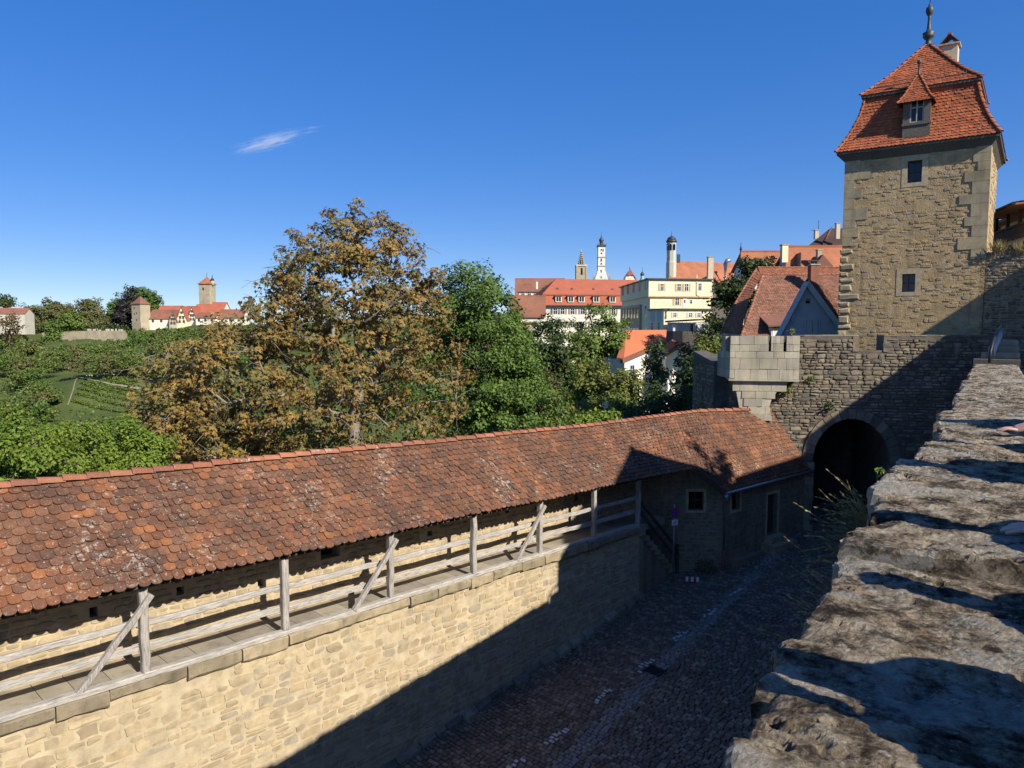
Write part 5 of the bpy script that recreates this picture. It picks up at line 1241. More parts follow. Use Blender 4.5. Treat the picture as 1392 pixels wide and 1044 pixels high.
for i in range(nb):
    x0 = 1.9 + (d.length-2.0)*i/nb; m = MB(); m.box(fv.P(x0+.12,.12,zv-2.0), fv.x*((d.length-2)/nb-.16), fv.y*.04, ZZ*1.5); m.build('pane', M['curtain'] if i not in (3,6) else M['glass_far'], root)
m = MB()
for i in range(nb+1): x0 = 1.9 + (d.length-2.0)*i/nb; m.box(fv.P(x0-.04,0,zv-2.2), fv.x*.12, fv.y*.2, ZZ*2)
m.box(fv.P(1.8,.01,zv-2.25), fv.x*(d.length-1.8), fv.y*.2, ZZ*.25); m.box(fv.P(0,.01,zv-.48), fv.x*d.length, fv.y*.2, ZZ*.22); m.box(fv.P(0,.02,-5), fv.x*1.9, fv.y*.2, ZZ*(zv+4.5)); m.build('frame', M['blue_trim'], root)
root = thing('garden_wall_pier', at(916.5, 455, 103), 'short white pier standing in front of the veranda', 'pier')
m = MB(); p = at(916.5, 449.5, 103); m.box(p - V(.22,.2,2), V(.44,0,0), V(0,.4,0), ZZ*2.85); m.build('pier_shaft', M['render_white'], root)
m = MB(); m.box(p - V(.28,.26,-.85), V(.56,0,0), V(0,.52,0), ZZ*.1); m.build('pier_cap', M['render_white'], root)
# terrace wall below the veranda
a, b, c = at(909, 449, 100), at(930, 450, 98), at(966, 452, 96)
root = thing('terrace_wall', V(a.x, 99, -10), 'curved grey terrace wall between the orange roof and veranda', 'stone wall')
m = MB(); pts = [at(905, 450, 101), at(915, 450, 99.5), at(928, 450, 98.5), at(945, 451, 98), at(972, 452, 98)]
for p, q in zip(pts[:-1], pts[1:]): m.box8([V(p.x,p.y,-12), V(q.x,q.y,-12), V(q.x,q.y+.8,-12), V(p.x,p.y+.8,-12), p, q, q+V(0,.8,0), p+V(0,.8,0)])
m.build('masonry', M['gate_mortar'], root)

# --- white house with new orange roof
Yo = 88
root = thing('orange_roof_house', at(870, 500, 90), 'low white house with bright new orange roof between the trees', 'house')
A_ = at(838, 488.5, 86); B_ = at(851, 451, 93); C_ = at(906, 450.5, 97); D2 = at(907, 462, 95); E_ = at(858, 489, 85)
# ridge B-C; front slope down to A..E then eave rises to D
m = MB(); m.prism([A_, at(848, 489.5, 85), at(905, 463, 94), C_, B_], V(.05,.1,.22)); 
m.prism([at(905, 469, 91), at(905, 480.5, 89.5), at(928, 466, 95), at(914, 463, 95)], V(.05,.1,.2))
bk = V((C_-B_).y, -(C_-B_).x, 0).normalized(); m.prism([B_, C_, C_ - bk*6 - ZZ*5, B_ - bk*6 - ZZ*5], V(0,0,.2)); rf = m.build('roof', M['roof_orange'], root)
m = MB(); m.bar(at(845,491,84.6), at(905,465,93.6), .35, .5); m.bar(at(905,482,89), at(930,467,94.6), .3, .35); m.build('verge', M['roof_brick'], rf)
gl, gr_ = at(849, 490, 85.2), at(906, 464, 94.2); g2 = at(928, 468, 95)
m = MB(); m.box8([V(gl.x,gl.y,-16), V(gr_.x,gr_.y,-16), V(gr_.x-2,gr_.y+4,-16), V(gl.x-2,gl.y+5,-16), gl, gr_, gr_+V(-2,4,0), gl+V(-2,5,0)])
gl3, g3 = at(905, 481.5, 89.7), at(928, 467.5, 94.8); m.box8([V(gl3.x,gl3.y,-16), V(g3.x,g3.y,-16), V(g3.x-1,g3.y+3,-16), V(gl3.x-1,gl3.y+3,-16), gl3, g3, g3+V(-1,3,0), gl3+V(-1,3,0)])
wl_ = at(839, 489, 86.2); m.box8([V(wl_.x,wl_.y,-16), V(gl.x,gl.y+.1,-16), V(gl.x,gl.y+5,-16), V(wl_.x,wl_.y+5,-16), V(wl_.x,wl_.y,wl_.z), V(gl.x,gl.y+.1,gl.z), V(gl.x,gl.y+5,gl.z), V(wl_.x,wl_.y+5,wl_.z)])
m.build('wall', M['render_white'], root)
gd = (gr_-gl); gd.z = 0; fo = Fr(V(gl.x,gl.y,0), (gd.x,gd.y)); hole_window(root, fo, 1.9, gl.z-2.0, 1.0, 1.3, frame='blue_trim'); hole_window(root, fo, 8.6, gl.z-1.2, .9, 1.2, frame='blue_trim')
chimney(root, at(886, 463, 93), .5, .7, 'brick')

# --- long white building with mansard roof
Yw = 170; s = px(Yw)
root = thing('mansard_building', at(800, 440, 176), 'long pale building with red mansard roof and row of dormers', 'building')
a, b = at(735, 450, Yw), at(880, 450, Yw+4); fr = Fr(V(a.x, a.y, 0), (b.x-a.x, b.y-a.y)); wd = V(b.x-a.x,b.y-a.y,0).length
ze, zk, zr_ = at(735, 415, Yw).z, at(740, 401, Yw).z, at(765, 380.5, Yw+8).z
m = MB(); block(m, fr, 0, wd, 0, 14, -9, ze); m.build('wall', M['render_pale'], root)
m = MB(); P = fr.P
m.prism([P(-.6,-.6,ze), P(wd,-.6,ze), P(wd,.5,zk), P(.7,.5,zk)], V(0,.3,.15)); m.prism([P(-.6,14,ze), P(-.6,-.6,ze), P(.7,.5,zk), P(.7,14,zk)], V(.2,0,.15))
m.prism([P(.5,.3,zk), P(wd,.3,zk), P(wd,8,zr_), P(5.4,8,zr_)], V(0,0,.3)); m.prism([P(.5,15,zk), P(.5,.3,zk), P(5.4,8,zr_)], V(0,0,.3)); m.prism([P(wd,15.5,zk), P(.5,15.5,zk), P(5.4,8,zr_), P(wd,8,zr_)], V(0,0,.3))
rf = m.build('roof', M['roof_red'], root)
m = MB(); m.bar(P(-.6,-.7,ze-.05), P(wd,-.7,ze-.05), .3, .25); m.build('gutter', M['slate'], rf)
X = lambda x: (x-735)*s
for x in (759, 776, 791, 811.5, 834.5):
    m = MB(); m.box(P(X(x)-.75,-.55,ze+.75), fr.x*1.5, fr.y*1.6, ZZ*1.5); dm = m.build('dormer', M['render_pale'], root)
    m = MB(); m.box(P(X(x)-.95,-.75,ze+2.2), fr.x*1.9, fr.y*2.0, ZZ*.14); m.build('dormer_roof', M['roof_brick'], dm)
    m = MB(); m.box(P(X(x)-.55,-.6,ze+.95), fr.x*.48, fr.y*.08, ZZ*1.1); m.box(P(X(x)+.07,-.6,ze+.95), fr.x*.48, fr.y*.08, ZZ*1.1); m.build('dormer_pane', M['glass_far'], dm)
for x in (744.5, 755, 765, 779, 793, 807, 821, 836.5):
    hole_window(root, fr, X(x), ze-2.1, .95, 1.35, pane='curtain' if x < 750 else 'glass_far', sh='shutter_grey'); hole_window(root, fr, X(x), ze-5.3, .95, 1.4, sh='shutter_grey')
m = MB(); block(m, fr, 0, wd, -.08, 0, ze-3.2, ze-2.95); m.build('string_course', M['render_white'], root)
for x, y in ((761,393.5),(781.5,393.5),(812,393.5),(839,393.8)):
    m = MB(); p = P(X(x), 3.0, at(x, y, Yw+3).z+.1); m.prism([p-fr.x*.35-fr.y*.5, p+fr.x*.35-fr.y*.5, p+ZZ*.4-fr.y*.5], fr.y*1.2); m.build('roof_vent', M['slate'], rf)

# --- rooftops left of it
rt_, rf, a, b, t0, t1 = roof_block('brown_roof_house', 'weathered brown roofed house beside the green tree', 692, 742, 403, 432, 150, 'roof_old', base=9)
m = MB(); p = lerp(lerp(a, b, .2), t0, .25) + V(0,-.1,.3); m.prism([p-V(.9,0,0), p+V(.9,0,0), p+V(.5,0,.35), p+V(0,0,.45), p-V(.5,0,-.35)], V(0,1.5,.2)); m.build('eyebrow_dormer', M['roof_old'], rf)
rt_, rf, *_ = roof_block('white_dormer_house', 'small white house with dark hipped roof and three windows on the skyline left', 704, 731, 387, 397, 195, 'roof_brick', hipl=8, hipr=8, wall='render_white', base=8)
frw = Fr(V(at(705,400,195).x, 195.3, 0), (1,0))
for i in range(3): hole_window(rt_, frw, 1.2+i*1.75, at(705,402,195.3).z, .9, .9)
chimney(rt_, at(730, 393, 196), .5, 2, 'render_white')
roof_block('long_brown_roof', 'long brown roof ridge along the skyline behind the mansard building', 700, 768, 379.5, 402, 215, 'roof_old', base=8)
rt_, rf, *_ = roof_block('little_gable_house', 'tiny timbered gable peeping between two big roofs', 737, 750, 388, 398, 190, 'roof_brick', base=8)
m = MB(); m.prism([at(736,397,188), at(748,397,188), at(742,387,188)], V(0,4,0)); m.build('gable', M['render_white'], rt_)
m = MB(); m.bar(at(736,397,187.9), at(742,387,187.9), .2, .25); m.bar(at(748,397,187.9), at(742,387,187.9), .2, .25); m.bar(at(738.5,393,187.9), at(745.5,393,187.9), .12, .18); m.build('gable_timber', M['brick'], rt_)
m = MB(); q0, q1 = at(712, 440, 120), at(727, 440, 120)
root = thing('garden_wall', V((q0.x+q1.x)/2, 120, q0.z-4), 'sunlit stump of pale garden wall below the brown roof', 'stone wall')
m.box(V(q0.x,120,q0.z-6), V(q1.x-q0.x,0,0), V(0,1,0), ZZ*6); m.build('masonry', M['far_stone'], root)
m = MB(); m.box(V(q0.x-.3,119.8,q0.z), V(q1.x-q0.x+.6,0,0), V(0,1.4,0), ZZ*.3); m.build('wall_cap', M['roof_brick'], root)

# --- towers on the skyline
def sqtower(mb, p, w, z0, z1, k=1.0): mb.box8([p+V(-w/2,-w/2,z0), p+V(w/2,-w/2,z0), p+V(w/2,w/2,z0), p+V(-w/2,w/2,z0), p+V(-w/2*k,-w/2*k,z1), p+V(w/2*k,-w/2*k,z1), p+V(w/2*k,w/2*k,z1), p+V(-w/2*k,w/2*k,z1)])
Yt = 520; s = px(Yt); g = lambda x, y: at(x, y, Yt)
p = V(g(790,380).x, Yt, 0); Zy = lambda y: g(790, y).z
root = thing('spire_tower', p, 'distant stone church tower with openwork dark spire', 'church tower')
m = MB(); sqtower(m, p, 13.5*s, 0, Zy(363)); 
for sx in (-1, 1):
    for sy in (-1, 1): sqtower(m, p+V(sx*6.2*s,sy*6.2*s,0), 2.4*s, 0, Zy(360))
m.build('shaft', M['far_stone'], root)
m = MB(); m.box(p+V(-7.6*s,-7.6*s,Zy(362.5)), V(15.2*s,0,0), V(0,15.2*s,0), ZZ*1.2); m.build('gallery', M['far_stone2'], root)
m = MB(); m.lathe(p+ZZ*Zy(361.5), [(4.4*s,0),(.5*s,18*s)], 8, smooth=False); m.build('spire', M['roof_dark'], root)
m = MB()
for i in range(8):
    t = 2*math.pi*i/8
    for k in range(7):
        f = k/7; rad = lerp(4.5, .6, f)*s; m.box(p+V(math.cos(t)*rad-.35, math.sin(t)*rad-.35, Zy(361.5)+18*s*f), V(.7,0,0), V(0,.7,0), ZZ*.9)
m.lathe(p+ZZ*(Zy(361.5)+17.8*s), [(.3,0),(.9,.5),(.3,1),(.1,3)], 6); m.build('crockets', M['far_stone'], root)
m = MB(); m.box(p+V(-1.2*s,-6.9*s,Zy(374)), V(2.4*s,0,0), V(0,.3,0), ZZ*9*s); m.build('belfry_opening', M['glass_dark'], root)
Yt = 470; s = px(Yt); g = lambda x, y: at(x, y, Yt); p = V(g(817,380).x, Yt, 0); Zy = lambda y: g(817, y).z
root = thing('town_hall_tower', p, 'slender white town hall tower with dark onion cap', 'tower')
m = MB(); sqtower(m, p, 10*s, 0, Zy(335.5), .94); m.build('shaft', M['white_tower'], root)
m = MB()
for y in (350.5, 362.5): m.box(p+V(-5.4*s,-5.4*s,Zy(y)), V(10.8*s,0,0), V(0,10.8*s,0), ZZ*.5)
m.build('string_course', M['far_stone'], root)
m = MB(); m.prism([p+V(-9*s,-5.6*s,Zy(381)), p+V(9*s,-5.6*s,Zy(381)), p+V(5.4*s,-5.6*s,Zy(369)), p+V(-5.4*s,-5.6*s,Zy(369))], V(0,3,0)); m.build('stepped_gable', M['white_tower'], root)
m = MB()
for x in (-11,-9.5,9,11.5): m.lathe(p+V(x*s,-5.5*s,Zy(382)), [(.5*s,0),(.5*s,6*s),(.1,9*s)], 4)
m.build('pinnacles', M['far_stone'], root)
m = MB(); m.box(p+V(-5.8*s,-5.8*s,Zy(335.5)), V(11.6*s,0,0), V(0,11.6*s,0), ZZ*1.0)
for x in (-5.6,-2.8,0,2.8,5.2): m.box(p+V(x*s,-5.7*s,Zy(335)), V(.35,0,0), V(0,.35,0), ZZ*1.6)
m.build('gallery', M['slate'], root)
m = MB(); m.lathe(p+ZZ*Zy(334.5), [(3.4*s,0),(2.6*s,1.5*s),(2.4*s,5*s),(3.1*s,7*s),(3.0*s,9*s),(1.2*s,11*s),(.9*s,12.5*s),(.3*s,15*s),(.1*s,20*s)], 10); m.build('onion_cap', M['slate'], root)
m = MB()
for x, y, w_, h in ((-.6,341,1.3,2),(1.9,342,1.2,3),(-.6,345.5,1.6,1.6),(-.7,356,1.6,4),(-.7,360,1.8,1.8),(-.7,371,1.5,3.5),(-.7,379,1.4,3)): m.box(p+V((x-.5)*s,-5.7*s if y > 366 else -5.15*s,Zy(y)), V(w_*s,0,0), V(0,.3,0), ZZ*h*s)
m.build('window', M['slate'], root)
Yt = 400; s = px(Yt); g = lambda x, y: at(x, y, Yt); p = V(g(857,380).x, Yt, 0)
root = thing('red_gable_house', p, 'small red roofed gable with finial on the skyline right of the white tower', 'house')
m = MB(); m.prism([g(849,384), g(866,384), g(863,376), g(856.5,368), g(851,376)], V(0,8,0)); m.build('gable', M['render_pale'], root)
m = MB(); 
for a, b in (((848,382),(856.5,366.5)),((866.5,382),(856.5,366.5))): m.prism([at(*a,Yt-.5), at(*b,Yt-.5), at(*b,Yt+9), at(*a,Yt+9)], ZZ*.5)
rf = m.build('roof', M['roof_red'], root); m = MB(); m.prism([at(852,374,Yt-.8), at(861.5,374,Yt-.8), at(857,366,Yt-.8)], V(0,2,0)); m.lathe(g(856,366), [(.25,0),(.3,.6),(.05,1.8)], 6); m.build('gable_cap', M['roof_red'], rf)
m = MB(); m.box(g(856,378)-V(.8,.2,0), V(1.7,0,0), V(0,.2,0), ZZ*2); m.build('clock_face', M['render_white'], root)
p = V(g(873,384).x, Yt, 0); root = thing('green_turret', p, 'tiny green copper roof turret beside the red gable', 'turret')
m = MB(); m.lathe(V(p.x,Yt,g(873,384).z), [(1.9,0),(1.4,1.5),(.9,2.6),(.9,4.2)], 8); m.build('base', M['verdigris'], root); m = MB(); m.lathe(V(p.x,Yt,g(873,374.5).z), [(1.1,0),(1.2,.8),(.6,1.7),(.15,2.2),(.05,5)], 8); m.build('cap', M['slate'], root)
# church with octagonal turret
Yt = 185; s = px(Yt); p = V(at(912,380,Yt).x, Yt, 0); Zy = lambda y: at(912, y, Yt).z
root = thing('church', at(950, 400, 190), 'church with pale octagonal turret, dark dome and long red roof', 'church')
m = MB(); m.lathe(p, [(7.0*s,-5),(7.0*s,Zy(357)),(6.3*s,Zy(355)),(6.3*s,Zy(329))], 8, smooth=False, rot=.25); m.build('turret', M['far_stone2'], root)
m = MB(); m.lathe(p+ZZ*Zy(329.5), [(7.4*s,0),(7.2*s,.4),(5.6*s,.8),(6.2*s,2.6*s),(5.6*s,5.5*s),(3*s,7.5*s),(.8*s,8.4*s),(.5*s,10*s),(.1*s,16*s)], 12); m.build('dome', M['slate'], root)
m = MB()
for t in (-1.97, -1.18, -2.7):
    c = p + V(math.cos(t), math.sin(t), 0)*6.05*s; n = V(math.cos(t), math.sin(t), 0); sd_ = V(-n.y,n.x,0); m.box(c - sd_*.32 + ZZ*Zy(340.5), sd_*.64, n*.12, ZZ*1.35); m.lathe(c + n*.06 + ZZ*(Zy(340.5)+1.3), [(.32,0),(.2,.25),(.02,.35)], 6)
m.build('belfry_opening', M['glass_dark'], root)
m = MB(); a, b = at(908, 382, Yt-3), at(1005, 382, Yt+6); t0, t1 = at(919, 356, Yt+6), at(1008, 359.5, Yt+14)
m.prism([a, b, t1, t0], ZZ*.3); m.prism([at(903,386,Yt+4), a, t0], ZZ*.3); rf = m.build('roof', M['roof_rust'], root)
m = MB(); m.box8([a+V(.5,.5,-12), b+V(0,.5,-12), b+V(0,14,-12), a+V(.5,14,-12), a+V(.5,.5,.2), b+V(0,.5,.2), b+V(0,14,.2), a+V(.5,14,.2)]); m.build('wall', M['far_stone'], root)
m = MB(); m.box(at(921,357,Yt+2), V(.7,0,0), V(0,.7,0), ZZ*2.2); m.build('roof_turret', M['slate'], rf)
Yg = 135; s = px(Yg); 
root = thing('steep_gable_house', at(985, 420, Yg), 'steep red roofed house with tall chimney at the ivy edge', 'house')
t0, t1 = at(965, 372, Yg), at(1010, 362, Yg+12); e0_, e1_ = at(955, 411, Yg), at(1001, 411, Yg); 
m = MB(); m.prism([e1_, at(1030, 400, Yg+12), t1, t0], ZZ*.25); m.prism([at(985,400,Yg+14), e0_, t0, t1], ZZ*.25); rf = m.build('roof', M['roof_rust'], root)
m = MB(); m.prism([e0_+V(.3,.3,-8), e1_+V(-.3,.3,-8), e1_+V(-.3,.3,0), t0+V(0,.3,-.2), e0_+V(.3,.3,0)], V(1,9,0)); m.build('wall', M['soffit'], root)
m = MB(); m.bar(e0_+V(0,-.1,.05), t0+V(0,-.1,.1), .2, .35); m.build('verge', M['slate'], rf)
chimney(root, at(964.5, 405, Yg-1), 7*s, 54*s, 'render_beige')
m = MB(); p = at(986, 368, Yg); m.tube([p-ZZ*3, p+ZZ*1.3, p+ZZ*1.9+V(.3,0,0), p+ZZ*2.0+V(.9,0,0)], .42, 8); m.build('metal_flue', M['zinc'], root)

# --- castle garden wall, towers and houses on the far plateau
Yp = 330; s = px(Yp)
root = thing('castle_garden_wall', at(135, 462, Yp), 'long sunlit retaining wall under the garden trees', 'stone wall')
m = MB(); tops = [(57,452.5),(72,452),(85,451.5),(110,450),(140,449.5),(175,449.5),(184,452)]; bots = [466,466,465,464,462,460,458]
for i in range(len(tops)-1):
    (x0,y0),(x1,y1) = tops[i], tops[i+1]; a, b = at(x0,y0,Yp), at(x1,y1,Yp)
    m.box8([V(a.x,Yp,a.z-9), V(b.x,Yp,b.z-9), V(b.x,Yp+1.5,b.z-9), V(a.x,Yp+1.5,a.z-9), a, b, b+V(0,1.5,0), a+V(0,1.5,0)])
m.build('masonry', M['far_wall'], root)
m = MB(); r = random.Random(3)
for i in range(15): x = r.uniform(118, 172); p = at(x, 449.6, Yp+.5); h = r.uniform(.5,1.0); m.box(p, V(r.uniform(.4,.9),0,0), V(0,.5,0), ZZ*h)
m.build('merlon', M['far_stone2'], root)
root = thing('lower_terrace_wall', at(60, 472, 300), 'broken low terrace wall zigzagging down the wooded slope', 'stone wall')
m = MB()
for (x0,y0),(x1,y1) in (((47,470),(68,474)),((68,474),(92,478.5)),((97,479),(116,483))):
    a, b = at(x0,y0,285), at(x1,y1,285); m.box8([a-ZZ*4, b-ZZ*4, b+V(0,.8,-4), a+V(0,.8,-4), a, b, b+V(0,.8,0), a+V(0,.8,0)])
m.build('masonry', M['far_stone'], root)
def far_tower(name, label, x0, x1, ytop, ybot, yroof, over, Y, mat='far_stone', roof='roof_brick', rot=.3, slits=()):
    s = px(Y); p = V(at((x0+x1)/2, ytop, Y).x, Y, 0); zt = at(x0, ytop, Y).z; zb = at(x0, ybot, Y).z; w = (x1-x0)*s/(math.cos(rot)+math.sin(rot))
    root = thing(name, V(p.x, Y, zb), label, 'tower'); ux = V(math.cos(rot), -math.sin(rot), 0) if True else None; uy = V(math.sin(rot), math.cos(rot), 0)
    m = MB(); c = [p - ux*w/2 - uy*w/2, p + ux*w/2 - uy*w/2, p + ux*w/2 + uy*w/2, p - ux*w/2 + uy*w/2]
    m.box8([q + ZZ*(zb-3) for q in c] + [q + ZZ*zt for q in c]); m.build('shaft', M[mat], root)
    zr_ = at(x0, yroof, Y).z; k = 1 + 2*over*s/w; m = MB(); pr = [(1.0,0),(.72,.22),(.42,.52),(.2,.78),(.02,1)]
    for (f0,h0),(f1,h1) in zip(pr[:-1], pr[1:]):
        for i in range(4): j = (i+1) % 4; m.quad(*[p + (c[a]-p)*k*f + ZZ*(zt + (zr_-zt)*h) for a, f, h in ((i,f0,h0),(j,f0,h0),(j,f1,h1),(i,f1,h1))])
    m.box8([p+(q-p)*k+ZZ*(zt-.3) for q in c] + [p+(q-p)*k+ZZ*(zt+.02) for q in c])
    rf = m.build('roof', M[roof], root); m = MB(); m.tube([p+ZZ*(zr_-.2), p+ZZ*(zr_+2.2)], .12, 5); m.build('finial', M['slate'], rf)
    if slits:
        m = MB()
        for sx, sy, w_, h in slits:
            q = at(sx, sy, Y); u = (q-p).dot(ux); m.box(p + ux*(u-w_/2) - uy*(w/2+.06) + ZZ*q.z, ux*w_, uy*.2, ZZ*h)
        m.build('window', M['slate'], root)
    return root, p
far_tower('garden_tower', 'squat pale tower with brown pyramid roof at the end of the garden wall', 181, 201.5, 413, 447, 402.5, 1, 335, roof='roof_brick', rot=.38, slits=((188.5,420,.5,.8),(188.5,428,.5,.8),(193,427,.5,.8),(193,436,.5,.8)))
rt_, p = far_tower('castle_gate_tower', 'tall slim pale tower with red cap rising above the far left houses', 273, 290, 386, 420, 376, 1.2, 380, roof='roof_rust', rot=.12, slits=((280.5,395,.9,1.4),))
m = MB(); q = p + V(3.1,-.5,0); m.lathe(q, [(.3,at(280,389,380).z),(1.0,at(280,387,380).z),(1.0,at(280,381.5,380).z)], 8); m.build('side_turret', M['far_stone'], rt_); m = MB(); m.lathe(q+ZZ*at(280,381.5,380).z, [(1.2,0),(.3,1.6),(.05,3.2)], 8); m.build('side_turret_cap', M['slate'], rt_)
def row_house(name, label, x0, x1, ye, yr, yb, Y, roof, ridge, wall='render_pale', timber=False, rot=0.0, dep=9):
    s = px(Y); a = at(x0, ye, Y); w = (x1-x0)*s; rh = (ye-yr)*s; fr = Fr(V(a.x, Y, a.z), (math.cos(rot), math.sin(rot)))
    root, rf = gable_house(name, label, 'house', fr, w, dep, 0, rh, wall, roof, ridge, over=.35, base=(yb-ye)*s+3)
    if ridge == 'y':
        for x, z in ((.5, rh*.45), (.3, -1.6), (.7, -1.6), (.35, .35), (.65, .35)): hole_window(root, fr, w*x, z, .9, 1.0, mull=0, frame='soffit')
    else:
        for i in range(3): hole_window(root, fr, w*(i+.5)/3, -1.7, .9, 1.1, mull=0, frame='soffit')
    if timber:
        m = MB()
        for a_, b_ in (((0,0),(.5,rh)),((1,0),(.5,rh)),((.12,.25*rh),(.88,.25*rh)),((.28,.55*rh),(.72,.55*rh)),((.2,-2),(.4,.2*rh)),((.8,-2),(.6,.2*rh))): m.bar(fr.P(a_[0]*w,-.06,a_[1]), fr.P(b_[0]*w,-.06,b_[1]), .12, .2)
        m.build('timber', M['soffit'], root)
    return root
row_house('row_house', 'long low brown roofed house joined to the garden tower', 202, 236, 433, 421.5, 441, 336, 'roof_old', 'x')
row_house('row_house', 'orange roofed house with ridge above the long low roof', 213, 243, 426, 416, 432, 345, 'roof_red', 'x')
row_house('row_house', 'narrow grey half timbered gable beside the long low roof', 230, 240, 436, 423, 446, 334, 'roof_old', 'y', 'render_beige', True)
row_house('row_house', 'cream half timbered gable, tallest of the far row', 240, 254, 434, 417, 448, 335, 'roof_red', 'y', 'render_cream', True, 0.0)
row_house('row_house', 'white timbered gable house right of the cream gable', 256, 266, 431, 417, 446, 338, 'roof_red', 'y', 'render_white', True)
row_house('row_house', 'bright red roof between the two timbered gables', 250, 263, 434, 416.5, 443, 342, 'roof_red', 'x')
row_house('row_house', 'red roofed house below the tall slim tower', 263, 290, 425, 414, 434, 345, 'roof_red', 'x')
row_house('row_house', 'house with tall bright red gabled roof and dark dormer by the brown tree', 284, 302, 424, 411, 436, 341, 'roof_red', 'x', dep=11)
row_house('row_house', 'low brown roofed house in front of the slim tower', 266, 292, 432, 425, 440, 333, 'roof_brick', 'x')
row_house('row_house', 'small house half hidden by the brown chestnut crown', 296, 330, 432, 421, 442, 336, 'roof_old', 'x')
fr = Fr(V(at(-12,443,300).x, 300, at(0,442,300).z), (1,.15)); root, rf = gable_house('stone_barn', 'plain pale stone chapel like barn at the far left edge', 'barn', fr, 42*px(300), 8, 8*px(300)*1.9, 7.5*px(300), 'far_stone2', 'roof_old', 'x', over=.2, base=4)
hole_window(root, fr, 3, 1, .6, 1.2, mull=0, frame='far_stone')

# --- gallery house at the right edge
gx = at(1349, 333, 44); fr = Fr(V(gx.x, 44, gx.z), (-.287,-.958)); zb_ = 0; zt_ = at(1350, 318, 44).z - gx.z; zf_ = at(1350, 291, 44).z - gx.z
root = thing('gallery_house', fr.P(6, 3, -8), 'dark timber gallery with plank balustrade under tiled eaves at the right edge', 'house')
m = MB()
for i in range(29): m.box(fr.P(i*.2+.01,0,0), fr.x*.18, fr.y*.05, ZZ*zt_)
m.bar(fr.P(0,-.03,zt_), fr.P(5.8,-.03,zt_), .12, .12); m.bar(fr.P(0,-.03,.02), fr.P(5.8,-.03,.02), .14, .2); m.build('balustrade', M['oak_dark'], root)
for i in range(4):
    m = MB(); m.box(fr.P(.05+i*1.8,.05,0), fr.x*.16, fr.y*.16, ZZ*zf_); m.build('post', M['oak_dark'], root)
m = MB(); block(m, fr, -7, 6, 2.0, 9, -10, zf_-.15); block(m, fr, .02, 5.9, .1, 2.2, -.3, -.05); m.build('wall', M['render_beige'], root)
m = MB(); m.box(fr.P(-6.4,1.93,.2), fr.x*1.4, fr.y*.1, ZZ*2.0); m.build('brick_arch', M['brick'], root)
m = MB(); e = [fr.P(-.35,-.9,zf_-.25), fr.P(6.0,-.9,zf_-.25)]; t = [fr.P(-.35,4.5,zf_+.15), fr.P(6.0,4.5,zf_+.15)]
tile_rows(m, rows_between(e[0], e[1], t[0], t[1], .2), .21, .02, seed=431); m.prism([e[0]-ZZ*.14, e[1]-ZZ*.14, t[1]-ZZ*.14, t[0]-ZZ*.14], ZZ*.1); m.prism([t[1], t[0], fr.P(-.35,10,zf_-.4), fr.P(6.0,10,zf_-.4)], ZZ*.1); m.prism([fr.P(-7.2,1.2,zf_-.16), fr.P(-.36,1.2,zf_-.16), fr.P(-.36,9,zf_-.1), fr.P(-7.2,9,zf_-.1)], ZZ*.15); rf = m.build('roof', M['tile_mid'], root)
m = MB(); m.tube([e[0]-fr.y*.1-ZZ*.05, e[1]-fr.y*.1-ZZ*.05], .08, 8); m.build('gutter', M['iron'], rf)
m = MB(); block(m, fr, 0, 5.9, .3, 2, -1.2, -.3); m.build('floor_beam', M['oak_dark'], root)

# --- houses along the terrace to the right (their roofs shade the street)
SR, SM = V(.72,.7,0).normalized(), V(.7,-.72,0).normalized()
def SP(r_, m_, z): return SR*r_ + SM*m_ + ZZ*z
fa = Fr(SP(18.2, 2, -1.76), SR, SM); root, rf = gable_house('terrace_house', 'gabled town house on the terrace whose roof shades the rampart walk', 'house', fa, 10.4, 9, 6.3, 3.6, 'render_cream', 'roof_brick', 'y', over=.25, base=.5)
for x in (2, 5.2, 8.4): hole_window(root, fa, x, 3.6, 1, 1.4, sh='shutter_grey'); hole_window(root, fa, x, .9, 1, 1.4, sh='shutter_grey')
fa = Fr(SP(28.7, 3, -1.76), SR, SM); root, rf = gable_house('terrace_house', 'lower eaved town house between two gables on the terrace', 'house', fa, 5.8, 7, 7.7, 2.2, 'render_beige', 'roof_old', 'x', over=.3, base=.5)
for x in (1.5, 4.5): hole_window(root, fa, x, 3.4, 1, 1.4)
fa = Fr(SP(34.6, 2, -1.76), SR, SM); root, rf = gable_house('terrace_house', 'tall gabled town house whose roof shades the gate tower foot', 'house', fa, 19, 10, 7.75, 4.3, 'render_pale', 'roof_brick', 'y', over=.3, base=.5)
for x in (3, 7, 11, 15): hole_window(root, fa, x, 4.2, 1.1, 1.5, sh='shutter'); hole_window(root, fa, x, 1.0, 1.1, 1.5, sh='shutter')
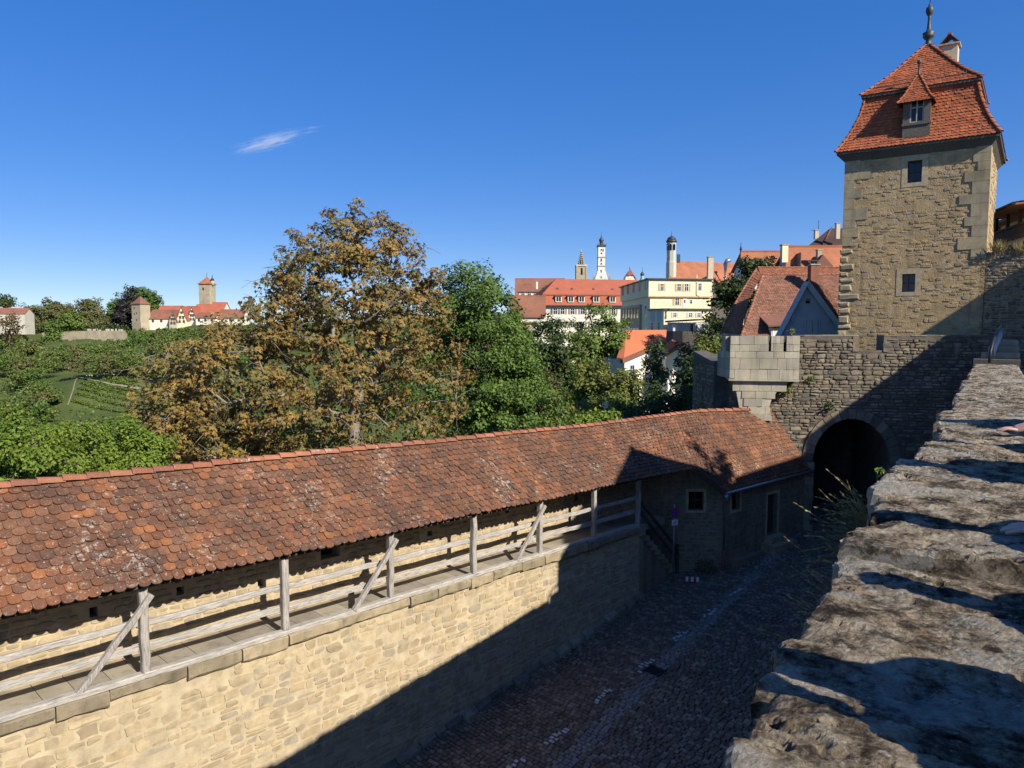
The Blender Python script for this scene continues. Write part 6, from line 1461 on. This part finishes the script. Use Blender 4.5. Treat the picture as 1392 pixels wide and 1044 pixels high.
# ------------------------------------------------------------------ ground
CP = np.array([(-30,0,-14),(0,0,-14.5),(20,10,-14),(-10,14,-14),(-18,26,-14.5),(-8,34,-14.5),(2,40,-14.5),(12,48,-13.5),(24,46,-12),(40,60,-9),(-40,20,-19),(-70,40,-30),(-60,70,-34),(-20,60,-22),(10,70,-19),(22,80,-13),
 (-90,110,-42),(-40,110,-36),(-5,100,-29),(14,100,-19),(24,105,-11),(40,110,-5),(-120,150,-40),(-60,150,-37),(-20,140,-30),(15,150,-14),(40,150,-3),(80,150,4),(30,190,2),(70,220,9),(140,220,14),
 (-160,195,-26),(-120,195,-25),(-80,195,-24),(-40,195,-19),(-5,190,-9),(-190,240,-16.5),(-130,240,-15.5),(-70,240,-10),(-20,240,0),(-230,300,-8.5),(-170,300,-7.5),(-110,300,-3),(-60,300,2),(0,300,6),(60,300,9),
 (-260,328,-5.5),(-215,328,-5.5),(-185,328,-5),(-260,340,0),(-215,340,1),(-180,340,1.5),(-140,335,3),(-90,335,5),(-30,350,7),(60,400,12),(-300,420,2),(-150,420,4),(0,500,12),(150,500,16),(-500,600,0),(300,600,15),
 (-900,900,-12),(0,1000,0),(900,900,0),(-2500,2500,-40),(0,3000,-30),(2500,2500,-30),(-1500,200,-20),(1500,200,0),(-600,100,-20),(600,100,0),(-300,-200,-14),(300,-200,-14),(-1500,-1500,-20),(1500,-1500,-20)], dtype=float)
def ground_z(X, Y):
    X = np.asarray(X, float); Y = np.asarray(Y, float); sh = X.shape; X = X.ravel(); Y = Y.ravel(); out = np.zeros(X.size)
    for i in range(0, X.size, 20000):
        d2 = (X[i:i+20000,None]-CP[None,:,0])**2 + (Y[i:i+20000,None]-CP[None,:,1])**2 + 4
        w = d2**-1.9; out[i:i+20000] = (w*CP[None,:,2]).sum(1)/w.sum(1)
    return out.reshape(sh)
gzf = lambda x, y: float(ground_z(np.array([x]), np.array([y]))[0])
def ground_hit(x, y, Y0=90, Y1=420):
    d = ray(x, y); 
    Ys = np.linspace(Y0, Y1, 600); z = ground_z(d.x/d.y*Ys, Ys); k = np.argmax(z >= d.z/d.y*Ys)
    return V(d.x/d.y*Ys[k], Ys[k], z[k])
xs = np.concatenate([np.linspace(-3500,-340,14), np.linspace(-320,170,120), np.linspace(200,3500,14)]); ys = np.concatenate([np.linspace(-1600,-30,8), np.linspace(-10,440,120), np.linspace(470,4500,16)])
GX, GY = np.meshgrid(xs, ys); GZ = ground_z(GX, GY)
me = bpy.data.meshes.new('ground'); nx, ny = len(xs), len(ys)
me.from_pydata([tuple(p) for p in np.stack([GX, GY, GZ], -1).reshape(-1,3)], [], [(j*nx+i, j*nx+i+1, (j+1)*nx+i+1, (j+1)*nx+i) for j in range(ny-1) for i in range(nx-1)])
m, nt, b, _ = newmat('meadow_ground'); v = coords(nt); n = noise_n(nt, v, .08, 8, .7); n2 = noise_n(nt, v, 1.2, 6, .7)
c = ramp(nt, n, [(.35,(.07,.095,.03)),(.55,(.10,.125,.04)),(.7,(.16,.16,.06))]); c = mix(nt, .5, c, ramp(nt, n2, [(.3,.45),(.7,1)]), 'MULTIPLY'); nt.links.new(c, b.inputs['Base Color']); b.inputs['Roughness'].default_value = 1; b.inputs['Specular IOR Level'].default_value = .05
me.materials.append(m); me.polygons.foreach_set('use_smooth', [True]*len(me.polygons)); tag(link('ground', me), kind='structure')

# ------------------------------------------------------------------ trees
def rhombs(c, a, b2, L, Wd):
    """leaf quads: base c, axis a, side b2"""
    L = L[:,None]; Wd = Wd[:,None]; v = np.stack([c, c + a*L*.45 + b2*Wd*.5, c + a*L, c + a*L*.45 - b2*Wd*.5], 1); return v
def unit(x): return x/np.maximum(np.linalg.norm(x, axis=-1, keepdims=True), 1e-9)
def quads_mesh(name, vs, mat, parent=None):
    n = vs.shape[0]; me = bpy.data.meshes.new(name); me.vertices.add(n*4); me.vertices.foreach_set('co', vs.astype(np.float32).ravel())
    me.loops.add(n*4); me.loops.foreach_set('vertex_index', np.arange(n*4, dtype=np.int32)); me.polygons.add(n)
    me.polygons.foreach_set('loop_start', np.arange(0, n*4, 4, dtype=np.int32)); me.update(calc_edges=True); me.validate(); me.materials.append(mat)
    return link(name, me, parent)
def clump_leaves(g, ctr, cr, n, L, outc, palm=0, droop=.25, flat=.75, up=.5):
    """n leaves in a rounded clump; outc = crown centre, leaves face away from it"""
    d = unit(g.normal(size=(n,3))); p = ctr + d*(cr*(.35+.65*g.random((n,1))**.5))*np.array([1,1,flat])
    o = unit(p - outc)
    nrm = unit(o*.6 + d*.5 + np.array([0,0,up]) + g.normal(size=(n,3))*.45)
    ax = unit(np.cross(nrm, g.normal(size=(n,3)))*1.0 + o*.35 + np.array([0,0,-droop])); sd = unit(np.cross(nrm, ax))
    Ls = L*(.65 + .7*g.random(n))
    if not palm: return rhombs(p, ax, sd, Ls, Ls*.62)
    out = []
    for k in range(palm):
        t = (k-(palm-1)/2)*.62; a2 = unit(ax*math.cos(t) + sd*math.sin(t) + np.array([0,0,-droop*.8])*abs(t) + g.normal(size=(n,3))*.12); s2 = unit(np.cross(nrm + g.normal(size=(n,3))*.25, a2))
        out.append(rhombs(p, a2, s2, Ls*(1-.18*abs(t)), Ls*.36))
    return np.concatenate(out)
def lobe_points(g, lobes, per):
    pts = []; oc = []
    for (c, r), n in zip(lobes, per):
        d = unit(g.normal(size=(n,3))); rr_ = (.42 + .58*g.random((n,1))**.6); rr_ *= 1 + .12*g.normal(size=(n,1)); pts.append(np.array(c) + d*rr_*np.array(r)); oc.append(np.repeat(np.array([c]), n, 0))
    return np.concatenate(pts), np.concatenate(oc)
def skeleton(g, base, top, targets, step=1.1, r0=.3, twig=.02, wob=.12):
    base = np.array(base, float); top = np.array(top, float); nodes = [base]; par = [-1]; nt_ = 8
    for i in range(1, nt_+1): nodes.append(base + (top-base)*i/nt_ + g.normal(size=3)*np.array([wob,wob,0])*1.2); par.append(i-1)
    order = np.argsort(np.linalg.norm(targets - (base*.3+top*.7), axis=1)); tip = []
    for ti in order:
        t = targets[ti]; A = np.array(nodes); dv = t - A; cost = np.linalg.norm(dv, axis=1) + np.maximum(0, A[:,2]-t[2])*.5; cost[:3] += 4
        k = int(np.argmin(cost)); p = A[k]; L_ = np.linalg.norm(t-p); m_ = max(1, int(L_/step)); 
        for j in range(1, m_+1):
            f = j/m_; q = p + (t-p)*f + g.normal(size=3)*wob*(1 if j < m_ else .3) + np.array([0,0,.10*L_*math.sin(math.pi*f)]); nodes.append(q); par.append(k); k = len(nodes)-1
        tip.append(k)
    cnt = np.zeros(len(nodes))
    for k in tip:
        while k >= 0: cnt[k] += 1; k = par[k]
    rad = twig*np.maximum(cnt, 1)**.5; rad = np.minimum(rad, r0)
    return np.array(nodes), par, rad
def limbs(mb, nodes, par, rad, n=5):
    for i, p in enumerate(par):
        if p < 0: continue
        mb.tube([nodes[p], nodes[i]], [max(rad[i], min(rad[p], rad[i]*1.5)), rad[i]], n if rad[i] > .05 else 4, cap=False)
def tree(name, label, base, lobes, per, cr, nleaf, L, leafm, bark='bark', r0=.3, palm=0, seed=1, group=None, twigs=0, droop=.25, twig=.022, cat='tree', up=.5, limb=True, flat=.75):
    g = np.random.default_rng(seed); pts, oc = lobe_points(g, lobes, per)
    root = thing(name, Vector(base), label, cat, group)
    if limb:
        top = np.array(lobes[0][0], float); nodes, par, rad = skeleton(g, base, top, pts, r0=r0, twig=twig, step=max(.8, cr)); mb = MB(); limbs(mb, nodes, par, rad)
        for i in range(twigs):
            k = g.integers(9, len(nodes)); p = nodes[k]; d = unit(g.normal(size=3)*np.array([1,1,.5]) + np.array([0,0,-.25])); l = g.uniform(.5,1.7)
            q = [p, p+d*l*.35+g.normal(size=3)*.05, p+d*l*.7+g.normal(size=3)*.08+np.array([0,0,-.05]), p+d*l+np.array([0,0,-.15*l])]; mb.tube(q, [.022,.017,.012,.006], 4, cap=False)
            e = q[2]; d2 = unit(d + g.normal(size=3)*.7); mb.tube([e, e+d2*.3, e+d2*.6+np.array([0,0,-.05])], [.012,.009,.005], 4, cap=False)
        mb.build('trunk', M[bark], root)
    vs = [clump_leaves(g, p, cr*g.uniform(.7,1.25), max(3, int(nleaf*g.uniform(.55,1.4))), L, o, palm, droop, flat, up) for p, o in zip(pts, oc)]
    quads_mesh('crown', np.concatenate(vs), M[leafm], root); return root
def LB(x, y, rx, ry, Y, dep=1.0, dy=0): # an ellipsoid lobe of foliage at a depth
    s = px(Y); c = at(x, y, Y+dy); return ((c.x, c.y, c.z), (rx*s, max(rx,ry)*s*dep, ry*s))
def gbase(x, Y): q = at(x, 500, Y); return (q.x, q.y, gzf(q.x, q.y)-.3)

Y = 39
tree('chestnut_tree', 'huge browning horse chestnut with sparse crown and bare limbs above the rampart roof', gbase(492, Y),
     [LB(480,385,104,90,Y,.9), LB(395,385,42,60,Y,1,.3), LB(565,400,40,62,Y,1,.3), LB(462,330,58,48,Y), LB(515,335,48,42,Y,1,.5), LB(470,470,128,92,Y,.8), LB(318,505,112,80,Y,.8,-1.5), LB(236,560,56,84,Y,1,-2), LB(575,525,62,82,Y,.9,-1.5), LB(410,565,130,70,Y,.8,-2), LB(290,600,90,52,Y,.8,-2.5), LB(400,430,80,60,Y,1), LB(550,430,52,62,Y,1)],
     [100,30,28,36,28,120,140,90,54,110,70,50,28], .6, 33, .205, 'leaf_brown', 'bark_pale', .36, 5, 3, twigs=700, droop=.5, twig=.014)
Y = 47
tree('maple_tree', 'tall dense dark green maple to the right of the brown chestnut', gbase(655, Y),
     [LB(635,410,48,62,Y), LB(668,425,36,60,Y,1,-1), LB(655,490,78,72,Y,.9), LB(600,450,34,70,Y,1,.5), LB(690,520,52,66,Y,.9,-1), LB(640,560,88,50,Y,.8,-1), LB(728,565,36,44,Y,1,-2), LB(705,490,34,50,Y,.9,1)],
     [56,40,80,34,52,64,26,30], .8, 120, .21, 'leaf_green', 'bark', .35, 0, 5, twig=.02)
Y = 50
tree('rust_tipped_shrub', 'small rust tipped tree beside the maple just above the roof ridge', gbase(742, Y), [LB(742,548,24,38,Y), LB(735,575,30,20,Y)], [22,14], .6, 60, .2, 'leaf_rust', r0=.12, seed=6)
Y = 25
tree('bright_bush_tree', 'bright yellow green treetop at the left edge behind the roof', gbase(60, Y), [LB(55,608,82,52,Y,.9), LB(-35,600,70,55,Y), LB(15,640,90,40,Y)], [64,40,30], .5, 190, .125, 'leaf_bright', r0=.16, seed=7)
Y = 28
tree('bright_bush_tree', 'bright green treetop under the chestnut left limbs', gbase(160, Y), [LB(155,612,62,42,Y,.9), LB(205,625,46,34,Y), LB(110,588,30,20,Y)], [50,28,14], .5, 190, .13, 'leaf_bright', r0=.16, seed=8)
Y = 44
tree('green_understorey_tree', 'mid green young tree glimpsed below the chestnut limbs', gbase(380, Y), [LB(330,600,80,42,Y), LB(430,600,80,40,Y), LB(520,590,60,45,Y)], [36,36,26], .7, 70, .24, 'leaf_mid', r0=.14, seed=9, group='understorey')
MT = [  # mid-distance trees: name, label, pixel, depth, lobes, leaf
 ('dark_round_tree', 'dark olive round tree in front of the mansard building', 748, 88, [(748,470,28,46),(738,505,30,40),(760,520,24,30)], 'leaf_dark', 11),
 ('light_green_tree', 'airy light green tree hiding the middle of the mansard building', 805, 92, [(806,452,32,36),(838,470,18,40),(790,490,38,34),(825,505,36,32)], 'leaf_mid', 12),
 ('yellow_green_tree', 'yellow green tree in front of the airy light green one', 805, 72, [(800,515,28,30),(792,545,34,26)], 'leaf_yellow', 13),
 ('spotted_shrub_tree', 'pale spotted yellow green tree below the orange roof', 850, 70, [(845,525,32,26),(858,540,32,24)], 'leaf_yellow', 14),
 ('grey_green_shrub', 'grey green shrub above the rampart ridge in part shade', 828, 60, [(825,552,36,18),(850,560,26,12)], 'leaf_hill', 15),
 ('pear_tree', 'slim pear shaped dark tree against the orange roof house', 893, 76, [(890,482,11,15),(889,505,14,20)], 'leaf_dark', 16),
 ('left_wall_tree', 'green tree left of the pale garden wall stump', 703, 84, [(705,470,22,36),(712,515,28,40),(700,440,14,20)], 'leaf_mid', 17),
 ('shaded_thicket', 'dark shaded thicket behind the corner turret', 915, 58, [(905,545,34,34),(935,530,22,50),(880,565,40,18)], 'leaf_dark', 18),
 ('young_bright_shrub', 'bright young shrub shoots just above the rampart ridge', 800, 48, [(790,574,28,10),(825,572,20,10),(760,578,18,8)], 'leaf_bright', 19),
 ('golden_shrub', 'golden green shrub on the wall top near the corner turret', 958, 60, [(957,468,12,12),(965,478,9,8)], 'leaf_yellow', 20),
 ('ivy_tree', 'big dark green ivy clad tree slope between church and brown roof', 1005, 84, [(1020,362,22,16),(1048,366,18,13),(1000,392,22,26),(985,425,20,34),(968,455,20,30),(1020,395,24,24)], 'leaf_dark', 21),
 ('shaded_tree', 'dark shaded tree below the veranda terrace', 940, 78, [(936,492,15,24),(945,520,24,30)], 'leaf_dark', 22),
 ('backlit_tree', 'mid green tree behind the yellow green one', 770, 96, [(770,520,30,36),(735,545,26,30)], 'leaf_hill', 23)]
for nm, lab, bx_, Y, lb, mt, sd in MT:
    k = Y/47; lobes = [LB(*l, Y, .9) for l in lb]; per = [max(6, int(l[2]*l[3]*.022*Y/47)+4) for l in lb]
    tree(nm, lab, gbase(bx_, Y), lobes, per, .62*k**.5*1.0, 75, .25*k**.6, mt, r0=.25, seed=sd)
# small plants on the gate wall
def shrublet(name, label, c, r_, n, L, mat, seed, cat='plant'):
    g = np.random.default_rng(seed); c = np.array(c); vs = clump_leaves(g, c, r_, n, L, c - np.array([0,-.1,.3]), 0, .1, .9, .4); tag(quads_mesh(name, vs, M[mat]), label, cat)
p = hit(1069, 529, G0 + GN*.25, GN); shrublet('wall_shrub', 'bright yellow green bush growing from the wall right of the turret corbel', p, .3, 420, .09, 'leaf_yellow', 31)
p = hit(1102, 515, G0 + GN*.1, GN); shrublet('wall_weed', 'small weed rooted in a wall crack right of the yellow bush', p, .14, 90, .09, 'leaf_mid', 32)
p = hit(1127, 552, G0 + GN*.12, GN); shrublet('wall_weed', 'dark weed tuft at the shoulder of the arch', p, .22, 160, .1, 'leaf_dark', 33)
p = at(1076, 450, 34.6); shrublet('wall_weed', 'tiny bright sprig on top of the battlement before the blue house', p, .16, 70, .09, 'leaf_bright', 34)
p = hit(962, 553, V(10.45,39,0), V(1,0,0)); p = at(963, 552, 38.5); shrublet('wall_weed', 'weed clump at the foot of the shaded outer wall', p + V(-.3,0,0), .25, 160, .1, 'leaf_mid', 35)
p = hit(960, 775, RP, RN); shrublet('street_weed', 'dark weeds growing in the corner by the guardhouse wall', p + ZZ*.15, .5, 260, .12, 'leaf_dark', 36)
for px_, lab in ((1356, 'dry grass tuft on the town wall beside the tower'), (1388, 'dry grass tuft on the town wall at the right edge')):
    p = hit(px_, 343, rt, FN); g = np.random.default_rng(px_); n = 160; base = np.array(p) + g.normal(size=(n,3))*np.array([.16,.12,.02]); ax = unit(g.normal(size=(n,3))*.35 + np.array([0,0,1])); vs = rhombs(base, ax, unit(np.cross(ax, g.normal(size=(n,3)))), g.uniform(.25,.75,n), np.full(n,.03)); tag(quads_mesh('dry_grass_tuft', vs, M['grass_dry']), lab, 'grass')
# garden trees on the plateau
GT = [('poplar_tree', 'slim dark conifer tip at the far left above the barn', 8, 345, [(8,408,5,9),(13,412,4,6)], 'leaf_dark'),
 ('garden_tree', 'broad olive tree left of centre behind the garden wall', 62, 345, [(66,430,20,18),(58,442,18,14),(80,440,14,14)], 'leaf_olive'),
 ('garden_tree', 'dark green trees behind the barn roof', 36, 352, [(36,430,12,14),(28,440,10,12)], 'leaf_green'),
 ('garden_tree', 'brownish rounded tree second from the left in the garden', 86, 350, [(86,426,14,13),(94,434,10,10)], 'leaf_olive'),
 ('garden_tree', 'bright green low tree between the olive garden trees', 98, 340, [(100,437,16,12),(86,443,10,9)], 'leaf_mid'),
 ('garden_tree', 'tall rounded olive tree right in the garden', 121, 346, [(121,423,15,16),(124,438,14,12)], 'leaf_olive'),
 ('garden_tree', 'little brownish tree right of the tall olive garden tree', 145, 342, [(145,440,7,9)], 'leaf_olive'),
 ('garden_conifer', 'bushy dark green tree standing before the garden wall', 71, 322, [(71,443,6,8),(71,456,8,10)], 'leaf_green'),
 ('copper_beech', 'dark purple copper beech beside the squat pale tower', 172, 345, [(176,412,9,16),(170,432,12,16)], 'leaf_purple'),
 ('big_garden_tree', 'large green tree behind the copper beech and squat tower', 195, 356, [(193,408,20,16),(160,420,9,16),(206,420,10,14)], 'leaf_green'),
 ('bare_barn_tree', 'sparse brown tree in front of the barn wall', 14, 285, [(14,442,10,14)], 'leaf_rust')]
for i, (nm, lab, bx_, Y, lb, mt) in enumerate(GT):
    lobes = [LB(l[0], l[1]+1, l[2]*1.12, l[3]*1.2, Y, .9) for l in lb]; per = [max(8, int(l[2]*l[3]*.42)) for l in lb]
    tree(nm, lab, gbase(bx_, Y), lobes, per, 1.7, 46 if nm != 'bare_barn_tree' else 12, .95, mt, r0=.35, seed=50+i, twig=.05)
# wooded slopes nobody could count
g = np.random.default_rng(77); vs = []; vs2 = []; vs3 = []
def ylim(x): return 452 if x < 33 else 463 if x < 58 else 468 if x < 118 else (466 if x < 176 else (446 if x < 330 else 440))
n = 0
while n < 620:
    Yw_ = g.uniform(95, 325); x = g.uniform(-80, 640) if g.random() < .4 else g.uniform(-60, 330); d = ray(x, 450); X_ = d.x/d.y*Yw_; z = gzf(X_, Yw_); r_ = g.uniform(2.2, 4.6)*(1 if Yw_ < 280 else .7)
    rp_ = r_/px(Yw_); ztop = min(z + r_*2.1, -(ylim(x)-450)/F*Yw_); zc_ = ztop - r_*.8
    yc = 450 - zc_/px(Yw_)
    if zc_ < z - r_*.9: continue
    if 78-rp_*.6 < x < 195+rp_*.3 and 508 - rp_*.55 < yc < 580+rp_: continue
    n += 1; c = np.array([X_, Yw_, zc_]); cl = int(6 + r_*1.6); pts = c + unit(g.normal(size=(cl,3)))*np.array([1,1,.85])*r_*g.uniform(.35,.75,(cl,1))
    (vs, vs2, vs3)[g.choice(3, p=[.6,.3,.1])].append(np.concatenate([clump_leaves(g, p, r_*g.uniform(.36,.55), 52, .36+.0014*Yw_, p - np.array([0,0,.5]), up=.35) for p in pts]))
for k in range(70):                   # scrub along the foot of the garden wall
    x = g.uniform(58, 190); p = np.array(at(x, g.uniform(463.5, 469), g.uniform(312, 324))); (vs, vs2)[k % 2].append(clump_leaves(g, p, g.uniform(1.0, 2.0), 50, .75, p - np.array([0,0,.5])))
for v_, mt in ((vs,'leaf_hill'),(vs2,'leaf_green'),(vs3,'leaf_olive')): tag(quads_mesh('hillside_woodland', np.concatenate(v_), M[mt]), 'mixed green woodland covering the far valley slope', 'woodland', None, 'stuff')
# vineyard terraces
mv = plain('vineyard_grass', (.32,.38,.10), 1, var=.3, scale=.3); md = plain('vineyard_path', (.20,.19,.13), 1, var=.25, scale=.5)
def strip(name, pts, w, mat, lift):
    q = [ground_hit(x, y) for x, y in pts]; q2 = []
    for a, b in zip(q[:-1], q[1:]): q2 += [lerp(a, b, i/6) for i in range(6)]
    q2.append(q[-1]); mb = MB()
    for a, b in zip(q2[:-1], q2[1:]):
        s_ = (b-a).cross(ZZ).normalized()*w/2; P4 = [a-s_, b-s_, b+s_, a+s_]; mb.add([V(p.x,p.y,gzf(p.x,p.y)+lift) for p in P4], [(0,1,2,3)])
    o = mb.build(name, mat); tag(o, kind='structure'); return q2
strip('vineyard_path', [(106,514),(125,518),(150,524),(190,531)], .9, md, .35)
strip('slope_path', [(106,514),(100,530),(92,552)], .4, md, .3)
rows = [[(122,521),(150,528),(190,535)],[(112,522),(135,531),(190,541)],[(110,530),(140,539),(192,549)],[(106,538),(140,548),(190,556)],[(100,547),(130,556),(180,563)],[(140,515),(165,518),(190,521)],[(140,519.5),(165,522.5),(180,525)]]
for i, rw in enumerate(rows):
    g = np.random.default_rng(90+i); q = [ground_hit(x, y) for x, y in rw]; pts = []
    for a, b in zip(q[:-1], q[1:]):
        for k in range(14): pts.append(lerp(a, b, k/14))
    v_ = np.concatenate([clump_leaves(g, np.array(p + ZZ*.7), .75, 26, .5, np.array(p)) for p in pts]); 
    tag(quads_mesh('vine_row', v_, M['leaf_mid']), ['vine row just below the pale path','second vine row below the pale path','third vine row below the path','fourth vine row on the terraced slope','lowest vine row on the slope','upper vine row above the path','vine row directly above the path'][i], 'vine row', 'vine rows on the slope')
mb = MB(); r = random.Random(12); p = ground_hit(135, 513); 
for i in range(40): q = p + V(r.gauss(0,2.6), r.gauss(0,1.0), r.uniform(.2,1.6)); s_ = r.uniform(.2,.45); mb.box(q, V(s_,r.uniform(-.2,.2),0), V(r.uniform(-.2,.2),s_,0), V(0,0,s_*.7))
tag(mb.build('stone_terrace', M['far_stone2']), 'tumbled pale terrace stones at the top of the vineyard', 'stone terrace')
# fallen leaves by the wall foot
g = np.random.default_rng(5); n = 500; tt = g.uniform(9, 25, n); oo = -14.9 + np.abs(g.normal(size=n))*1.6
c = np.stack([np.array(W(t_, o_, rz(t_, o_)+.03)) for t_, o_ in zip(tt, oo)]); ax = unit(g.normal(size=(n,3))*np.array([1,1,.1])); sd = unit(np.cross(ax, np.array([0,0,1.0])+g.normal(size=(n,3))*.2))
tag(quads_mesh('fallen_leaves', rhombs(c, ax, sd, g.uniform(.05,.11,n), g.uniform(.03,.06,n)), M['leaf_brown']), 'scattered dry leaves on the cobbles', 'leaves', None, 'stuff')
# tree beside the terrace houses, its shadow falls on the rampart roof
c = SP(27.6, 1.0, 6.3); tree('terrace_tree', 'small leafy tree between the terrace house gables', SP(27.6, 1.2, -1.8), [((c.x,c.y,c.z),(1.0,1.0,2.0)), ((c.x,c.y,c.z-2.2),(1.3,1.3,1.5))], [16,14], .4, 40, .22, 'leaf_green', r0=.12, seed=40)
g = np.random.default_rng(123); v_ = []
for k in range(60):
    x = g.uniform(26, 178); p = at(x, 446.5 + g.uniform(-3,1.5), 336 + g.uniform(0,8)); v_.append(clump_leaves(g, np.array(p), g.uniform(1.2,2.2), 40, .9, np.array(p)-np.array([0,0,1.])))
tag(quads_mesh('garden_hedge', np.concatenate(v_), M['leaf_dark']), 'dark clipped hedge running along behind the garden wall', 'hedge')
# ------------------------------------------------------------------ sky, sun, wisp of cloud
SUN = V(.7,-.72,0).normalized()*math.cos(R(35)) + ZZ*math.sin(R(35))
w = bpy.data.worlds.new("World"); scene.world = w; w.use_nodes = True; nt = w.node_tree; nt.nodes.clear()
sky = nt.nodes.new('ShaderNodeTexSky'); sky.sky_type = 'NISHITA'; sky.sun_disc = False; sky.sun_elevation = R(35); sky.sun_rotation = math.atan2(SUN.x, SUN.y)
sky.altitude = 400; sky.air_density = .7; sky.dust_density = .2; sky.ozone_density = 4.5
bg = nt.nodes.new('ShaderNodeBackground'); bg.inputs['Strength'].default_value = .12; wo = nt.nodes.new('ShaderNodeOutputWorld')
hs_ = nt.nodes.new('ShaderNodeHueSaturation'); hs_.inputs['Saturation'].default_value = 1.84; hs_.inputs['Hue'].default_value = .52; hs_.inputs['Value'].default_value = 1.95; gm_ = nt.nodes.new('ShaderNodeGamma'); gm_.inputs[1].default_value = .5; nt.links.new(sky.outputs[0], gm_.inputs[0]); nt.links.new(gm_.outputs[0], hs_.inputs['Color']); nt.links.new(hs_.outputs[0], bg.inputs[0]); nt.links.new(bg.outputs[0], wo.inputs[0])
sl = bpy.data.lights.new('sun', 'SUN'); sl.energy = 5.0; sl.angle = R(.5); sl.color = (1,.93,.82)
so = bpy.data.objects.new('sun', sl); COL.objects.link(so); so.rotation_euler = SUN.to_track_quat('Z','Y').to_euler()
vs_ = scene.view_settings; scene.display_settings.display_device = 'sRGB'; vs_.view_transform = 'Standard'; vs_.look = 'None'; vs_.exposure = .55; vs_.gamma = 1; vs_.use_curve_mapping = False
scene.cycles.max_bounces = 6; scene.cycles.diffuse_bounces = 3; scene.cycles.glossy_bounces = 2; scene.cycles.transmission_bounces = 3; scene.cycles.transparent_max_bounces = 4; scene.cycles.volume_bounces = 0; scene.cycles.volume_max_steps = 64
scene.cycles.use_denoising = True
try: scene.cycles.denoiser = 'OPENIMAGEDENOISE'
except Exception: pass
m = bpy.data.materials.new('cirrus'); m.use_nodes = True; nt = m.node_tree; nt.nodes.clear(); out = nt.nodes.new('ShaderNodeOutputMaterial')
tc = nt.nodes.new('ShaderNodeTexCoord'); mp = nt.nodes.new('ShaderNodeMapping'); nt.links.new(tc.outputs['Object'], mp.inputs[0]); mp.inputs['Scale'].default_value = (1.1, 1.0, 2.3); mp.inputs['Rotation'].default_value = (0, R(8), 0)
n1 = noise_n(nt, mp.outputs[0], 1.9, 9, .72, 1.2)
ln = nt.nodes.new('ShaderNodeVectorMath'); ln.operation = 'LENGTH'; nt.links.new(tc.outputs['Object'], ln.inputs[0])
fall = ramp(nt, ln.outputs['Value'], [(.0, .30),(.5,.17),(1.0, 0.0)])
a = nt.nodes.new('ShaderNodeMath'); a.operation = 'ADD'; nt.links.new(n1, a.inputs[0]); nt.links.new(fall, a.inputs[1])
dens = ramp(nt, a.outputs[0], [(.66, 0),(.95, 1)])
mu = nt.nodes.new('ShaderNodeMath'); mu.operation = 'MULTIPLY'; nt.links.new(dens, mu.inputs[0]); mu.inputs[1].default_value = .03
pv = nt.nodes.new('ShaderNodeVolumePrincipled'); pv.inputs['Color'].default_value = (1,1,1,1); pv.inputs['Anisotropy'].default_value = -.45; nt.links.new(mu.outputs[0], pv.inputs['Density']); nt.links.new(pv.outputs[0], out.inputs['Volume'])
Yc = 2400; cc = at(368, 192, Yc); mb = MB(); mb.lathe(V(0,0,0), [(.02,-1),(.5,-.866),(.866,-.5),(1,0),(.866,.5),(.5,.866),(.02,1)], 16)
cl = mb.build('cloud', m); cl.location = cc; cl.scale = (84*px(Yc), 60, 14*px(Yc)); cl.rotation_euler = (0, R(-15), 0); tag(cl, 'single thin wisp of white cloud in the blue sky', 'cloud', None, 'stuff')
